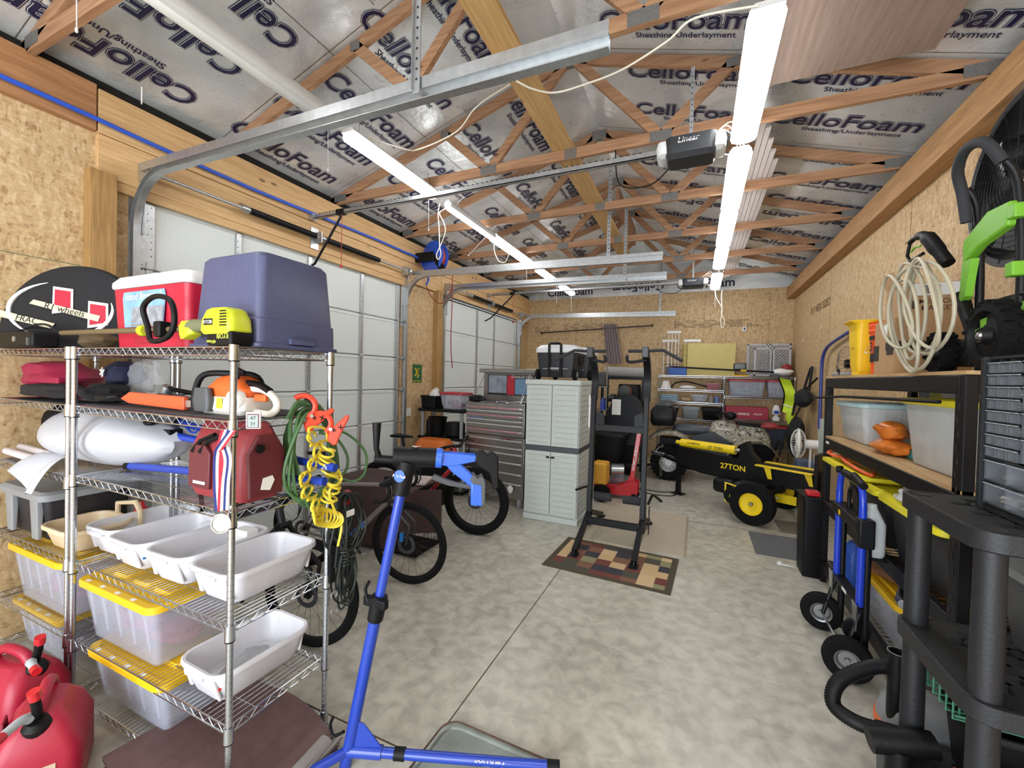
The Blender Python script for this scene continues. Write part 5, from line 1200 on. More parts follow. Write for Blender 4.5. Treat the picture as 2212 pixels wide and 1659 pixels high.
# ---------------------------------------------------------------- grey plastic shelf by the tool chest
t = thing('resin_shelf', 'black resin shelf with grey posts between the door pier and tool chest', 'shelving unit', (-3.6, 5.6, 0))
sx0, sx1, sy0, sy1 = -3.85, -3.05, 5.20, 5.60
for z in (.06, .46, .83, 1.24): obj('shelf_deck', B().box(sx0, sx1, sy0, sy1, z-.04, z), BLACK, t, bevel=.012)
for x in (sx0+.06, sx1-.06):
    for y in (sy0+.05, sy1-.05): obj('post', B().cyl((x, y, 0), (x, y, 1.2), .028, 14), GREYP, t)
clear_tote('storage_tote', 'clear tote with a red lid on the resin shelf beside the tool chest', -3.30, 5.40, 1.242, .42, .36, .25, M_('maroon_red_lid', '#a8323e', .4), contents=(M_('red_contents', '#a4414d', .7), 2), zipholes=False)
t = solo('black_bin', tub(B(), -3.70, 5.40, 1.242, .27, .32, .19, .015, .02), BLACK, 'black open bin on the top deck of the resin shelf', 'bin')
t = thing('jug', 'white plastic jug handle showing behind the black bin', 'jug', (-3.72, 5.45, 1.25))
obj('jug_body', B().loft([(.14, .11, .03, 0), (.15, .12, .04, .2), (.08, .07, .03, .27)], (-3.70, 5.42, 1.25)), WHITEP, t, ang=50); obj('jug_handle', B().tube(arc((-3.66, 5.40, 1.50), .04, 0, 200, 10, X, Z), .012, 8), WHITEP, t)
solo('black_bucket', B().lathe([(0, 0), (.10, 0), (.13, .26), (.14, .28), (.12, .28), (.095, .01), (0, .01)], (-3.58, 5.36, .832), Z, 26), BLACK, 'black bucket on the middle deck of the resin shelf', 'bucket')
solo('tall_black_bottle', B().lathe([(0, 0), (.05, 0), (.05, .2), (.02, .25), (.02, .28), (0, .28)], (-3.74, 5.36, .832), Z, 18), BLACK, 'slim black bottle beside the black bucket', 'bottle')
t = solo('ribbed_black_tub', B().lathe([(0, 0), (.13, 0)] + [(.145+.006*(k % 2), .02+k*.018) for k in range(11)] + [(.12, .22), (0, .22)], (-3.28, 5.36, .832), Z, 30), BLACK, 'ribbed round black tub beside the bucket', 'tub')
t = thing('orange_case', 'orange moulded case on the floor behind the mountain bicycle', 'case', (-3.35, 4.85, 0))
ob = B().loft([(.50, .30, .06, .60), (.54, .32, .08, .66), (.54, .32, .10, .78), (.44, .24, .10, .86)], (-3.30, 4.86, 0)); obj('case_shell', ob, M_('burnt_orange_shell', '#c8661f', .45), t, ang=50)
obj('case_stand', B().box(-3.53, -3.07, 4.74, 4.98, 0, .60), BLACK, t)
# ---------------------------------------------------------------- stainless tool chest
t = thing('tool_chest', 'stainless steel rolling tool chest with its lid open, left of the grey cabinet', 'tool chest', (-2.55, 5.4, 0), rz=0)
a0, a1 = V((-3.03, 5.22, 0)), V((-2.04, 5.06, 0)); dx = (a1-a0).normalized(); dy = V((-dx.y, dx.x, 0)); W_ = (a1-a0).length; D_ = .46
Rr = Mx((dx, dy, Z)).transposed()
def cb3(b, u0, u1, v0, v1, z0, z1): return b.cbox(a0+dx*((u0+u1)/2)+dy*((v0+v1)/2)+Z*((z0+z1)/2), (u1-u0, v1-v0, z1-z0), Rr)
obj('lower_cabinet', cb3(B(), 0, W_, 0, D_, .13, .93), STAIN, t, bevel=.006)
obj('upper_chest', cb3(B(), .01, W_-.01, .01, D_, .935, 1.38), STAIN, t, bevel=.006)
obj('side_panel', cb3(cb3(B(), W_, W_+.006, .0, D_, .14, .92), W_-.01, W_-.004, .01, D_, .94, 1.40), BLACK, t)
zc = [(.16, .33), (.34, .46), (.47, .60), (.61, .72), (.73, .80), (.81, .90)]
zu = [(.95, 1.02), (1.03, 1.10), (1.11, 1.16), (1.17, 1.225), (1.23, 1.28), (1.285, 1.33)]
for k, (z0, z1) in enumerate(zc+zu):
    d_ = obj('drawer', cb3(B(), .03, W_-.03, -.008, .0 if k < 6 else .01, z0, z1), STAIN, t, bevel=.002)
    obj('drawer_pull', cb3(B(), .035, W_-.035, -.03, -.008, z1-.022, z1-.004), M_('bright_aluminium', '#dcdcdc', .3, .7), d_, bevel=.004)
    if k in (6, 9, 11): obj('red_sticker_strip', cb3(B(), .05, W_*.92, -.0315, -.0303, z1-.019, z1-.006), M_('sticker_red_white', '#c77880', .5, var=.4, scale=25, stretch=(1, 1, .1)), d_)
for z in (.66, 1.13): obj('badge_plate', cb3(B(), .08, .34, -.010, -.009, z, z+.05), M_('label_blue_grey', '#5d6c86', .5, var=.3, scale=30), t)
obj('nameplate_lettering', B().text('CRAFTSMAN', .04, a0+dx*(W_*.72)-dy*.012+Z*.908, dx, Z, off=.01), M_('dark_red_print', '#6e2730', .5), t)
obj('hang_tag', B().prism([(0, -.06), (.04, -.01), (.045, .03), (.0, .06), (-.045, .03), (-.04, -.01)], a0+dx*(W_*.82)-dy*.034+Z*.25, dx, Z, .003), PAPER, t)
obj('open_lid', B().prism([(0, 0), (W_-.02, 0), (W_-.02, .42), (0, .42)], a0+dx*.01+dy*(D_-.02)+Z*1.38, dx, Z, .03, sym=False), STAIN, t, bevel=.005)
obj('lid_rim', cb3(cb3(B(), .0, W_, .30, D_+.01, 1.80, 1.86), 0, W_, D_-.05, D_, 1.38, 1.45), STAIN, t, bevel=.005)
lp = obj('lid_poster', B().prism([(.08, .09), (W_-.1, .09), (W_-.1, .39), (.08, .39)], a0+dx*.01+dy*(D_-.056)+Z*1.385, dx, Z, .003), M_('poster_black', '#26262b', .4), t)
pb = a0+dx*.01+dy*(D_-.060)+Z*1.385
obj('poster_red_block', B().prism([(.43, .1), (.56, .1), (.56, .38), (.43, .38)], pb, dx, Z, .002), M_('poster_red', '#b2293a', .4), lp)
obj('poster_blue_text_block', B().prism([(.57, .11), (W_-.11, .11), (W_-.11, .33), (.57, .33)], pb, dx, Z, .002), M_('poster_blue', '#6b8fae', .4, var=.25, scale=50, stretch=(.2, .2, 3)), lp)
obj('poster_photo', B().prism([(.1, .12), (.42, .12), (.42, .38), (.1, .38)], pb, dx, Z, .002), M_('poster_photo_grey', '#77808a', .3, var=.9, scale=9), lp)
obj('poster_lettering', B().text('STAINLESS STEEL CARE', .05, pb+dx*.76+Z*.36-dy*.003, dx, Z, off=.01), WHITEP, lp)
for u in (.03, W_-.05): obj('lid_strut', B().tube([a0+dx*u+dy*.14+Z*1.39, a0+dx*u+dy*(D_-.08)+Z*1.76], .006, 6), GALV, t)
for u in (.10, W_-.08):
    for v in (.06, D_-.06):
        c = a0+dx*u+dy*v
        w_ = obj('caster', B().lathe([(0, -.016), (.05, -.016), (.058, -.01), (.058, .01), (.05, .016), (0, .016)], c+Z*.058, dy.cross(Z), 20), M_('caster_grey', '#a5a6a8', .5), t)
        obj('caster_fork', B().cbox(c+Z*.10, (.07, .045, .06), Rr), CHROME, w_)
rd = random.Random(3)
for k in range(8):
    p = a0+dx*rd.uniform(.35, .85)+dy*rd.uniform(.06, .25)+Z*1.392; q = p+dx*rd.uniform(.08, .16)+dy*rd.uniform(-.05, .08)+Z*.01
    solo('wrench', B().cyl(p, q, .008, 8).lathe([(.006, -.005), (.018, -.005), (.018, .005), (.006, .005), (.006, -.005)], p, Z, 12), CHROME, 'steel wrench lying loose in the open top of the tool chest', 'wrench', 'wrenches in the chest top')
solo('work_gloves', B().blob((-2.86, 5.22, 1.43), (.13, .07, .05), 5, .3), BLACK, 'black gloves on the chest corner beside the clear red-lidded tote', 'gloves')
solo('pry_bar', B().tube([(-2.16, 5.14, 1.39), (-2.03, 5.2, 1.80)], .006, 8).tube([(-2.14, 5.14, 1.39), (-2.11, 5.17, 1.5)], .011, 8), CHROME, 'long steel bar leaning up out of the open tool chest', 'pry bar')
# ---------------------------------------------------------------- resin cabinet with coolers
CAB = M_('pale_sage_resin', '#bfc6c1', .5, scale=40); CABD = M_('charcoal_band', '#45474d', .5)
t = thing('resin_cabinet', 'tall pale grey two-door resin cabinet carrying two wheeled coolers', 'cabinet', (-1.58, 5.3, 0))
cx0, cx1, cy0, cy1 = -1.93, -1.25, 4.80, 5.68
obj('cabinet_body', B().box(cx0+.01, cx1, cy0+.02, cy1, .04, 1.68), CAB, t, bevel=.006)
obj('plinth', B().box(cx0, cx1+.01, cy0-.01, cy1, 0, .07), CAB, t, bevel=.008)
obj('cabinet_top', B().box(cx0-.01, cx1+.01, cy0-.01, cy1+.01, 1.66, 1.72), CAB, t, bevel=.008)
obj('middle_band', B().box(cx0-.002, cx1+.005, cy0-.004, cy1, .855, .915), CABD, t, bevel=.003)
xm = (cx0+cx1)/2
for s, (u0, u1) in enumerate(((cx0+.01, xm-.004), (xm+.004, cx1-.01))):
    for z0, z1 in ((.09, .85), (.92, 1.655)):
        d_ = obj('door', B().box(u0, u1, cy0-.005, cy0+.02, z0, z1), CAB, t, bevel=.004)
        lv = B(); n = 11
        for k in range(n):
            z = z0+.05+k*(z1-z0-.09)/(n-1); lv.loft([(u1-u0-.07, .006, .002, z-.012), (u1-u0-.075, .014, .002, z)], ((u0+u1)/2, cy0-.005, 0))
        obj('louvre_pattern', lv, CAB, d_)
    obj('door_latch', B().tube([((xm+(.05 if s else -.05)), cy0-.02, .79), (xm+(.012 if s else -.012), cy0-.02, .785)], .011, 8), BLACK, t)
sl = B()
for z0, z1 in ((.09, .85), (.92, 1.655)):
    for yy in (cy0+.22, cy0+.62):
        for k in range(11):
            z = z0+.05+k*(z1-z0-.09)/10; sl.loft([(.006, .27, .002, z-.012), (.014, .265, .002, z)], (cx1+.001, yy, 0))
obj('side_louvre_pattern', sl, CAB, t)
WHL = M_('pearl_white_lid', '#d9dadb', .4)
def wheeled_cooler(x, y, label):
    t = thing('wheeled_cooler', label, 'cooler', (x, y, 1.722), group='wheeled coolers on the cabinet')
    ck = M_('charcoal_cooler', '#26282c', .5)
    obj('cooler_body', B().loft([(.42, .34, .03, .03), (.44, .36, .04, .06), (.50, .40, .04, .33)], (0, 0, 0)), ck, t, local=True, ang=30)
    obj('lid', B().loft([(.52, .42, .04, .332), (.53, .43, .05, .345), (.53, .43, .06, .385), (.46, .36, .08, .425), (.40, .30, .08, .43)], (0, 0, 0)), WHL, t, local=True, ang=30)
    for s in (-1, 1):
        w_ = obj('wheel', B().lathe([(0, -.025), (.055, -.025), (.066, -.018), (.066, .018), (.055, .025), (0, .025)], (s*.235, -.15, .067), X, 24), RUBBER, t, local=True)
        obj('wheel_cover', B().lathe([(0, .003), (.03, .003), (.035, 0)], (s*.262, -.15, .067), X*s, 12), GREYP, w_, local=True)
    obj('telescopic_handle', B().tube([(-.075, -.215, .03), (-.075, -.225, .42), (-.06, -.225, .44), (.06, -.225, .44), (.075, -.225, .42), (.075, -.215, .03)], .016, 8).box(-.06, .06, -.22, -.205, .03, .09), BLACK, t, local=True)
    obj('grey_trim', B().box(-.16, -.09, -.207, -.2, .13, .14).box(.09, .16, -.207, -.2, .13, .14).box(-.055, .055, -.23, -.222, .125, .15), GREYP, t, local=True)
    obj('drain_plug', B().cyl((0, -.19, .07), (0, -.205, .07), .018, 12), WHITEP, t, local=True)
    obj('side_grip', B().box(.245, .262, -.03, .10, .2, .31), BLACK, t, local=True, bevel=.006)
    return t
wheeled_cooler(-1.58, 5.06, 'black wheeled cooler with a white lid, nearer of two on the cabinet')
wheeled_cooler(-1.50, 5.50, 'black wheeled cooler with a white lid, standing behind another on the cabinet')
# ---------------------------------------------------------------- power tower
BK = M_('tower_black', '#0e0f13', .45, spec=.3, bump=.06, scale=80)
t = thing('power_tower', 'black pull-up and dip tower standing on the patchwork rug', 'power tower', (-.8, 4.6, 0))
for s, xx in ((-1, -1.06), (1, -.49)):
    obj('front_leg', B().beam((xx+.03*(-s)*-1*0, 4.02, .035), (xx, 4.62, .26), .05, .06), BK, t, bevel=.004)
    obj('foot_plate', B().box(xx-.045, xx+.045, 3.94, 4.06, .0, .012).prism([(0, 0), (.04, 0), (.02, .05)], (xx, 4.0, .01), Y, Z, .008), BK, t)
    obj('rear_leg', B().beam((xx, 4.62, .26), (xx, 5.30, .035), .05, .06), BK, t, bevel=.004)
    obj('rear_foot_plate', B().box(xx-.045, xx+.045, 5.24, 5.36, .0, .012), BK, t)
    obj('upright', B().tube([(xx, 4.62, .12), (xx, 4.70, .9), (xx, 4.74, 1.55)], .0, 4).beam((xx, 4.60, .12), (xx, 4.72, 1.56), .05, .075), BK, t, bevel=.004)
    cv = spline([(xx, 4.71, 1.52), (xx, 4.74, 1.72), (xx, 4.66, 1.90), (xx, 4.48, 2.02)], 5); q = B()
    for p_, q_ in zip(cv, cv[1:]): q.beam(p_, V(q_)+(V(q_)-V(p_))*.15, .05, .07, up=X)
    obj('curved_neck', q, BK, t)
    obj('end_block', B().cbox((xx, 4.47, 2.03), (.065, .09, .11)), M_('block_grey_black', '#34363c', .4), t, bevel=.006)
    obj('pull_up_bar', B().tube([(xx-s*.04 if 0 else xx, 4.45, 2.04), (xx+s*.17, 4.45, 2.05), (xx+s*.35, 4.33, 1.94)], .016, 12), M_('foam_grip', '#2c2d31', .8), t)
    obj('inner_pull_up_bar', B().tube([(xx, 4.45, 2.04), (xx-s*.17, 4.45, 2.04)], .016, 12), M_('foam_grip', '#2c2d31', .8), t)
    obj('hammer_grip', B().tube(spline([(xx, 4.56, 1.96), (xx-s*.10, 4.52, 1.935), (xx-s*.17, 4.44, 1.935), (xx-s*.17, 4.38, 1.99)], 4), .017, 10), M_('foam_grip', '#2c2d31', .8), t)
    obj('side_plate', B().prism([(-.06, 0), (.06, 0), (.07, .1), (.02, .42), (-.05, .42)], (xx+s*.028, 4.66, .14), Y, Z, .006), BK, t)
    obj('foot_roller', B().cyl((xx-s*.03, 4.72, .42), (xx-s*.22, 4.72, .42), .045, 18), M_('foam_grip', '#2c2d31', .8), t)
    obj('push_up_handle', B().tube(spline([(xx+s*.03, 4.86, .36), (xx+s*.07, 4.86, .46), (xx+s*.10, 4.82, .48), (xx+s*.18, 4.70, .46)], 4), .014, 10), BK, t)
    obj('hole_strip', B().box(xx+s*.045-.004, xx+s*.045+.004, 4.84, 4.90, .03, .34), BK, t)
obj('lower_crossbar', B().beam((-1.06, 4.47, .215), (-.49, 4.47, .215), .05, .07), BK, t, bevel=.004)
obj('upper_crossbar', B().beam((-1.06, 4.70, 1.20), (-.49, 4.70, 1.20), .04, .07), BK, t, bevel=.004)
obj('arm_rest_bracket', B().prism([(-.0, -.1), (.10, -.1), (.10, .02), (.02, .06)], (-1.04, 4.7, 1.33), X, Z, .01).prism([(-.10, -.1), (0, -.1), (-.02, .06), (-.10, .02)], (-.51, 4.7, 1.33), X, Z, .01), BK, t)
st = obj('instruction_sticker', B().box(-1.105, -1.09, 4.655, 4.665, 1.2, 1.56), PAPER, t)
obj('sticker_line', B().box(-1.105, -1.09, 4.653, 4.655, 1.31, 1.315).box(-1.105, -1.09, 4.653, 4.655, 1.44, 1.445), GREYP, st)
# rugs
RUG = checker_rug('patchwork_rug_weave')
a, b_, c, d = [V(at(*p, z=0)) for p in ((1172, 1222), (1452, 1288), (1461, 1208), (1228, 1160))]
cx = (a+b_+c+d)/4; dx_ = ((b_-a)+(c-d)).normalized(); rz = math.atan2(dx_.y, dx_.x); hw, hd = .565, .385
t = thing('patchwork_rug', 'small patchwork rug of red, tan and blue squares under the tower feet', 'rug', (cx.x, cx.y, 0), rz=rz)
obj('border', B().loft([(2*hw, 2*hd, .006, 0), (2*hw, 2*hd, .006, .006)]), M_('olive_border', '#4d4435', .95, bump=.3, scale=120), t, local=True)
obj('patchwork_field', B().box(-hw+.055, hw-.055, -hd+.05, hd-.05, .006, .0075), RUG, t, local=True)
t = thing('cream_rug', 'worn cream rug behind the patchwork rug beneath the tower', 'rug', (-.6, 5.0, 0))
a = [V(at(*p, z=0)) for p in ((1262, 1150), (1478, 1208), (1478, 1120), (1330, 1090))]
rg = B().box(-1.17, -.07, 4.46, 5.85, 0.0, .008); obj('rug_pile', rg, M_('worn_cream_wool', '#b5aa97', .95, bump=.5, scale=60, var=.16), t)
fr = B()
for k in range(60): fr.tube([(-.07, 4.47+k*.023, .004), (-.045, 4.475+k*.023, .002)], .0022, 4)
obj('fringe', fr, M_('fringe_tan', '#b19a7c', .9), t)
solo('rubber_mat', B().box(.60, 1.24, 4.90, 5.60, 0, .006), M_('charcoal_mat', '#5d5f61', .85, scale=60), 'flat grey rubber mat on the floor in front of the log splitter wheels', 'mat')
solo('wire_mesh_mat', B().box(.95, 1.35, 5.75, 6.25, 0, .003), M_('dark_mesh_mat', '#6b6457', .8, var=.3, scale=30), 'thin dark mesh mat under the far splitter wheel', 'mat')
p = at(1692, 1222, z=.0)
t = thing('paper_scrap', 'small white plastic bracket lying on the concrete near the blue hand truck', 'plastic bracket', (p.x, p.y, 0))
obj('bracket_plate', B().prism([(-.05, -.02), (.08, -.015), (-.01, .04), (-.05, .03)], (p.x, p.y, .008), X, Y, .006), WHITEP, t); obj('cup', B().lathe([(.02, 0), (.022, .02), (.016, .02), (.014, .004)], (p.x-.03, p.y+.01, .008), Z, 14), WHITEP, t)
# ---------------------------------------------------------------- back wall
YB = Y1
rod = solo('curtain_rod', B().cyl((-3.55, YB-.07, 2.86), (-.94, YB-.07, 2.97), .013, 10).cyl((-3.57, YB-.07, 2.86), (-3.54, YB-.07, 2.861), .03, 12).cyl((-.96, YB-.07, 2.97), (-.93, YB-.07, 2.971), .03, 12).box(-3.2, -3.18, YB-.07, YB, 2.87, 2.89).box(-1.2, -1.18, YB-.07, YB, 2.95, 2.97), M_('dark_bronze', '#2a2322', .5), 'dark curtain rod fixed across the back wall', 'curtain rod')
def drape(u, v):
    x = -2.03+.30*u+.05*v*(u-.3)+.12*v; return (x, YB-.085-.035*math.sin(u*34)-.02*v, 3.02-.9*v)
solo('hanging_drapes', B().sheet(drape, 60, 12), M_('mauve_grey_cloth', '#a29498', .9), 'mauve grey drapes hanging in folds over the curtain rod', 'curtain')
for k, (x0, x1, zt_, lab) in enumerate(((-.72, -.40, 2.62, 'white metal baby gate standing on the wire rack, behind the taller one'), (-.62, -.34, 2.80, 'tall white metal baby gate section at the end of the back rack'), (-.28, .05, 2.61, 'white metal gate section beside the yellow foam board'))):
    t = thing('metal_gate', lab, 'gate section', ((x0+x1)/2, 9.5, 1.87), group='white metal gate sections')
    yy = 9.66-.05*k; n = 4
    obj('gate_bars', (lambda b: [b.cyl((x0+.04+(x1-x0-.08)*i/(n-1), yy, 1.885), (x0+.04+(x1-x0-.08)*i/(n-1), yy, zt_-.03), .008, 8) for i in range(n)] and b)(B()), WHITEP, t)
    obj('gate_cap', B().box(x0, x1, yy-.02, yy+.02, zt_-.035, zt_+.02), WHITEP, t, bevel=.006)
    obj('gate_rail', B().box(x0+.02, x1-.02, yy-.006, yy+.006, 2.1, 2.112).box(x0+.02, x1-.02, yy-.006, yy+.006, 2.3, 2.312), BLACK, t)
t = thing('foam_board', 'pale yellow foam board standing on top of the back rack', 'foam board', (.15, 9.5, 1.87))
obj('board_slab', B().prism([(-.40, 0), (.48, 0), (.49, .66), (-.40, .67)], (.2, 9.46, 1.868), X, Z, .05), M_('pale_yellow_foam', '#cdbd79', .8), t); obj('rolled_edge', B().tube([(-.24, 9.47, 1.87), (-.25, 9.47, 2.52)], .04, 10), M_('yellow_foam_edge', '#b7a765', .85, var=.2, scale=20), t)
GT = M_('light_grey_gate', '#b4b7bb', .5)
def lattice(x0, x1, z0, z1, yy, lab, cols=2):
    t = thing('plastic_gate', lab, 'gate', ((x0+x1)/2, yy, z0), group='grey plastic lattice gates')
    f = B(); m = .035
    for a, b_, c, d in ((x0, x1, z0, z0+m), (x0, x1, z1-m, z1), (x0, x0+m, z0, z1), (x1-m, x1, z0, z1)): f.box(a, b_, yy-.012, yy+.012, c, d)
    ps = [x0+m] + ([(x0+x1)/2-.03, (x0+x1)/2+.03] if cols == 2 else []) + [x1-m]
    if cols == 2: f.box((x0+x1)/2-.04, (x0+x1)/2-.012, yy-.012, yy+.012, z0, z1).box((x0+x1)/2+.012, (x0+x1)/2+.04, yy-.012, yy+.012, z0, z1)
    obj('gate_frame', f, GT, t, bevel=.004)
    l = B()
    for a, b_ in (((ps[0], ps[1]), (ps[2], ps[3])) if cols == 2 else ((ps[0], ps[1]),)):
        w_ = b_-a; h_ = z1-z0-2*m; s = .055; n = int((w_+h_)/s)
        for i in range(1, n):
            for sg in (1, -1):
                d0 = i*s; u0, v0 = (d0, 0) if d0 < w_ else (w_, d0-w_); u1, v1 = (0, d0) if d0 < h_ else (d0-h_, h_)
                if sg < 0: u0, u1 = w_-u0, w_-u1
                l.beam((a+u0, yy, z0+m+v0), (a+u1, yy, z0+m+v1), .010, .020, up=Y)
    obj('lattice', l, GT, t)
lattice(.90, 1.66, 1.885, 2.53, 9.62, 'grey plastic lattice gate at the back, mostly covered by another gate')
lattice(1.02, 1.64, 1.885, 2.44, 9.52, 'grey plastic lattice gate in front of another on the back rack')
t = thing('work_light', 'black caged work light with a yellow stand beside the foam board', 'work light', (.78, 9.45, 1.87))
obj('lamp_head', B().cbox((.77, 9.45, 2.06), (.22, .06, .14)), BLACK, t, bevel=.01); obj('lamp_glass', B().cbox((.77, 9.415, 2.07), (.18, .01, .10)), M_('grey_glass', '#6e7477', .2), t)
obj('yellow_base', B().tube([(.66, 9.4, 1.885), (.92, 9.4, 1.885), (.93, 9.5, 1.885), (.66, 9.5, 1.885)], .014, 8, closed=True), YEL, t)
solo('blue_box', B().box(-.55, -.20, 9.32, 9.5, 1.873, 2.02), M_('sky_blue_box', '#3b62b0', .6), 'small blue box at the end of the back rack top', 'box', bevel=.01)
t = thing('pole_pruner', 'long black pole saw lying along the top front of the back rack', 'pole saw', (.3, 9.36, 1.9))
obj('pole', B().cyl((-.55, 9.36, 2.045), (1.35, 9.36, 1.96), .018, 10), BLACK, t); obj('saw_motor', B().blob((1.5, 9.38, 1.97), (.17, .08, .07), 4, .15), WHITEP, t)
obj('red_engine_cover', B().blob((1.55, 9.38, 2.05), (.09, .06, .07), 6, .1), M_('dark_red_cover', '#8f2b2b', .5), t); obj('yellow_band', B().cyl((.78, 9.36, 1.986), (.88, 9.36, 1.982), .0195, 10), YEL, t)
obj('support_foot', B().box(-.62, -.5, 9.34, 9.38, 1.872, 2.04).box(1.3, 1.55, 9.35, 9.4, 1.872, 1.93), DGREY, t)
wire_rack('wire_rack', 'chrome wire rack at the back wall whose top holds the yellow foam board', -.745, .485, 9.36, 9.80, (.08, .96, 1.31, 1.575, 1.865), 1.87, group=None, pitch=.05, fine=False)
wire_rack('wire_rack', 'chrome wire rack in the back corner with red lidded totes and the lattice gates', .51, 1.69, 9.36, 9.80, (.48, 1.02, 1.47, 1.865), 1.87, pitch=.05, fine=False)
ML = M_('maroon_red_lid', '#a8323e', .4)
clear_tote('storage_tote', 'clear tote with a red lid and light blue contents under the lattice gates', .90, 9.56, 1.475, .68, .38, .33, ML, contents=(M_('pale_blue_contents', '#8fb4b6', .7, var=.4), 4), zipholes=False)
clear_tote('storage_tote', 'clear tote with a red lid next to the yellow safety vest', 1.43, 9.56, 1.475, .40, .38, .33, ML, contents=(M_('grey_contents', '#77787d', .7), 3), zipholes=False)
t = thing('red_box', 'flat red box with upside down white lettering on the corner rack', 'box', (.9, 9.5, 1.025))
obj('box_body', B().box(.54, 1.28, 9.40, 9.7, 1.026, 1.27), M_('carmine_box', '#a3243c', .5), t, bevel=.006)
obj('lettering', B().text('EVEREST 2X', .06, (.80, 9.398, 1.13), -X, -Z, off=.02).text('ascher', .06, (1.1, 9.398, 1.13), -X, -Z, off=.0, shear=.3), WHITEP, t)
t = thing('detergent_bottle', 'white bottle with a blue label beside the red box', 'bottle', (1.42, 9.5, 1.025))
obj('bottle_body', B().loft([(.12, .08, .03, 0), (.13, .08, .03, .05), (.05, .04, .015, .10), (.13, .08, .03, .12), (.12, .08, .03, .24), (.06, .05, .02, .3)], (1.42, 9.48, 1.026)), WHITEP, t, ang=50); obj('label', B().box(1.38, 1.46, 9.437, 9.440, 1.16, 1.22), BLUE, t)
solo('small_carton', B().box(1.54, 1.66, 9.42, 9.6, 1.026, 1.26), CARD, 'brown carton at the corner end of the rack behind the vest', 'carton', bevel=.004)
clear_tote('storage_tote', 'dark blue grey tote with a red lid, low in the back corner behind the splitter', 1.15, 9.56, .485, .92, .40, .43, ML, body=M_('dark_blue_grey_clear', '#3c4754', .4), contents=None, zipholes=True)
t = thing('lampshade', 'white cone lampshade on the second shelf of the back rack', 'lampshade', (-.6, 9.5, 1.58)); obj('shade', B().lathe([(.11, 0), (.07, .17), (.068, .17), (.107, 0)], (-.60, 9.45, 1.582), Z, 24), WHITEP, t)
solo('hose_attachment', B().tube(spline([(-.5, 9.45, 1.60), (-.42, 9.45, 1.70), (-.2, 9.45, 1.74), (.1, 9.45, 1.67), (.22, 9.45, 1.63)], 6), .014, 8), BLACK, 'black curved tool arm lying on the second shelf', 'tool')
solo('white_dome', B().blob((-.18, 9.5, 1.62), (.17, .1, .05), 2, .05), WHITEP, 'shallow white dome lid beneath the black curved arm', 'lid')
solo('pink_basket', tub(B(), .30, 9.5, 1.58, .26, .2, .14, .03, .02), M_('dusty_pink', '#b0727c', .5), 'dusty pink basket on the second shelf of the back rack', 'basket')
for k in range(4): solo('blue_tray', tub(B(), -.52, 9.5, 1.316+.035*k, .36-.01*k, .28, .04, .02, .03, lip=.006), M_('pale_blue_plastic', '#9db7c9', .4), 'shallow pale blue tray, ' + ['lowest', 'second from the bottom', 'second from the top', 'topmost'][k] + ' of the nested stack', 'tray', 'nested pale blue trays')
solo('coiled_rope', B().blob((-.22, 9.5, 1.37), (.10, .08, .055), 6, .25), M_('straw_cloth', '#b09a73', .9), 'straw coloured bundle beside the pale blue trays', 'bundle')
clear_tote('storage_box', 'clear lidded box with papers on the third shelf of the back rack', .06, 9.53, 1.316, .32, .26, .16, CLEAR, contents=(PAPER, 2), zipholes=False)
for k, (x, c_) in enumerate(((.27, '#8a8077'), (.38, '#5f6f9a'))):
    solo('glass_jar', B().lathe([(0, 0), (.05, 0), (.05, .11), (.035, .13), (.035, .15), (0, .15)], (x, 9.48, 1.316), Z, 16), M_('jar_%d' % k, c_, .3), ['brown topped jar on the third shelf beside the clear box', 'blue lidded jar at the post end of the third shelf'][k], 'jar')
for x, w_, m, lb in ((-.52, .34, BLACK, 'black tote with a grey lid on the fourth shelf of the back rack'), (-.10, .32, GREYP, 'grey lidded tote between two black totes at the back'), (.28, .34, BLACK, 'black tote at the post end of the fourth shelf')):
    t = thing('storage_tote', lb, 'storage tote', (x, 9.52, .967)); obj('tote_body', tub(B(), x, 9.54, .967, w_, .3, .22, .025, .02), m, t, ang=50)
    obj('lid', B().loft([(w_+.03, .33, .02, .222), (w_+.03, .33, .02, .245), (w_-.02, .28, .02, .26)], (x, 9.54, .967)), GREYP if m is BLACK and x < 0 else m, t)
solo('orange_rolls', B().box(-.95, -.73, 9.5, 9.7, 1.95, 2.08), ORG, 'orange bundle between the grey roll and the back rack', 'bundle', bevel=.03) if False else None
# black unit with roll
t = thing('steel_shelf', 'black steel shelf unit behind the tower with a grey roll on top', 'shelving unit', (-1.25, 8.4, 0))
bx0, bx1, by0, by1 = -1.70, -.93, 8.25, 8.75
for x in (bx0, bx1):
    for y in (by0, by1): obj('post', B().box(x-.025, x+.025, y-.025, y+.025, 0, 1.80), STEELK, t)
for z in (.45, .95, 1.36, 1.80): obj('shelf_deck', B().box(bx0, bx1, by0, by1, z-.05, z), STEELK, t, bevel=.004)
obj('diagonal_brace', B().beam((bx1, by0-.03, 1.36), (bx1-.3, by0-.03, 1.0), .008, .02).beam((bx0, by0-.03, 1.36), (bx0+.3, by0-.03, 1.0), .008, .02), STEELK, t)
rl = B().tube([(bx0+.02, 8.4, 1.90), (bx1-.0, 8.4, 1.885)], .098, 20); t = solo('rug_pad_roll', rl, M_('speckled_grey_pad', '#a09f9c', .95, bump=.8, scale=70, var=.3), 'speckled grey rolled pad lying on the black shelf unit', 'roll')
t = thing('black_heater', 'round black heater with a copper ring on the black shelf unit', 'heater', (-1.1, 8.4, 1.361))
obj('heater_body', B().loft([(.42, .28, .05, 0), (.44, .3, .06, .1), (.40, .28, .07, .3)], (-1.20, 8.42, 1.361)), BLACK, t, ang=40)
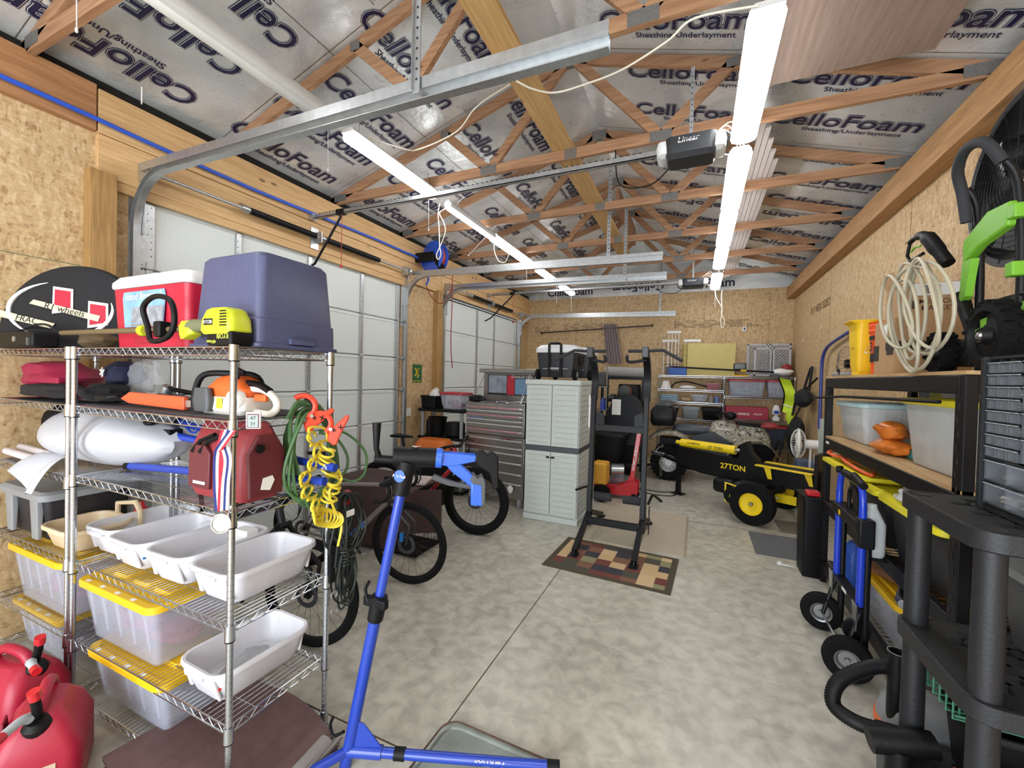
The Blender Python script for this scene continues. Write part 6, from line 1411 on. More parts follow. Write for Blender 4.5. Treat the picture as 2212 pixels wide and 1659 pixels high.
obj('round_face', B().lathe([(0, .0), (.10, 0), (.12, .03), (.10, .04), (0, .04)], (-1.28, 8.30, 1.52), -Y, 26), DGREY, t); obj('copper_ring', B().tube(arc((-1.26, 8.255, 1.52), .115, -70, 80, 16, X, Z), .007, 6), M_('copper_ring', '#a85a3a', .4, .5), t)
solo('metal_parts', B().blob((-1.52, 8.4, 1.41), (.10, .08, .05), 5, .4), M_('bright_metal_parts', '#8f8f90', .3, .8, var=.6, scale=30), 'heap of bright metal parts beside the black heater', 'metal parts')
solo('yellow_foam_roll', B().tube([(-1.60, 8.0, .84), (-1.0, 8.0, .74)], .13, 18), M_('yellow_foam_roll', '#bfae72', .85, bump=.5, scale=40), 'pale yellow foam roll lying above the black cart tub', 'foam roll')
solo('black_crate', B().box(-1.6, -1.0, 7.86, 8.14, 0, .655), BLACK, 'black crate under the pale yellow foam roll', 'crate', bevel=.01)
t = thing('arched_guard', 'black arched steel guard with a white tag, behind the tower', 'machine guard', (-1.05, 7.6, 0))
ar = [(-.34, 1.1), (-.34, 1.2)] + [(-.30+.27*(1-math.cos(a))+.0, 1.2+.30*math.sin(a)) for a in np.linspace(0.1, 2.6, 10)] + [(.26, 1.22), (.30, 1.1)]
obj('guard_plate', B().prism(ar, (-1.10, 7.55, 0), X, Z, .25), BK, t); obj('white_tag', B().box(-1.35, -1.2, 7.41, 7.42, 1.13, 1.4), PAPER, t)
obj('stand_frame', B().box(-1.48, -.78, 7.42, 7.68, .62, 1.1), BK, t); obj('stand_leg', B().box(-1.48, -1.42, 7.42, 7.68, 0, .62).box(-.84, -.78, 7.42, 7.68, 0, .62), BK, t)
t = thing('rolling_rack', 'narrow chrome rack with clamps behind the grey cabinet', 'rack', (-1.62, 7.2, 0))
for x in (-1.95, -1.47): obj('upright', B().cyl((x, 7.5, 0), (x, 7.5, 1.98), .012, 8), CHROME, t)
for z in (.9, 1.2, 1.62): obj('tray', B().box(-1.95, -1.47, 7.5, 7.85, z-.02, z), CHROME, t)
obj('foot', B().box(-1.97, -1.45, 7.48, 7.87, 0, .03), BLACK, t)
solo('appliance', B().box(-1.74, -1.50, 7.52, 7.8, 1.622, 1.88), DGREY, 'dark squat appliance on the chrome rack behind the cabinet', 'appliance', bevel=.03)
t = solo('blue_bottle', B().lathe([(0, 0), (.05, 0), (.05, .14), (.02, .19), (.02, .22), (0, .22)], (-1.55, 7.6, 1.202), Z, 14), BLUE, 'blue bottle on the chrome rack behind the cabinet', 'bottle')
# dump cart
t = thing('dump_cart', 'black poly dump cart parked between the cabinet and the four-wheeler', 'dump cart', (-1.3, 7.0, 0))
o = (-1.50, 7.0, 0); ct = B()
ct.loft([(.7, .5, .06, .40), (.98, .62, .08, .84), (1.06, .70, .08, .84), (1.06, .70, .08, .88), (.98, .62, .08, .885), (.9, .55, .08, .80), (.66, .46, .06, .44)], o, 5)
obj('tub', ct, BLACK, t, ang=50)
obj('cart_frame', B().box(-1.9, -.9, 6.98, 7.02, .32, .38).box(-1.52, -1.48, 6.7, 7.3, .28, .33), BK, t)
for yy in (6.66, 7.34): w_ = obj('cart_wheel', B().lathe([(0, -.05), (.12, -.05), (.20, -.06), (.22, 0), (.20, .06), (.12, .05), (0, .05)], (-1.5, yy, .22), Y, 28), RUBBER, t); obj('wheel_hub', B().lathe([(0, .0), (.1, 0), (.11, -.02)], (-1.5, yy-.055, .22), -Y, 20), GREYP, w_)
obj('draw_bar', B().beam((-.95, 7.0, .35), (-.60, 7.2, .37), .04, .04), BK, t)
solo('chrome_tank', B().tube([(-1.18, 6.55, .34), (-1.0, 6.6, .34)], [.10, .10], 18).box(-1.2, -.98, 6.5, 6.66, 0.0, .26), M_('bright_tank', '#b8bec2', .2, .8, var=.3), 'bright metal tank in front of the dump cart tub', 'tank')
t = thing('yellow_generator', 'yellow machine on a black wheel beside the tower post', 'machine', (-1.22, 6.0, 0))
obj('yellow_housing', B().box(-1.34, -1.13, 5.92, 6.2, .24, .55), M_('machine_amber', '#d59a28', .45), t, bevel=.03); obj('wheel', B().lathe([(0, -.04), (.12, -.04), (.13, 0), (.12, .04), (0, .04)], (-1.2, 5.95, .13), Y, 24), RUBBER, t)
# floor jack
JR = M_('jack_red', '#c9202c', .35, coat=.4)
t = thing('floor_jack', 'red trolley floor jack with its handle raised, behind the tower', 'floor jack', (-1.0, 6.3, 0))
for yy in (6.22, 6.42): obj('side_frame', B().prism([(-.42, .06), (-.40, .12), (-.05, .17), (.18, .28), (.26, .27), (.26, .08), (.18, .05), (-.1, .07)], (-1.0, yy, 0), X, Z, .012), JR, t)
obj('lift_arm', B().beam((-.85, 6.32, .16), (-1.3, 6.32, .12), .06, .05), JR, t); obj('saddle_cup', B().cyl((-1.3, 6.32, .14), (-1.3, 6.32, .17), .045, 14), JR, t)
obj('base_plate', B().box(-1.2, -.80, 6.23, 6.41, .05, .08), JR, t)
hj = obj('pump_handle', B().beam((-.84, 6.32, .22), (-.745, 6.36, 1.02), .05, .065, up=X), JR, t, bevel=.006)
obj('handle_yoke', B().prism([(-.08, 0), (.08, 0), (.05, .18), (-.03, .2)], (-.84, 6.32, .13), X, Z, .12), JR, t); obj('handle_grip', B().cbox((-.72, 6.36, 1.02), (.14, .06, .03)), JR, hj, bevel=.008)
hd_ = V((.095, .04, .80)).normalized(); obj('handle_lettering', B().text('CRAFTSMAN', .062, V((-.84, 6.28, .22))+hd_*.38+V((0, -.005, 0)), -hd_, X, off=.012), WHITEP, hj)
for x, yy in ((-.78, 6.2), (-.78, 6.45), (-1.38, 6.24), (-1.38, 6.40)): obj('caster', B().lathe([(0, -.02), (.05, -.02), (.052, 0), (.05, .02), (0, .02)], (x, yy, .052), Y, 18), BLACK, t)
solo('power_cable', B().tube(spline([(-.9, 7.0, .008), (-.5, 6.9, .008), (-.25, 7.0, .008), (-.3, 6.75, .008), (-.6, 6.7, .008), (-.8, 6.9, .008)], 8), .006, 6), BLACK, 'thin black cord looping on the floor by the splitter leg', 'cord')
# ---------------------------------------------------------------- four-wheeler
CAMO = camo('camo_body'); SEAT = M_('seat_vinyl', '#3a4048', .4)
t = thing('quad_bike', 'camouflage four-wheeler with a dark seat parked behind the log splitter', 'quad bike', (.35, 8.3, 0))
def atv_wheel(x, y, nm, s):
    w_ = bpy.data.objects.new(nm, None); sc.collection.objects.link(w_); w_.parent = t; w_.location = (x-.35, y-8.3, .30)
    ty = obj('tyre', B().lathe([(.15, -.10), (.25, -.125), (.29, -.11), (.30, 0), (.29, .11), (.25, .125), (.15, .10)], (0, 0, 0), Y, 40), RUBBER, w_, local=True)
    k = B()
    for i in range(26):
        a = 2*PI*i/26
        for yy in (-.065, .065): k.cbox((.297*math.cos(a+yy), yy, .297*math.sin(a+yy)), (.022, .11, .03), Mx.Rotation(-a, 3, 'Y'))
    obj('tread_lug_pattern', k, RUBBER, ty, local=True)
    obj('rim', B().lathe([(0, .03), (.06, .03), (.07, .045), (.12, .04), (.14, .075), (.155, .09), (.155, .06)], (0, 0, 0), (0, -1, 0), 30), M_('silver_rim', '#b3b3b1', .35, .5), w_, local=True)
    hb = B()
    for i in range(10): hb.lathe([(0, .0), (.010, .0)], (.10*math.cos(i*.628), -.046, .10*math.sin(i*.628)), -Y, 8)
    obj('rim_hole_pattern', hb, INK, w_, local=True)
atv_wheel(-.42, 7.90, 'rear_wheel', 1); atv_wheel(-.42, 8.72, 'rear_wheel', 1); atv_wheel(.85, 7.92, 'front_wheel', 1); atv_wheel(.85, 8.70, 'front_wheel', 1)
def fender(x, w_, zt_, yy, s):
    def fn(u, v):
        a = math.radians(200-200*u) if False else 0
        xx = x-w_+2*w_*u; zz = zt_-.28*abs(2*u-1)**2.2; return (xx, yy+s*.30*v, zz-.05*v*v)
    return fn
for s, yy in ((-1, 8.12), (1, 8.48)):
    obj('rear_fender', B().sheet(fender(-.42, .46, .86, yy, s), 14, 5), CAMO, t); obj('front_fender', B().sheet(fender(.88, .38, .84, yy, s), 14, 5), CAMO, t)
obj('seat', B().loft([(.70, .20, .05, .78), (.74, .26, .08, .85), (.70, .24, .08, .93), (.60, .18, .08, .96)], (-.02, 8.3, 0)), SEAT, t, ang=60)
obj('fuel_tank_cover', B().loft([(.50, .36, .08, .70), (.50, .34, .08, .90), (.34, .24, .08, 1.04), (.26, .18, .06, 1.06)], (.46, 8.3, 0)), CAMO, t, ang=50)
obj('front_hood', B().loft([(.60, .5, .08, .72), (.58, .46, .1, .86), (.42, .34, .1, .97), (.30, .24, .08, .99)], (.86, 8.3, 0)), CAMO, t, ang=50)
obj('side_panel', B().prism([(-.35, .45), (-.3, .78), (.05, .88), (.3, .72), (.35, .45)], (.25, 8.08, 0), X, Z, .03), SEAT, t)
obj('tank_lettering', B().text('SPORTSMAN', .05, (.46, 8.122, .93), X, Z+Y*.1, off=.012, shear=.2), WHITEP, t)
obj('chassis', B().box(-.6, 1.2, 8.15, 8.45, .28, .70), BLACK, t); obj('axle', B().cyl((-.42, 7.9, .3), (-.42, 8.72, .3), .025, 10).cyl((.85, 7.92, .3), (.85, 8.7, .3), .025, 10), BLACK, t)
obj('handlebar', B().tube(spline([(.30, 7.98, 1.16), (.42, 8.1, 1.2), (.52, 8.25, 1.12), (.52, 8.35, 1.12), (.42, 8.5, 1.2), (.30, 8.62, 1.16)], 5), .014, 8), BLACK, t)
obj('grip', B().tube([(.30, 7.98, 1.16), (.37, 8.06, 1.18)], .022, 10), BLACK, t); obj('instrument_pod', B().blob((.56, 8.3, 1.16), (.10, .12, .07), 2, .05), BLACK, t)
rk = B()
for yy in np.linspace(8.05, 8.55, 5): rk.tube([(.66, yy, 1.03), (1.2, yy, 1.0)], .009, 6)
rk.tube([(.66, 8.05, 1.03), (.66, 8.55, 1.03), (1.2, 8.55, 1.0), (1.2, 8.05, 1.0)], .012, 6, closed=True); obj('front_rack', rk, BLACK, t)
obj('front_bumper', B().tube([(1.25, 8.1, .45), (1.32, 8.1, .75), (1.32, 8.5, .75), (1.25, 8.5, .45)], .014, 8), BLACK, t)
obj('rear_box', B().loft([(.34, .6, .05, .93), (.42, .7, .06, 1.0), (.42, .7, .06, 1.18), (.34, .58, .06, 1.26)], (-.55, 8.3, 0)), BK, t, ang=40)
obj('rear_box_lid', B().loft([(.26, .5, .05, 1.26), (.30, .54, .06, 1.30), (.20, .4, .05, 1.36)], (-.55, 8.3, 0)), DGREY, t, ang=40)
solo('light_bundle_on_quad', B().blob((1.12, 8.05, 1.04), (.12, .1, .06), 4, .3), M_('dark_red_cover', '#8f2b2b', .5), 'dark red bundle strapped on the front rack of the four-wheeler', 'bundle')
# ---------------------------------------------------------------- log splitter
SY = M_('splitter_yellow', '#f0cf1c', .35, coat=.3); SB = M_('splitter_black', '#0c0d0f', .4, spec=.3)
uo, uv, vv = V((.9, 6.4, 0)), V((.894, -.447, 0)), V((.447, .894, 0))
def U(u, v, z): return uo + uv*u + vv*v + Z*z
t = thing('log_splitter', 'black and yellow 27 ton log splitter on two yellow-rimmed wheels', 'log splitter', uo, rz=math.atan2(-.447, .894))
def ub(b, u0, u1, v0, v1, z0, z1): return b.cbox(U((u0+u1)/2, (v0+v1)/2, (z0+z1)/2), (u1-u0, v1-v0, z1-z0), RZ(math.atan2(-.447, .894)))
for s, nm in ((-1, 'near'), (1, 'far')):
    c = U(.02, s*.56, .26); ax = -vv if s < 0 else -vv
    w_ = bpy.data.objects.new('wheel', None); sc.collection.objects.link(w_); w_.parent = t; Mi = world_of(t).inverted(); w_.location = Mi @ c
    obj('tyre', B().lathe([(.135, -.06), (.2, -.075), (.25, -.06), (.26, -.02), (.26, .02), (.25, .06), (.2, .075), (.135, .06)], c, vv, 40), RUBBER, w_)
    obj('rim', B().lathe([(0, .02), (.03, .02), (.035, .045), (.05, .045), (.055, .02), (.12, .03), (.14, .06), (.145, .06), (.145, -.03), (0, -.03)], c, ax, 34), SY, w_)
    obj('hub_cap', B().lathe([(0, .06), (.018, .06), (.022, .02)], c, ax, 14), GALV, w_)
obj('axle', B().cyl(U(.02, -.5, .26), U(.02, .5, .26), .03, 10), SB, t)
obj('beam_web', ub(ub(B(), -1.25, .62, -.012, .012, .44, .66), -1.25, .62, -.06, .06, .655, .675), SB, t)
obj('side_plate', B().prism([(-1.28, .50), (-1.22, .76), (-.40, .70), (.30, .68), (.55, .66), (.55, .42), (-.2, .42), (-.9, .43)], U(0, -.085, 0), uv, Z, .012), SB, t)
obj('lower_flange', ub(B(), -1.2, .6, -.09, .09, .425, .44), SB, t)
obj('end_plate', ub(B(), .53, .57, -.14, .14, .36, .90), SB, t, bevel=.004); obj('end_plate_edge', ub(B(), .525, .529, -.13, -.10, .78, .90), PAPER, t)
obj('lettering', B().text('27TON', .105, U(-.42, -.094, .575), uv, Z, off=.02), SY, t)
cy_ = B().cyl(U(-1.22, 0, .80), U(-.42, 0, .80), .062, 24).cyl(U(-1.30, 0, .80), U(-1.22, 0, .80), .03, 14); cyo = obj('hydraulic_cylinder', cy_, SY, t, ang=50)
obj('cylinder_lettering', B().text('CHAMPION', .038, U(-1.0, -.064, .82), uv, Z, off=.012).text('27 TON', .06, U(-.68, -.0645, .80), uv, Z, off=.012), INK, cyo)
obj('ram_rod', B().cyl(U(-.42, 0, .80), U(-.30, 0, .80), .025, 14), CHROME, t)
obj('wedge_block', B().prism([(-.36, .67), (-.34, .90), (-.26, .95), (-.20, .80), (-.12, .72), (-.12, .67)], U(0, 0, 0), uv, Z, .14), SB, t, bevel=.006)
for s in (-1, 1):
    cr_ = B()
    cr_.prism([(-.06, 0), (.56, 0), (.56, .03), (-.06, .03)], U(-.04, s*.17, .66), uv, (vv*s*.5-Z*.25+Z*.5).normalized(), .012)
    cr_.prism([(0, 0), (.08, 0), (.10, -.14), (.05, -.14)], U(.0, s*.18, .66), uv, Z, .008); cr_.prism([(.44, 0), (.52, 0), (.54, -.14), (.5, -.14)], U(.0, s*.18, .66), uv, Z, .008)
    cr_.beam(U(-.1, s*.17, .675), U(.53, s*.17, .665), .10, .012); obj('log_cradle', cr_, SY, t, bevel=.003)
obj('tongue', B().beam(U(-.9, 0, .42), U(-1.55, 0, .56), .06, .05).beam(U(-.3, 0, .40), U(-.9, 0, .42), .06, .05), SB, t)
cp_ = B().beam(U(-1.72, 0, .58), U(-1.50, 0, .57), .06, .05).tube([U(-1.66, 0, .60), U(-1.6, 0, .68), U(-1.54, 0, .69), U(-1.53, 0, .72)], .012, 8); obj('hitch_coupler', cp_, CHROME, t, bevel=.004)
sc_b = B()
for k in range(9): sc_b.tube([U(-1.52+.006*math.sin(k), -.06, .53-.035*k)+V((.012*math.cos(a), 0, .018*math.sin(a))) for a in np.linspace(0, 2*PI, 9)[:-1]], .004, 5, closed=True)
obj('safety_chain', sc_b, CHROME, t)
obj('jack_leg', ub(ub(B(), -1.28, -1.22, -.03, .03, .0, .48), -1.34, -1.16, -.07, .07, 0, .012), SB, t)
eg = B(); ub(eg, -.42, .08, -.28, .10, .20, .40); obj('engine_block', eg, SB, t, bevel=.03)
obj('engine_top', ub(B(), -.30, .02, -.32, .02, .36, .43), M_('engine_charcoal', '#2b2d30', .4), t, bevel=.02)
obj('fuel_tank', ub(B(), -.62, -.34, -.26, -.02, .22, .42), SB, t, bevel=.05)
obj('recoil_cover', B().lathe([(.0, .03), (.05, .03), (.11, .02), (.13, -.01), (.13, -.05)], U(-.30, -.34, .24), -vv, 26), SB, t)
obj('recoil_guard', B().tube([U(-.40, -.34, .40), U(-.22, -.36, .38), U(-.16, -.36, .28), U(-.26, -.36, .12), U(-.40, -.34, .16)], .013, 8, closed=True), SY, t)
obj('recoil_badge', B().lathe([(0, .035), (.035, .035), (.035, .03)], U(-.30, -.34, .24), -vv, 18), SY, t); obj('engine_lettering', B().text('224', .035, U(-.14, -.325, .39), uv, Z, off=.015), WHITEP, t)
obj('frame_rail', B().beam(U(.02, -.5, .30), U(.2, -.1, .42), .05, .05).beam(U(.02, .5, .30), U(.2, .1, .42), .05, .05), SB, t)
obj('number_plate', ub(B(), .30, .31, -.10, .20, .20, .32).v and ub(B(), .10, .34, -.06, -.05, .22, .33), SY, t)
bo = B()
for p_ in ((-.0, .40), (.05, .35), (.12, .41), (.2, .38)): bo.lathe([(0, .02), (.014, .015), (.016, 0)], U(p_[0], -.30, p_[1]-.05), -vv, 10)
obj('bolt_pattern', bo, GALV, t)
# things round the splitter
t = thing('floor_fan', 'white floor fan with a round cage beside the end of the splitter', 'fan', (1.40, 6.9, 0))
fc = V((1.30, 6.85, .93)); fx_ = V((-.99, .12, 0)).normalized(); b = B()
for k in range(28):
    a = 2*PI*k/28; d_ = frame_from(fx_); pp = [fc+fx_*(.09*math.cos(s_))+(d_[0]*math.cos(a)+d_[1]*math.sin(a))*(.20*math.sin(s_)) for s_ in np.linspace(.15, PI-.15, 8)]; b.tube(pp, .002, 4)
obj('cage_grille', b.lathe([(.20, -.012), (.206, 0), (.20, .012), (.196, 0), (.20, -.012)], fc, fx_, 36), WHITEP, t)
bl = B()
for k in range(3): bl.blob(fc+frame_from(fx_)[0]*(.09*math.cos(k*2.09))+frame_from(fx_)[1]*(.09*math.sin(k*2.09)), (.04, .07, .07), k, .1)
obj('fan_blade', bl, M_('translucent_white_blade', '#d8d6cc', .4), t); obj('motor', B().cyl(fc-fx_*.07, fc-fx_*.22, .06, 18), WHITEP, t)
obj('fan_pole', B().cyl(fc-fx_*.14, V((fc.x+.14, fc.y+.05, 0)), .014, 10), WHITEP, t); obj('fan_base', B().lathe([(0, 0), (.17, 0), (.17, .01), (.05, .03), (0, .03)], (fc.x+.14, fc.y+.05, 0), Z, 30), WHITEP, t)
for z, k in ((0, 0), (.20, 1), (.40, 2)):
    tt = solo('blue_carton', B().box(1.42, 1.68, 7.35+.03*k, 7.72, z+.001, z+.195), M_('blue_white_carton', '#5a6a86', .6, var=.6, scale=6), ['blue and white carton lowest in the corner behind the far splitter wheel', 'blue and white carton in the middle behind the splitter end plate', 'blue and white carton, topmost of three behind the fan'][k], 'carton', 'stacked blue cartons', bevel=.004)
solo('orange_bag', B(), WHITEP, '', '') if False else None
# corner wall: vest, bag, pipe, wall fan
t = thing('safety_vest', 'fluorescent yellow safety vest hanging from the corner rack', 'safety vest', (1.5, 8.9, 1.5))
VY = M_('hi_vis_yellow', '#c6e02c', .6)
def vest(u, v): return (1.36+.16*u+.07*math.sin(3*v)+.05*v, 8.95-.14*u+.03*math.sin(10*v), 1.86-.62*v-.05*u)
obj('vest_body', B().sheet(vest, 8, 16), VY, t)
obj('vest_trim', B().tube([V(vest(0, k/12))+V((-.004, -.01, 0)) for k in range(13)], .012, 6).tube([V(vest(.9, k/12))+V((0, -.02, 0)) for k in range(5, 13)], .02, 6), BLACK, t)
obj('reflective_band', B().tube([V(vest(k/4, .8))+V((0, -.012, 0)) for k in range(5)], .012, 6), PAPER, t)
obj('hanger_hook', B().tube([(1.44, 8.92, 1.85), (1.46, 9.1, 1.92), (1.46, 9.36, 1.875)], .005, 6), GALV, t)
obj('lower_vest_panel', B().blob((1.55, 8.85, 1.16), (.07, .04, .17), 3, .1), VY, t)
t = thing('duffel_bag', 'black bag hanging by its straps on the right wall corner', 'bag', (1.6, 8.1, 1.5)); obj('bag_body', B().blob((1.57, 8.05, 1.52), (.12, .27, .15), 8, .08), BAG, t)
obj('bag_strap', B().tube(spline([(1.60, 7.86, 1.58), (1.66, 8.0, 1.95), (1.68, 8.08, 2.02), (1.66, 8.14, 1.95), (1.60, 8.25, 1.58)], 6), .02, 6), BAG, t); obj('wall_hook', B().tube([(1.72, 8.08, 2.03), (1.67, 8.08, 2.0), (1.66, 8.08, 2.03)], .006, 6), GALV, t)
t = thing('black_backpack', 'black backpack hanging low behind the white fan', 'backpack', (1.55, 8.4, .6)); obj('pack_body', B().blob((1.55, 8.35, .86), (.13, .18, .34), 11, .12), BAG, t); obj('pack_strap', B().tube([(1.5, 8.3, 1.15), (1.62, 8.4, 1.4), (1.70, 8.45, 1.42)], .015, 6), BAG, t)
solo('steel_brace_pipe', B().tube(spline([(1.68, 6.1, 2.42), (1.66, 6.9, 2.32), (1.66, 7.25, 2.24), (1.66, 7.40, 2.08), (1.66, 7.42, 1.7), (1.66, 7.42, 1.1)], 6), .022, 12), M_('royal_blue_pipe', '#2b3f8f', .35, coat=.3), 'blue pipe bending down the right wall in the corner', 'air pipe')
solo('blue_wall_pipe', B().tube([(1.66, 2.35, 2.18), (1.66, 3.35, 2.22), (1.66, 4.3, 2.26), (1.68, 6.1, 2.42)], .016, 10), BPIPE, 'blue pipe running along the right wall behind the pressure washer', 'air pipe')
solo('leaning_board', B().box(1.66, 1.70, 7.0, 7.5, .75, 1.25), M_('pale_green_board', '#c4cdc4', .6), 'pale panel leaning on the wall behind the fan', 'panel')
t = thing('wall_fan', 'black wall fan cage at the end of the black shelf', 'fan', (1.6, 5.4, 2.0)); fc = V((1.50, 5.75, 1.98)); b = B()
for k in range(26):
    a = 2*PI*k/26; b.tube([fc+V((.07*math.cos(s_), .17*math.sin(s_)*math.cos(a), .2*math.sin(s_)*math.sin(a))) for s_ in np.linspace(.1, PI-.1, 8)], .002, 4)
obj('cage_grille', b, M_('dusty_grey_wire', '#6f675d', .6), t); obj('motor', B().cyl(fc, (1.70, 5.75, 1.98), .05, 14), BLACK, t)
for k, (y, z) in enumerate(((8.9, 2.53), (7.75, 2.63))): solo('wall_hook', B().tube(arc((WR-.02, y, z), .03, 90, 330, 10, Y, Z), .005, 6), WHITEP, ['white hook on the right wall nearer the back corner', 'white hook on the right wall above the blue pipe bend'][k], 'hook')
# ---------------------------------------------------------------- black steel rack on the right
G0, G1, GX0, GX1 = 2.46, 4.52, 1.05, 1.66
t = thing('steel_rack', 'black steel rack with plywood decks along the right wall', 'shelving unit', ((GX0+GX1)/2, (G0+G1)/2, 0))
for x in (GX0, GX1-.045):
    for y in (G0-.04, G1-.045):
        po = obj('post', B().box(x, x+.045, y, y+.075, 0, 1.80 if True else 0), STEELK, t, bevel=.004)
        if x == GX0:
            h = B()
            for k in range(28): h.cbox((x-.001, y+.035+(.012 if k % 2 else -.0), .1+k*.06), (.002, .012, .028), None)
            obj('keyhole_slot_pattern', h, INK, po)
PLY = wood('raw_plywood', '#a9875c', '#c7a678', axis=1, knots=False)
for z in (.20, .73, 1.28, 1.80):
    for x in (GX0-.004, GX1-.035): obj('shelf_beam', B().box(x, x+.04, G0, G1-.0, z-.085, z), STEELK, t, bevel=.006)
    for y in (G0, G1-.04): obj('end_beam', B().box(GX0, GX1, y, y+.03, z-.085, z-.01), STEELK, t)
    if z > 1: obj('plywood_deck', B().box(GX0+.0, GX1+.02, G0-.04, G1+.02, z+.001, z+.018), PLY, t)
    else:
        wd = B()
        for k in range(40): wd.cbox(((GX0+GX1)/2, G0+.03+k*(G1-G0-.06)/39, z-.004), (GX1-GX0-.04, .004, .004))
        for k in range(9): wd.cbox((GX0+.05+k*.065, (G0+G1)/2, z-.008), (.004, G1-G0-.04, .004))
        obj('wire_deck_grid', wd, GREYP if z < .5 else BLACK, t)
obj('beam_badge', B().box(GX0-.006, GX0-.004, 4.36, 4.44, 1.235, 1.255), PAPER, t)
ZT = 1.820
# boxes, buckets
def carton(name, x0, x1, y0, y1, z0, z1, lb):
    t = thing(name, lb, 'box', ((x0+x1)/2, (y0+y1)/2, z0)); obj('carton_body', B().box(x0, x1, y0, y1, z0, z1), CARD, t, bevel=.003); return t
c1 = carton('cardboard_box', 1.10, 1.46, 3.30, 3.61, ZT, 2.165, 'lower brown cardboard box with black tape on the rack top')
TPK = M_('black_tape', '#26282a', .4)
obj('packing_tape', B().box(1.098, 1.10, 3.3, 3.42, 1.97, 2.02).box(1.10, 1.3, 3.298, 3.30, 1.97, 2.02), TPK, c1)
obj('printed_square', B().box(1.097, 1.10, 3.31, 3.40, 1.94, 2.05).box(1.097, 1.10, 3.53, 3.61, 1.91, 2.01), TPK, c1); obj('white_sticker', B().prism([(-.035, -.03), (.03, -.035), (.035, .03), (-.03, .04)], (1.097, 3.43, 2.10), Y, Z, .002), PAPER, c1)
c2 = carton('cardboard_box', 1.13, 1.47, 3.34, 3.54, 2.167, 2.38, 'upper brown cardboard box with a shipping label, stacked on another')
obj('lettering', B().text('MERCOLA', .042, (1.32, 3.3385, 2.265), X, Z, off=.008).text('MARKET', .042, (1.315, 3.3385, 2.225), X, Z, off=.008).cbox((1.185, 3.3385, 2.245), (.045, .002, .05)), M_('brown_print', '#4f3a2a', .8), c2)
ls = obj('shipping_label', B().box(1.19, 1.42, 3.336, 3.34, 2.30, 2.375), PAPER, c2); bc = B()
for k in range(12): bc.box(1.25+k*.006, 1.253+k*.006, 3.334, 3.336, 2.31, 2.36)
obj('bar_stripe', bc, INK, ls)
obj('open_flap', B().prism([(0, 0), (.19, 0), (.17, .10), (.02, .09)], (1.13, 3.35, 2.37), (0, 1, 0), (-.25, 0, 1), .004), CARD, c2)
c3 = carton('cardboard_box', 1.26, 1.46, 3.62, 3.74, ZT, 2.35, 'pale narrow carton standing behind the stacked brown boxes')
OB = M_('bucket_orange', '#f0581f', .4)
t = thing('orange_bucket', 'orange plastic bucket with black print and a wire bail on the rack top', 'bucket', (1.2, 3.65, ZT))
obj('bucket_body', B().lathe([(0, 0), (.11, 0), (.125, .30), (.132, .30), (.132, .315), (.127, .32), (.133, .335), (.133, .35), (.128, .355), (.135, .37), (.12, .37), (.105, .01), (0, .01)], (1.24, 3.74, ZT), Z, 34), OB, t)
obj('bucket_print', B().text('3', .09, (1.113, 3.72, ZT+.20), -Y, Z, off=.03).cbox((1.117, 3.72, ZT+.26), (.003, .08, .03)).cbox((1.122, 3.72, ZT+.12), (.003, .07, .06)), INK, t)
obj('wire_bail', B().tube(spline([(1.24, 3.62, ZT+.30), (1.14, 3.60, ZT+.24), (1.10, 3.67, ZT+.16), (1.10, 3.78, ZT+.17), (1.2, 3.87, ZT+.29)], 5), .0025, 5), GALV, t)
t = thing('yellow_bin', 'tall yellow plastic bin with a rounded spout standing on the far rack top', 'yellow bin', (1.15, 4.0, ZT))
obj('bin_body', B().loft([(.10, .16, .02, 0), (.12, .18, .02, .05), (.14, .22, .03, .30), (.15, .23, .04, .36), (.185, .24, .05, .385, -.02), (.175, .23, .05, .39, -.02), (.11, .19, .03, .36), (.10, .16, .02, .06)], (1.17, 4.06, ZT+.03), 5), YEL, t, ang=50)
obj('stand_foot', B().box(1.12, 1.22, 3.99, 4.13, ZT, ZT+.035), YEL, t); obj('grip_slot', B().box(1.104, 1.106, 4.03, 4.09, ZT+.2, ZT+.22), M_('deep_yellow', '#b18d14', .6), t)
t = thing('stapler_tool', 'grey tool with black hooks lying at the foot of the yellow bin', 'tool', (1.1, 4.15, ZT)); obj('tool_body', B().box(1.07, 1.3, 4.2, 4.48, ZT+.0, ZT+.03), GREYP, t, bevel=.008)
obj('hook', B().tube(arc((1.07, 4.26, ZT+.03), .022, 0, 240, 10, Y, Z), .006, 6), BLACK, t)
t = thing('wire_basket', 'silver wire basket with a red cap behind the boxes on the rack top', 'basket', (1.5, 3.75, ZT)); b = B()
for k in range(10): b.tube([(1.42, 3.62+k*.03, ZT+.0), (1.42, 3.62+k*.03, ZT+.52)], .002, 4)
for k in range(8): b.tube([(1.42, 3.62, ZT+.01+k*.07), (1.42, 3.89, ZT+.01+k*.07), (1.6, 3.89, ZT+.01+k*.07), (1.6, 3.62, ZT+.01+k*.07)], .0025, 4, closed=True)
obj('basket_wire', b, CHROME, t); obj('red_cap', B().lathe([(0, 0), (.05, 0), (.04, .09), (0, .1)], (1.5, 3.75, ZT+.51), Z, 14), RED, t)
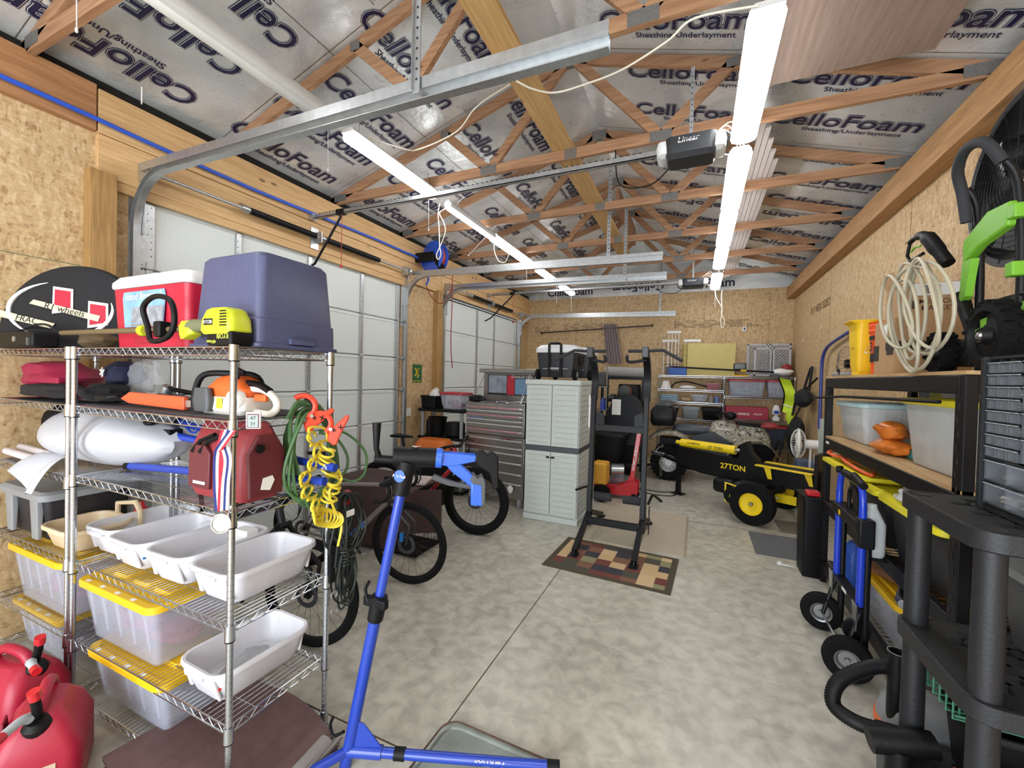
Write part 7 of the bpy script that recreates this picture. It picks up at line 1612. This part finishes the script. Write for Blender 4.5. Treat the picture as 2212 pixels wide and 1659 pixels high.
# pressure washer
t = thing('pressure_washer', 'green and black pressure washer with a coiled pale hose on the rack top', 'pressure washer', (1.3, 2.7, ZT))
PGR = M_('washer_green', '#6fae2e', .4)
def pw_wheel(c, r, nm='wheel'):
    w_ = bpy.data.objects.new(nm, None); sc.collection.objects.link(w_); w_.parent = t; w_.location = world_of(t).inverted() @ V(c)
    obj('tyre', B().lathe([(r*.72, -.035), (r*.95, -.03), (r, 0), (r*.95, .03), (r*.72, .035)], c, X, 36), RUBBER, w_)
    k = B()
    for i in range(34):
        a = 2*PI*i/34; k.cbox(V(c)+V((-.02 if i % 2 else .02, (r-.002)*math.cos(a), (r-.002)*math.sin(a))), (.03, .016, .016), Mx.Rotation(a, 3, 'X'))
    obj('tread_pattern', k, RUBBER, w_)
    obj('rim', B().lathe([(0, .04), (.03, .045), (.04, .02), (r*.68, .012), (r*.74, .036), (r*.74, -.03), (0, -.03)], c, -X, 30), BLACK, w_)
    sp = B()
    for i in (0, 1): a = .3+i*.8; sp.prism([(-.02, -.015), (.02, -.02), (.025, .015), (-.015, .02)], V(c)+V((-.0165, r*.45*math.cos(a), r*.45*math.sin(a))), Y, Z, .004)
    obj('green_window', sp, PGR, w_); obj('axle_cap', B().lathe([(0, .052), (.014, .05), (.018, .04)], c, -X, 14), CHROME, w_)
pw_wheel((1.13, 2.49, ZT+.145), .145); pw_wheel((1.14, 2.92, ZT+.10), .10)
obj('pump_base', B().box(1.16, 1.5, 2.45, 2.98, ZT+.03, ZT+.16), BLACK, t, bevel=.02)
obj('pump_body', B().loft([(.22, .30, .05, .14), (.24, .32, .06, .26), (.16, .2, .05, .34)], (1.34, 2.72, ZT)), BLACK, t, ang=40)
obj('green_shroud', B().loft([(.30, .34, .05, .14), (.32, .36, .08, .22), (.2, .22, .08, .30)], (1.32, 2.42, ZT)), PGR, t, ang=40)
fr = B()
for y in (2.52, 2.80): fr.tube(spline([(1.22, y, ZT+.08), (1.22, y, ZT+.45), (1.20, y-.0, ZT+.78), (1.16, y, ZT+.88)], 4), .016, 10)
obj('handle_frame', fr, BK, t)
obj('foam_handle', B().tube(spline([(1.165, 2.80, ZT+.72), (1.14, 2.79, ZT+.86), (1.10, 2.74, ZT+.95), (1.08, 2.63, ZT+1.0), (1.10, 2.54, ZT+.98), (1.15, 2.52, ZT+.88)], 5), .022, 12), M_('foam_grip', '#2c2d31', .8), t)
obj('cross_bar', B().cyl((1.22, 2.52, ZT+.32), (1.22, 2.2, ZT+.30), .012, 8), BK, t)
obj('hose_bracket', B().prism([(-.02, -.10), (.10, -.04), (.30, -.01), (.31, .09), (.16, .10), (-.02, .02)], (1.19, 2.82, ZT+.62), -Y, Z, .04), PGR, t, bevel=.008)
obj('bracket_leg', B().prism([(0, 0), (.07, 0), (.03, -.17), (-.02, -.2)], (1.17, 2.80, ZT+.53), -Y, Z, .03), PGR, t)
for z in (.42, .66): obj('frame_clip', B().cbox((1.20, 2.50, ZT+z), (.06, .05, .06)), PGR, t, bevel=.006)
gh = V((1.12, 3.16, ZT+.70))
obj('spray_gun', B().tube(spline([gh+V((0, .10, .07)), gh+V((0, .02, .075)), gh+V((0, -.08, .05)), gh+V((.02, -.16, -.05)), gh+V((.04, -.22, -.14))], 5), [.014]*6+[.022]*5+[.035]*5+[.03]*5, 12).tube([gh+V((0, .10, .075)), gh+V((0, .135, -.0)), gh+V((0, .09, -.045)), gh+V((0, -.06, -.04))], .009, 8), BLACK, t)
obj('gun_trigger', B().tube([gh+V((0, .085, .01)), gh+V((0, .04, .022)), gh+V((0, -.03, .01))], .006, 8), PGR, t); obj('gun_nozzle', B().cyl(gh+V((0, .10, .08)), gh+V((0, .15, .078)), .007, 8), CHROME, t)
obj('spray_lance', B().tube([(1.18, 2.86, ZT+.38), (1.15, 2.66, ZT+.14), (1.16, 2.56, ZT+.05)], [.03, .022, .012], 12).cyl((1.19, 2.70, ZT+.6), (1.19, 2.70, ZT+.76), .018, 10), BLACK, t)
hs = B(); HOSE = M_('pale_hose', '#b5ad96', .5)
for k, (dy, dz, ry, rz) in enumerate(((.02, .02, .20, .25), (-.10, .0, .22, .24), (.06, .01, .15, .27), (-.02, -.04, .27, .28), (.04, -.07, .17, .26), (-.16, .02, .15, .24), (.12, .02, .18, .22))):
    c = V((1.075-.012*k, 2.98+dy, ZT+.33+dz)); tl = .25+.12*k
    hs.tube([c + Y*(ry*math.cos(a)+tl*.12*math.sin(a)) + Z*(rz*math.sin(a)) + X*.012*math.sin(2*a+k) for a in np.linspace(0, 2*PI, 34)[:-1]], .0085, 8, closed=True)
obj('coiled_hose', hs, HOSE, t)
t.location.y -= .07
# wall fan top right
t = thing('drum_fan', 'black industrial fan with a round silver motor hub high on the right wall', 'fan', (1.5, 3.2, 2.7))
fc = V((1.62, 3.10, 2.86))
obj('fan_drum', B().lathe([(.42, -.10), (.46, -.10), (.46, .10), (.42, .10), (.42, -.10)], fc, X, 48), BK, t); g = B()
for k in range(14): r_ = .05+k*.028; g.tube([fc+V((-.11, r_*math.cos(a), r_*math.sin(a))) for a in np.linspace(0, 2*PI, 40)[:-1]], .002, 4, closed=True)
for k in range(20): a = 2*PI*k/20; g.tube([fc+V((-.112, .04*math.cos(a), .04*math.sin(a))), fc+V((-.10, .44*math.cos(a), .44*math.sin(a)))], .0025, 4)
obj('cage_grille', g, BK, t); fb = B()
for k in range(4):
    a = k*PI/2+.4; fb.add([fc+V((-.03, .06*math.cos(a), .06*math.sin(a))), fc+V((.02, .40*math.cos(a-.25), .40*math.sin(a-.25))), fc+V((-.07, .40*math.cos(a+.35), .40*math.sin(a+.35)))], [(0, 1, 2)])
obj('fan_blade', fb, DGREY, t); 
mc = at(2172, 345, y=3.3); obj('motor_cylinder', B().cyl(mc+V((.0, .0, 0)), mc+V((.34, -.22, .03)), .10, 24), BK, t)
obj('motor_end_disc', B().lathe([(0, -.01), (.03, -.01), (.032, .0), (.085, .0), (.098, .006), (.098, .02), (0, .02)], mc-V((.012, -.008, 0)), V((.84, -.54, .07)), 30), M_('grey_white_disc', '#c2c2bf', .4), t)
struct('fan_opening_trim', B().box(WR-.02, WR, 2.58, 2.62, 2.6, 3.4).box(WR-.02, WR, 3.66, 3.70, 2.6, 3.4), LUMZ)
struct('fan_bay_panel', B().box(WR+.25, WR+.3, 2.4, 3.9, 2.4, 3.8), M_('grey_sheet', '#777b7f', .5))
# shelf contents (1.28)
Z2 = 1.30
AQ = M_('pale_aqua_lid', '#b7d5d8', .4); TL = clear('frosty_tote', '#e4e9ea', .62)
clear_tote('storage_tote', 'frosted tote with a pale aqua lid at the far end of the rack', 1.34, 4.15, Z2, .48, .62, .31, AQ, body=TL, contents=(M_('blue_red_contents', '#8d8fae', .7, var=.5), 3), zipholes=False)
BY = M_('bright_yellow_lid', '#e9dc2e', .4)
tt = clear_tote('storage_tote', 'big frosted tote with a bright yellow lid beside the near rack post', 1.33, 2.86, Z2, .46, .72, .38, BY, body=TL, contents=(M_('blue_grey_contents', '#7d8c9a', .7, var=.4), 4), zipholes=False)
OF = M_('orange_foil_bag', '#cf742b', .22, var=.25, scale=14)
for c, r, s, lb in (((1.17, 3.50, Z2+.05), (.09, .20, .05), 3, 'orange foil snack bag lying flat between the two frosted totes'), ((1.18, 3.52, Z2+.15), (.08, .12, .065), 5, 'crumpled orange foil bag piled on another one')):
    solo('orange_foil_bag', B().blob(c, r, s, .16, 24, 12), OF, lb, 'bag', 'orange foil bags')
solo('small_box', B().box(1.24, 1.32, 3.26, 3.32, Z2+.06, Z2+.22), CARD, 'small carton standing against the big frosted tote', 'carton'); solo('teal_lid', B().box(1.2, 1.34, 3.24, 3.36, Z2, Z2+.055), M_('teal_plastic', '#3d8f86', .5), 'teal item under the small carton', 'container', bevel=.01)
solo('white_board', B().box(1.62, 1.64, 3.2, 3.75, Z2, 1.70), WHITEP, 'white board standing at the back of the rack', 'board')
solo('plywood_piece', B().box(1.60, 1.62, 2.5, 3.1, Z2, 1.70), PLY, 'raw board standing at the back of the rack', 'board')
for k in range(3): solo('book_binder', B().box(1.60, 1.64, 3.85+k*.17, 3.97+k*.17, 1.62, 1.76).box(1.6, 1.64, 3.85+k*.17, 3.97+k*.17, Z2+.315, 1.62), [PAPER, M_('pale_yellow_binder', '#c9c26a', .6), GREYP][k], ['white folder standing behind the aqua lidded tote', 'pale yellow folder standing beside a white one', 'grey folder standing at the far end behind the aqua lid'][k], 'folder')
solo('black_rod_bracket', B().tube([(1.02, 4.70, 1.80), (1.0, 5.0, 1.70), (1.02, 4.72, 1.62), (1.04, 4.0, 1.655), (1.04, 2.6, 1.675)], .010, 8), BLACK, 'black bent rod reaching past the far end of the steel rack', 'rod')
# totes at .73
Z3 = .731
BKT = M_('black_tote', '#1e1f21', .45)
def ytote(y, lb, zl=0):
    t = thing('storage_tote', lb, 'storage tote', (1.33, y, Z3), group='black totes with yellow lids')
    obj('tote_body', tub(B(), 1.33, y, Z3, .52, .66, .32, .04, .04), BKT, t, ang=50)
    obj('lid', B().loft([(.58, .70, .04, .325), (.60, .72, .05, .33), (.60, .72, .05, .36), (.5, .62, .04, .365), (.49, .61, .04, .35)], (1.32, y, Z3)), BY, t, ang=30); return t
ytote(2.88, 'black tote with a bright yellow lid nearest the black plastic shelf')
ytote(3.62, 'black tote with a yellow lid behind the blue hand truck')
solo('tote_lid', B().loft([(.50, .84, .05, 0), (.52, .86, .06, .01), (.52, .86, .06, .03), (.42, .76, .05, .035), (.40, .74, .05, .015)], (1.25, 3.92, 1.10)), BY, 'loose yellow tote lid resting on top of the totes by the hand truck', 'lid')
solo('orange_tray', B().tube(spline([(1.03, 4.30, 1.17), (1.12, 4.32, 1.20), (1.06, 4.05, 1.17), (1.05, 3.7, 1.155), (1.08, 3.5, 1.15), (1.14, 3.7, 1.155), (1.12, 4.0, 1.16)], 5, True), .012, 8, closed=True), M_('orange_webbing', '#e86030', .45), 'orange plastic strap loop lying on the loose yellow lid', 'strap')
solo('clear_wrap', B().blob((1.15, 2.98, 1.135), (.10, .17, .05), 7, .35, 26, 14), clear('glossy_film', '#e9eef2', .55, .05), 'crumpled clear film on the near yellow lid', 'plastic film')
t = thing('water_jug', 'white translucent jug with a blue label in front of the black tote', 'jug', (1.0, 3.05, Z3)); obj('jug_body', B().loft([(.09, .16, .03, 0), (.10, .18, .03, .02), (.10, .18, .03, .2), (.05, .05, .02, .28), (.045, .045, .02, .30)], (1.0, 3.22, .72)), TL, t, ang=50)
obj('blue_label', B().box(.947, .949, 3.15, 3.29, .75, .87), M_('label_blue_white', '#5277b8', .5, var=.5, scale=20), t); obj('jug_support', B().box(.96, 1.04, 3.14, 3.3, .70, .72), STEELK, t)
# low totes at .2
clear_tote('storage_tote', 'clear tote with a golden lid and brown cloth on it, low on the steel rack', 1.30, 3.35, .201, .48, .70, .30, YELT, contents=(M_('grey_brown_contents', '#6b665c', .8, var=.5), 4), zipholes=False)
solo('brown_cloth', B().blob((1.25, 3.40, .56), (.17, .26, .055), 9, .25, 26, 12), M_('tan_leather', '#8a5e3e', .7, var=.3), 'brown crumpled cloth piled on the golden lid', 'cloth'); solo('chrome_sprayer', B().tube([(1.12, 3.1, .60), (1.06, 2.95, .57), (1.05, 2.9, .57)], [.02, .03, .025], 10), CHROME, 'chrome nozzle lying at the edge of the golden lid', 'nozzle')
t = thing('blue_jug', 'blue plastic jug behind the hand truck frame', 'jug', (1.15, 3.85, .2)); obj('jug_body', B().loft([(.18, .16, .03, 0), (.2, .18, .04, .3), (.12, .1, .03, .38)], (1.14, 3.86, .201)), M_('cobalt_plastic', '#1e55b8', .4), t, ang=50); obj('white_label', B().box(1.038, 1.04, 3.82, 3.9, .28, .4), PAPER, t)
t = thing('trash_can', 'tall slim black bin with a red clip at the far end of the steel rack', 'bin', (1.0, 4.72, 0))
obj('bin_body', B().loft([(.15, .26, .02, 0), (.17, .30, .03, .70), (.19, .32, .03, .705), (.19, .32, .03, .73)], (1.0, 4.66, 0)), BLACK, t, ang=40); obj('red_clip', B().cbox((.99, 4.58, .755), (.10, .10, .045)), RED, t, bevel=.01)
# hand truck
t = thing('hand_truck', 'blue and black folding hand truck with two rubber wheels beside the rack', 'hand truck', (.92, 3.35, 0))
HB = M_('truck_blue', '#1c3fc4', .3, coat=.3)
for y in (3.13, 3.58):
    obj('blue_tube', B().cyl((.93, y, .42), (.93, y, 1.02), .020, 14), HB, t); obj('black_lower_tube', B().cyl((.96, y, .06), (.96, y, .86), .019, 14), BK, t)
    obj('foam_grip', B().tube(spline([(.93, y, 1.14), (.93, y+.02 if y > 3.3 else y+.18, 1.17)], 3), .022, 12), BLACK, t)
obj('handle_loop', B().tube(spline([(.93, 3.13, 1.0), (.93, 3.15, 1.10), (.93, 3.22, 1.15), (.93, 3.49, 1.15), (.93, 3.56, 1.10), (.93, 3.58, 1.0)], 5), .019, 12), HB, t)
obj('grip_sleeve', B().tube([(.93, 3.22, 1.152), (.93, 3.49, 1.152)], .024, 12), BLACK, t)
obj('clamp_plate', B().box(.895, .975, 3.10, 3.62, .86, .93), BK, t, bevel=.008); obj('bracket_block', B().box(.90, .98, 3.08, 3.16, .78, .95), BK, t, bevel=.01)
obj('yellow_sticker', B().box(.893, .895, 3.42, 3.45, .88, .91), YEL, t)
obj('black_inner_loop', B().tube(spline([(.95, 3.25, .9), (.95, 3.26, 1.05), (.95, 3.35, 1.08), (.95, 3.44, 1.05), (.95, 3.45, .9)], 5), .012, 8), BLACK, t)
obj('lower_cross_plate', B().box(.91, .97, 3.13, 3.58, .40, .43), BK, t); obj('paper_sticker', B().box(.908, .91, 3.3, 3.38, .405, .425), PAPER, t)
for y in (3.12, 3.6):
    obj('chrome_bracket', B().prism([(-.04, .06), (.05, .06), (.03, -.06), (.0, -.12), (-.03, -.1)], (.905, y, .38), Y, Z, .006), CHROME, t)
    obj('wheel_strut', B().tube([(.93, y, .38), (.86, y-.02, .13)], .013, 8), BK, t)
for y in (3.05, 3.62):
    w_ = bpy.data.objects.new('wheel', None); sc.collection.objects.link(w_); w_.parent = t; w_.location = world_of(t).inverted() @ V((.86, y, .127))
    ax = V((-.45, -.9, 0)).normalized() if False else V((-.25, -1, 0)).normalized()
    obj('tyre', B().lathe([(.06, -.032), (.10, -.04), (.122, -.032), (.127, 0), (.122, .032), (.10, .04), (.06, .032)], (.86, y, .127), ax, 36), RUBBER, w_)
    obj('rim', B().lathe([(0, .03), (.012, .03), (.016, .012), (.045, .012), (.055, .03), (.065, .034), (.065, 0), (0, 0)], (.86, y, .127), ax, 28), M_('grey_metal_rim', '#8c8c8c', .35, .7), w_)
obj('axle', B().cyl((.86, 3.05, .127), (.86, 3.62, .127), .009, 8), CHROME, t); obj('pivot_disc', B().lathe([(0, -.012), (.07, -.012), (.075, 0), (.07, .012), (0, .012)], (.93, 3.16, .26), Y, 26), BK, t)
# ---------------------------------------------------------------- black plastic shelf, drawers
t = thing('plastic_shelf', 'black plastic shelf with lattice decks and round posts nearest the camera', 'shelving unit', (1.15, 1.75, 0))
PX0, PX1, PY0, PY1 = .69, 1.62, 1.50, 1.98
def deck(z):
    b = B(); b.loft([(PX1-PX0, PY1-PY0, .06, -.055), (PX1-PX0+.012, PY1-PY0+.012, .065, -.05), (PX1-PX0+.012, PY1-PY0+.012, .065, 0), (PX1-PX0-.01, PY1-PY0-.01, .06, .002), (PX1-PX0-.02, PY1-PY0-.02, .055, -.001)], ((PX0+PX1)/2, (PY0+PY1)/2, z), 6, cap0=False, cap1=False)
    # top skin as border strips and a lattice of bars
    x0, x1, y0, y1 = PX0+.085, PX1-.085, PY0+.085, PY1-.06
    b.box(PX0+.008, x0, PY0+.02, PY1-.02, z-.006, z-.001); b.box(x1, PX1-.008, PY0+.02, PY1-.02, z-.006, z-.001); b.box(x0, x1, PY0+.008, y0, z-.006, z-.001); b.box(x0, x1, y1, PY1-.008, z-.006, z-.001)
    n, m = 14, 6
    for i in range(1, n): x = x0+(x1-x0)*i/n; b.box(x-.005, x+.005, y0, y1, z-.02, z-.001)
    for j in range(1, m): y = y0+(y1-y0)*j/m; b.box(x0, x1, y-.006, y+.006, z-.03, z-.001)
    for i in range(n):
        for j in range(m):
            if (i+j) % 2: x = x0+(x1-x0)*i/n; y = y0+(y1-y0)*j/m; b.box(x, x+(x1-x0)/n, y, y+(y1-y0)/m, z-.006, z-.0012)
    return b
BP = M_('moulded_black', '#1f2023', .5, spec=.4, bump=.12, scale=110)
for z in (1.365, .91, .455, .06): obj('shelf_deck', deck(z), BP, t, ang=30)
for x in (PX0+.045, PX1-.045):
    for y in (PY0+.045, PY1-.045):
        for a, b_ in ((.0, .02), (.06, .41), (.455, .86), (.91, 1.315)):
            if b_ > .1: obj('post', B().lathe([(0, a-.06), (.034, a-.06), (.032, b_), (0, b_)], (x, y, 0), Z, 22), BP, t)
        obj('post_socket', B().lathe([(0, 0), (.028, 0), (.030, .001)], (x, y, 1.3645), Z, 20), INK, t)
# drawer cabinet
DC = M_('drawer_cabinet_frame', '#17191b', .45)
t = thing('parts_cabinet', 'parts cabinet of small clear drawers standing on the black plastic shelf', 'drawer cabinet', (.95, 1.62, 1.367))
dx0, dy0, dy1, dz0, dz1 = .83, 1.36, 1.80, 1.367, 1.84
fo = B().box(dx0+.11, dx0+.16, dy0, dy1, dz0, dz1).box(dx0-.012, dx0+.15, dy0, dy0+.008, dz0, dz1).box(dx0-.012, dx0+.15, dy1-.008, dy1+.006, dz0, dz1).box(dx0, dx0+.15, dy0, dy1, dz1-.008, dz1).box(dx0, dx0+.15, dy0, dy1, dz0, dz0+.012)
obj('cabinet_frame', fo, DC, t)
rows_ = []; z = dz1-.014; dr0 = None
HW = M_('small_hardware', '#9b958b', .5, .3, var=.5, scale=60)
def drawer(y0, y1, z0, z1, seed):
    c = ((y0+y1)/2, (z0+z1)/2); b = B()
    b.box(dx0-.004, dx0-.001, y0, y1, z0, z1-.003); b.box(dx0, dx0+.10, y0, y0+.0012, z0, z1-.01); b.box(dx0, dx0+.10, y1-.0012, y1, z0, z1-.01); b.box(dx0, dx0+.10, y0, y1, z0, z0+.0012)
    d_ = obj('drawer', b, CLEARC, t)
    obj('pull_lip', B().box(dx0-.009, dx0-.002, y0+.003, y1-.003, z1-.005, z1-.003), M_('clear_lip_highlight', '#a9adb0', .3), d_)
    obj('contents', B().blob((dx0+.05, c[0], z0+.3*(z1-z0)), (.035, (y1-y0)*.38, (z1-z0)*.24), seed, .4, 12, 7), HW if seed % 3 else M_('dark_hardware', '#4e4a45', .6, var=.5, scale=60), d_)
y_mid = dy1-.20; k = 0
for r_ in range(8):
    z1_ = dz1-.016-r_*.0365
    for c_ in range(3):
        ya = dy1-.012-(c_+1)*.048; drawer(ya, ya+.045, z1_-.034, z1_, k); k += 1
for r_ in range(4):
    z1_ = dz1-.016-r_*.073
    for c_ in range(3): ya = dy1-.165-(c_+1)*.085; drawer(ya, ya+.08, z1_-.069, z1_, k); k += 1
for r_ in range(2):
    z1_ = dz1-.315-r_*.07
    for c_ in range(4): ya = dy1-.012-(c_+1)*.10; drawer(ya, ya+.096, z1_-.064, z1_, k); k += 1
bb_ = B().box(dx0+.004, dx0+.108, dy0, dy1, dz0+.012, dz0+.016)
for r_ in range(1, 8): bb_.box(dx0, dx0+.10, dy1-.158, dy1-.008, dz1-.016-r_*.0365, dz1-.0145-r_*.0365)
for r_ in range(1, 5): bb_.box(dx0-.001, dx0+.10, dy0+.008, dy1-.16, dz1-.018-r_*.073, dz1-.014-r_*.073)
for r_ in range(0, 3): bb_.box(dx0-.001, dx0+.10, dy0+.008, dy1-.008, dz1-.313-r_*.07, dz1-.306-r_*.07)
for y in (dy1-.060, dy1-.108, dy1-.163): bb_.box(dx0, dx0+.10, y-.001, y+.0015, dz1-.31, dz1-.01)
obj('divider_grid', bb_, DC, t)
# items on the plastic shelf
t = thing('storage_tote', 'dark grey tote with a light grey lid and a black clip, on the plastic shelf', 'storage tote', (1.2, 1.72, .912))
obj('tote_body', tub(B(), 1.19, 1.76, .912, .52, .36, .24, .03, .03), DGREY, t, ang=50); obj('lid', B().loft([(.56, .40, .04, .245), (.57, .41, .05, .25), (.57, .41, .05, .275), (.47, .31, .04, .282), (.45, .29, .04, .268)], (1.19, 1.75, .912)), GREYP, t, ang=30)
obj('black_clip', B().cbox((1.03, 1.60, 1.215), (.05, .04, .06)), BLACK, t, bevel=.01)
solo('black_open_tote', tub(B(), 1.07, 1.86, .459, .50, .19, .22, .02, .02), BLACK, 'black open tote under the green wire basket on the plastic shelf', 'tote')
t = thing('green_basket', 'green wire basket holding an orange item, resting on a black tote', 'basket', (1.0, 1.86, .68)); b = B()
for k in range(9): b.tube(spline([(.80+.05*k, 1.80, .682), (.79+.052*k, 1.78, .74), (.79+.052*k, 1.78, .79)], 3), .003, 5)
for z in (.70, .745, .79): b.tube([(.78, 1.78, z), (1.22, 1.78, z), (1.22, 1.95, z), (.78, 1.95, z)], .0042, 5, closed=True)
for k in range(5): b.tube([(.78, 1.79+.04*k, .682), (.78, 1.79+.04*k, .79)], .003, 5)
for k in range(5): b.tube([(.78, 1.79+.04*k, .684), (1.22, 1.79+.04*k, .684)], .003, 5)
obj('basket_wire', b, M_('green_wire', '#3f7a63', .5), t); obj('orange_item', B().blob((.88, 1.86, .73), (.06, .05, .035), 3, .2), ORG, t)
solo('orange_foil_bag', B().blob((.86, 1.66, .53), (.10, .08, .07), 14, .2), OF, 'orange foil bag low on the plastic shelf behind its near post', 'bag', 'orange foil bags')
t = solo('clear_parts_bag', B().blob((1.03, 1.60, .53), (.14, .06, .07), 15, .25), clear('milky_film', '#cdd5de', .7, .1), 'milky clear bag with black handwriting low on the plastic shelf', 'bag')
obj('handwriting', B().text('OUT', .04, (1.0, 1.545, .56), X, Z, off=.01), INK, t)
# shop vacuum with hose and wands
t = thing('shop_vacuum', 'grey and orange shop vacuum with a ribbed black hose beside the plastic shelf', 'vacuum', (.82, 2.2, 0))
VO = M_('vac_orange', '#e06a2c', .4)
obj('vac_drum', B().lathe([(0, .06), (.12, .06), (.13, .37), (0, .37)], (.84, 2.14, 0), Z, 34), DGREY, t); obj('vac_rim', B().lathe([(.13, .37), (.14, .38), (.14, .41), (.12, .43)], (.84, 2.14, 0), Z, 34), VO, t)
obj('vac_head', B().lathe([(.135, .415), (.12, .48), (.08, .52), (0, .53)], (.84, 2.14, 0), Z, 34), GREYP, t)
for a in (0, 90, 180, 270): obj('caster', B().cyl((.84+.10*math.cos(math.radians(a)), 2.13+.10*math.sin(math.radians(a)), .03), (.84+.10*math.cos(math.radians(a)), 2.15+.10*math.sin(math.radians(a)), .03), .03, 12), BLACK, t)
cv = spline([at(1960, 1450, y=2.15), at(1890, 1440, y=2.15), at(1815, 1470, y=2.1), at(1800, 1520, y=2.05), at(1850, 1560, y=2.0), at(1930, 1585, y=1.98)], 22)
rs = [.026+(.0022 if i % 2 else 0) for i in range(len(cv))]
obj('ribbed_hose', B().tube(cv, rs, 14), BLACK, t, ang=80)
obj('hose_cuff', B().cyl(cv[-12], at(1975, 1600, y=1.97), .032, 18), BLACK, t)
t = thing('vacuum_wand', 'open black vacuum wand tube standing upright by the vacuum', 'vacuum wand', (.70, 2.12, 0)); q = at(1940, 1415, y=2.1)
obj('wand_tube', B().lathe([(.030, 0), (.030, q.z), (.034, q.z+.003), (.034, q.z+.012), (.027, q.z+.012), (.026, 0)], (q.x, q.y, 0), Z, 26), BLACK, t)
obj('tube_rim', B().lathe([(.031, q.z+.0125), (.034, q.z+.0125), (.034, q.z+.014), (.031, q.z+.014), (.031, q.z+.0125)], (q.x, q.y, 0), Z, 26), GREYP, t)
q2 = at(1925, 1610, y=1.85); solo('vacuum_nozzle', B().cyl(q2+V((-.06, 0, -.0)), q2+V((.12, .02, .03)), .04, 20).cyl(q2+V((.02, 0, 0)), (q2.x+.02, q2.y, .0), .035, 16), BLACK, 'black vacuum fitting standing beside the wand tube', 'nozzle')
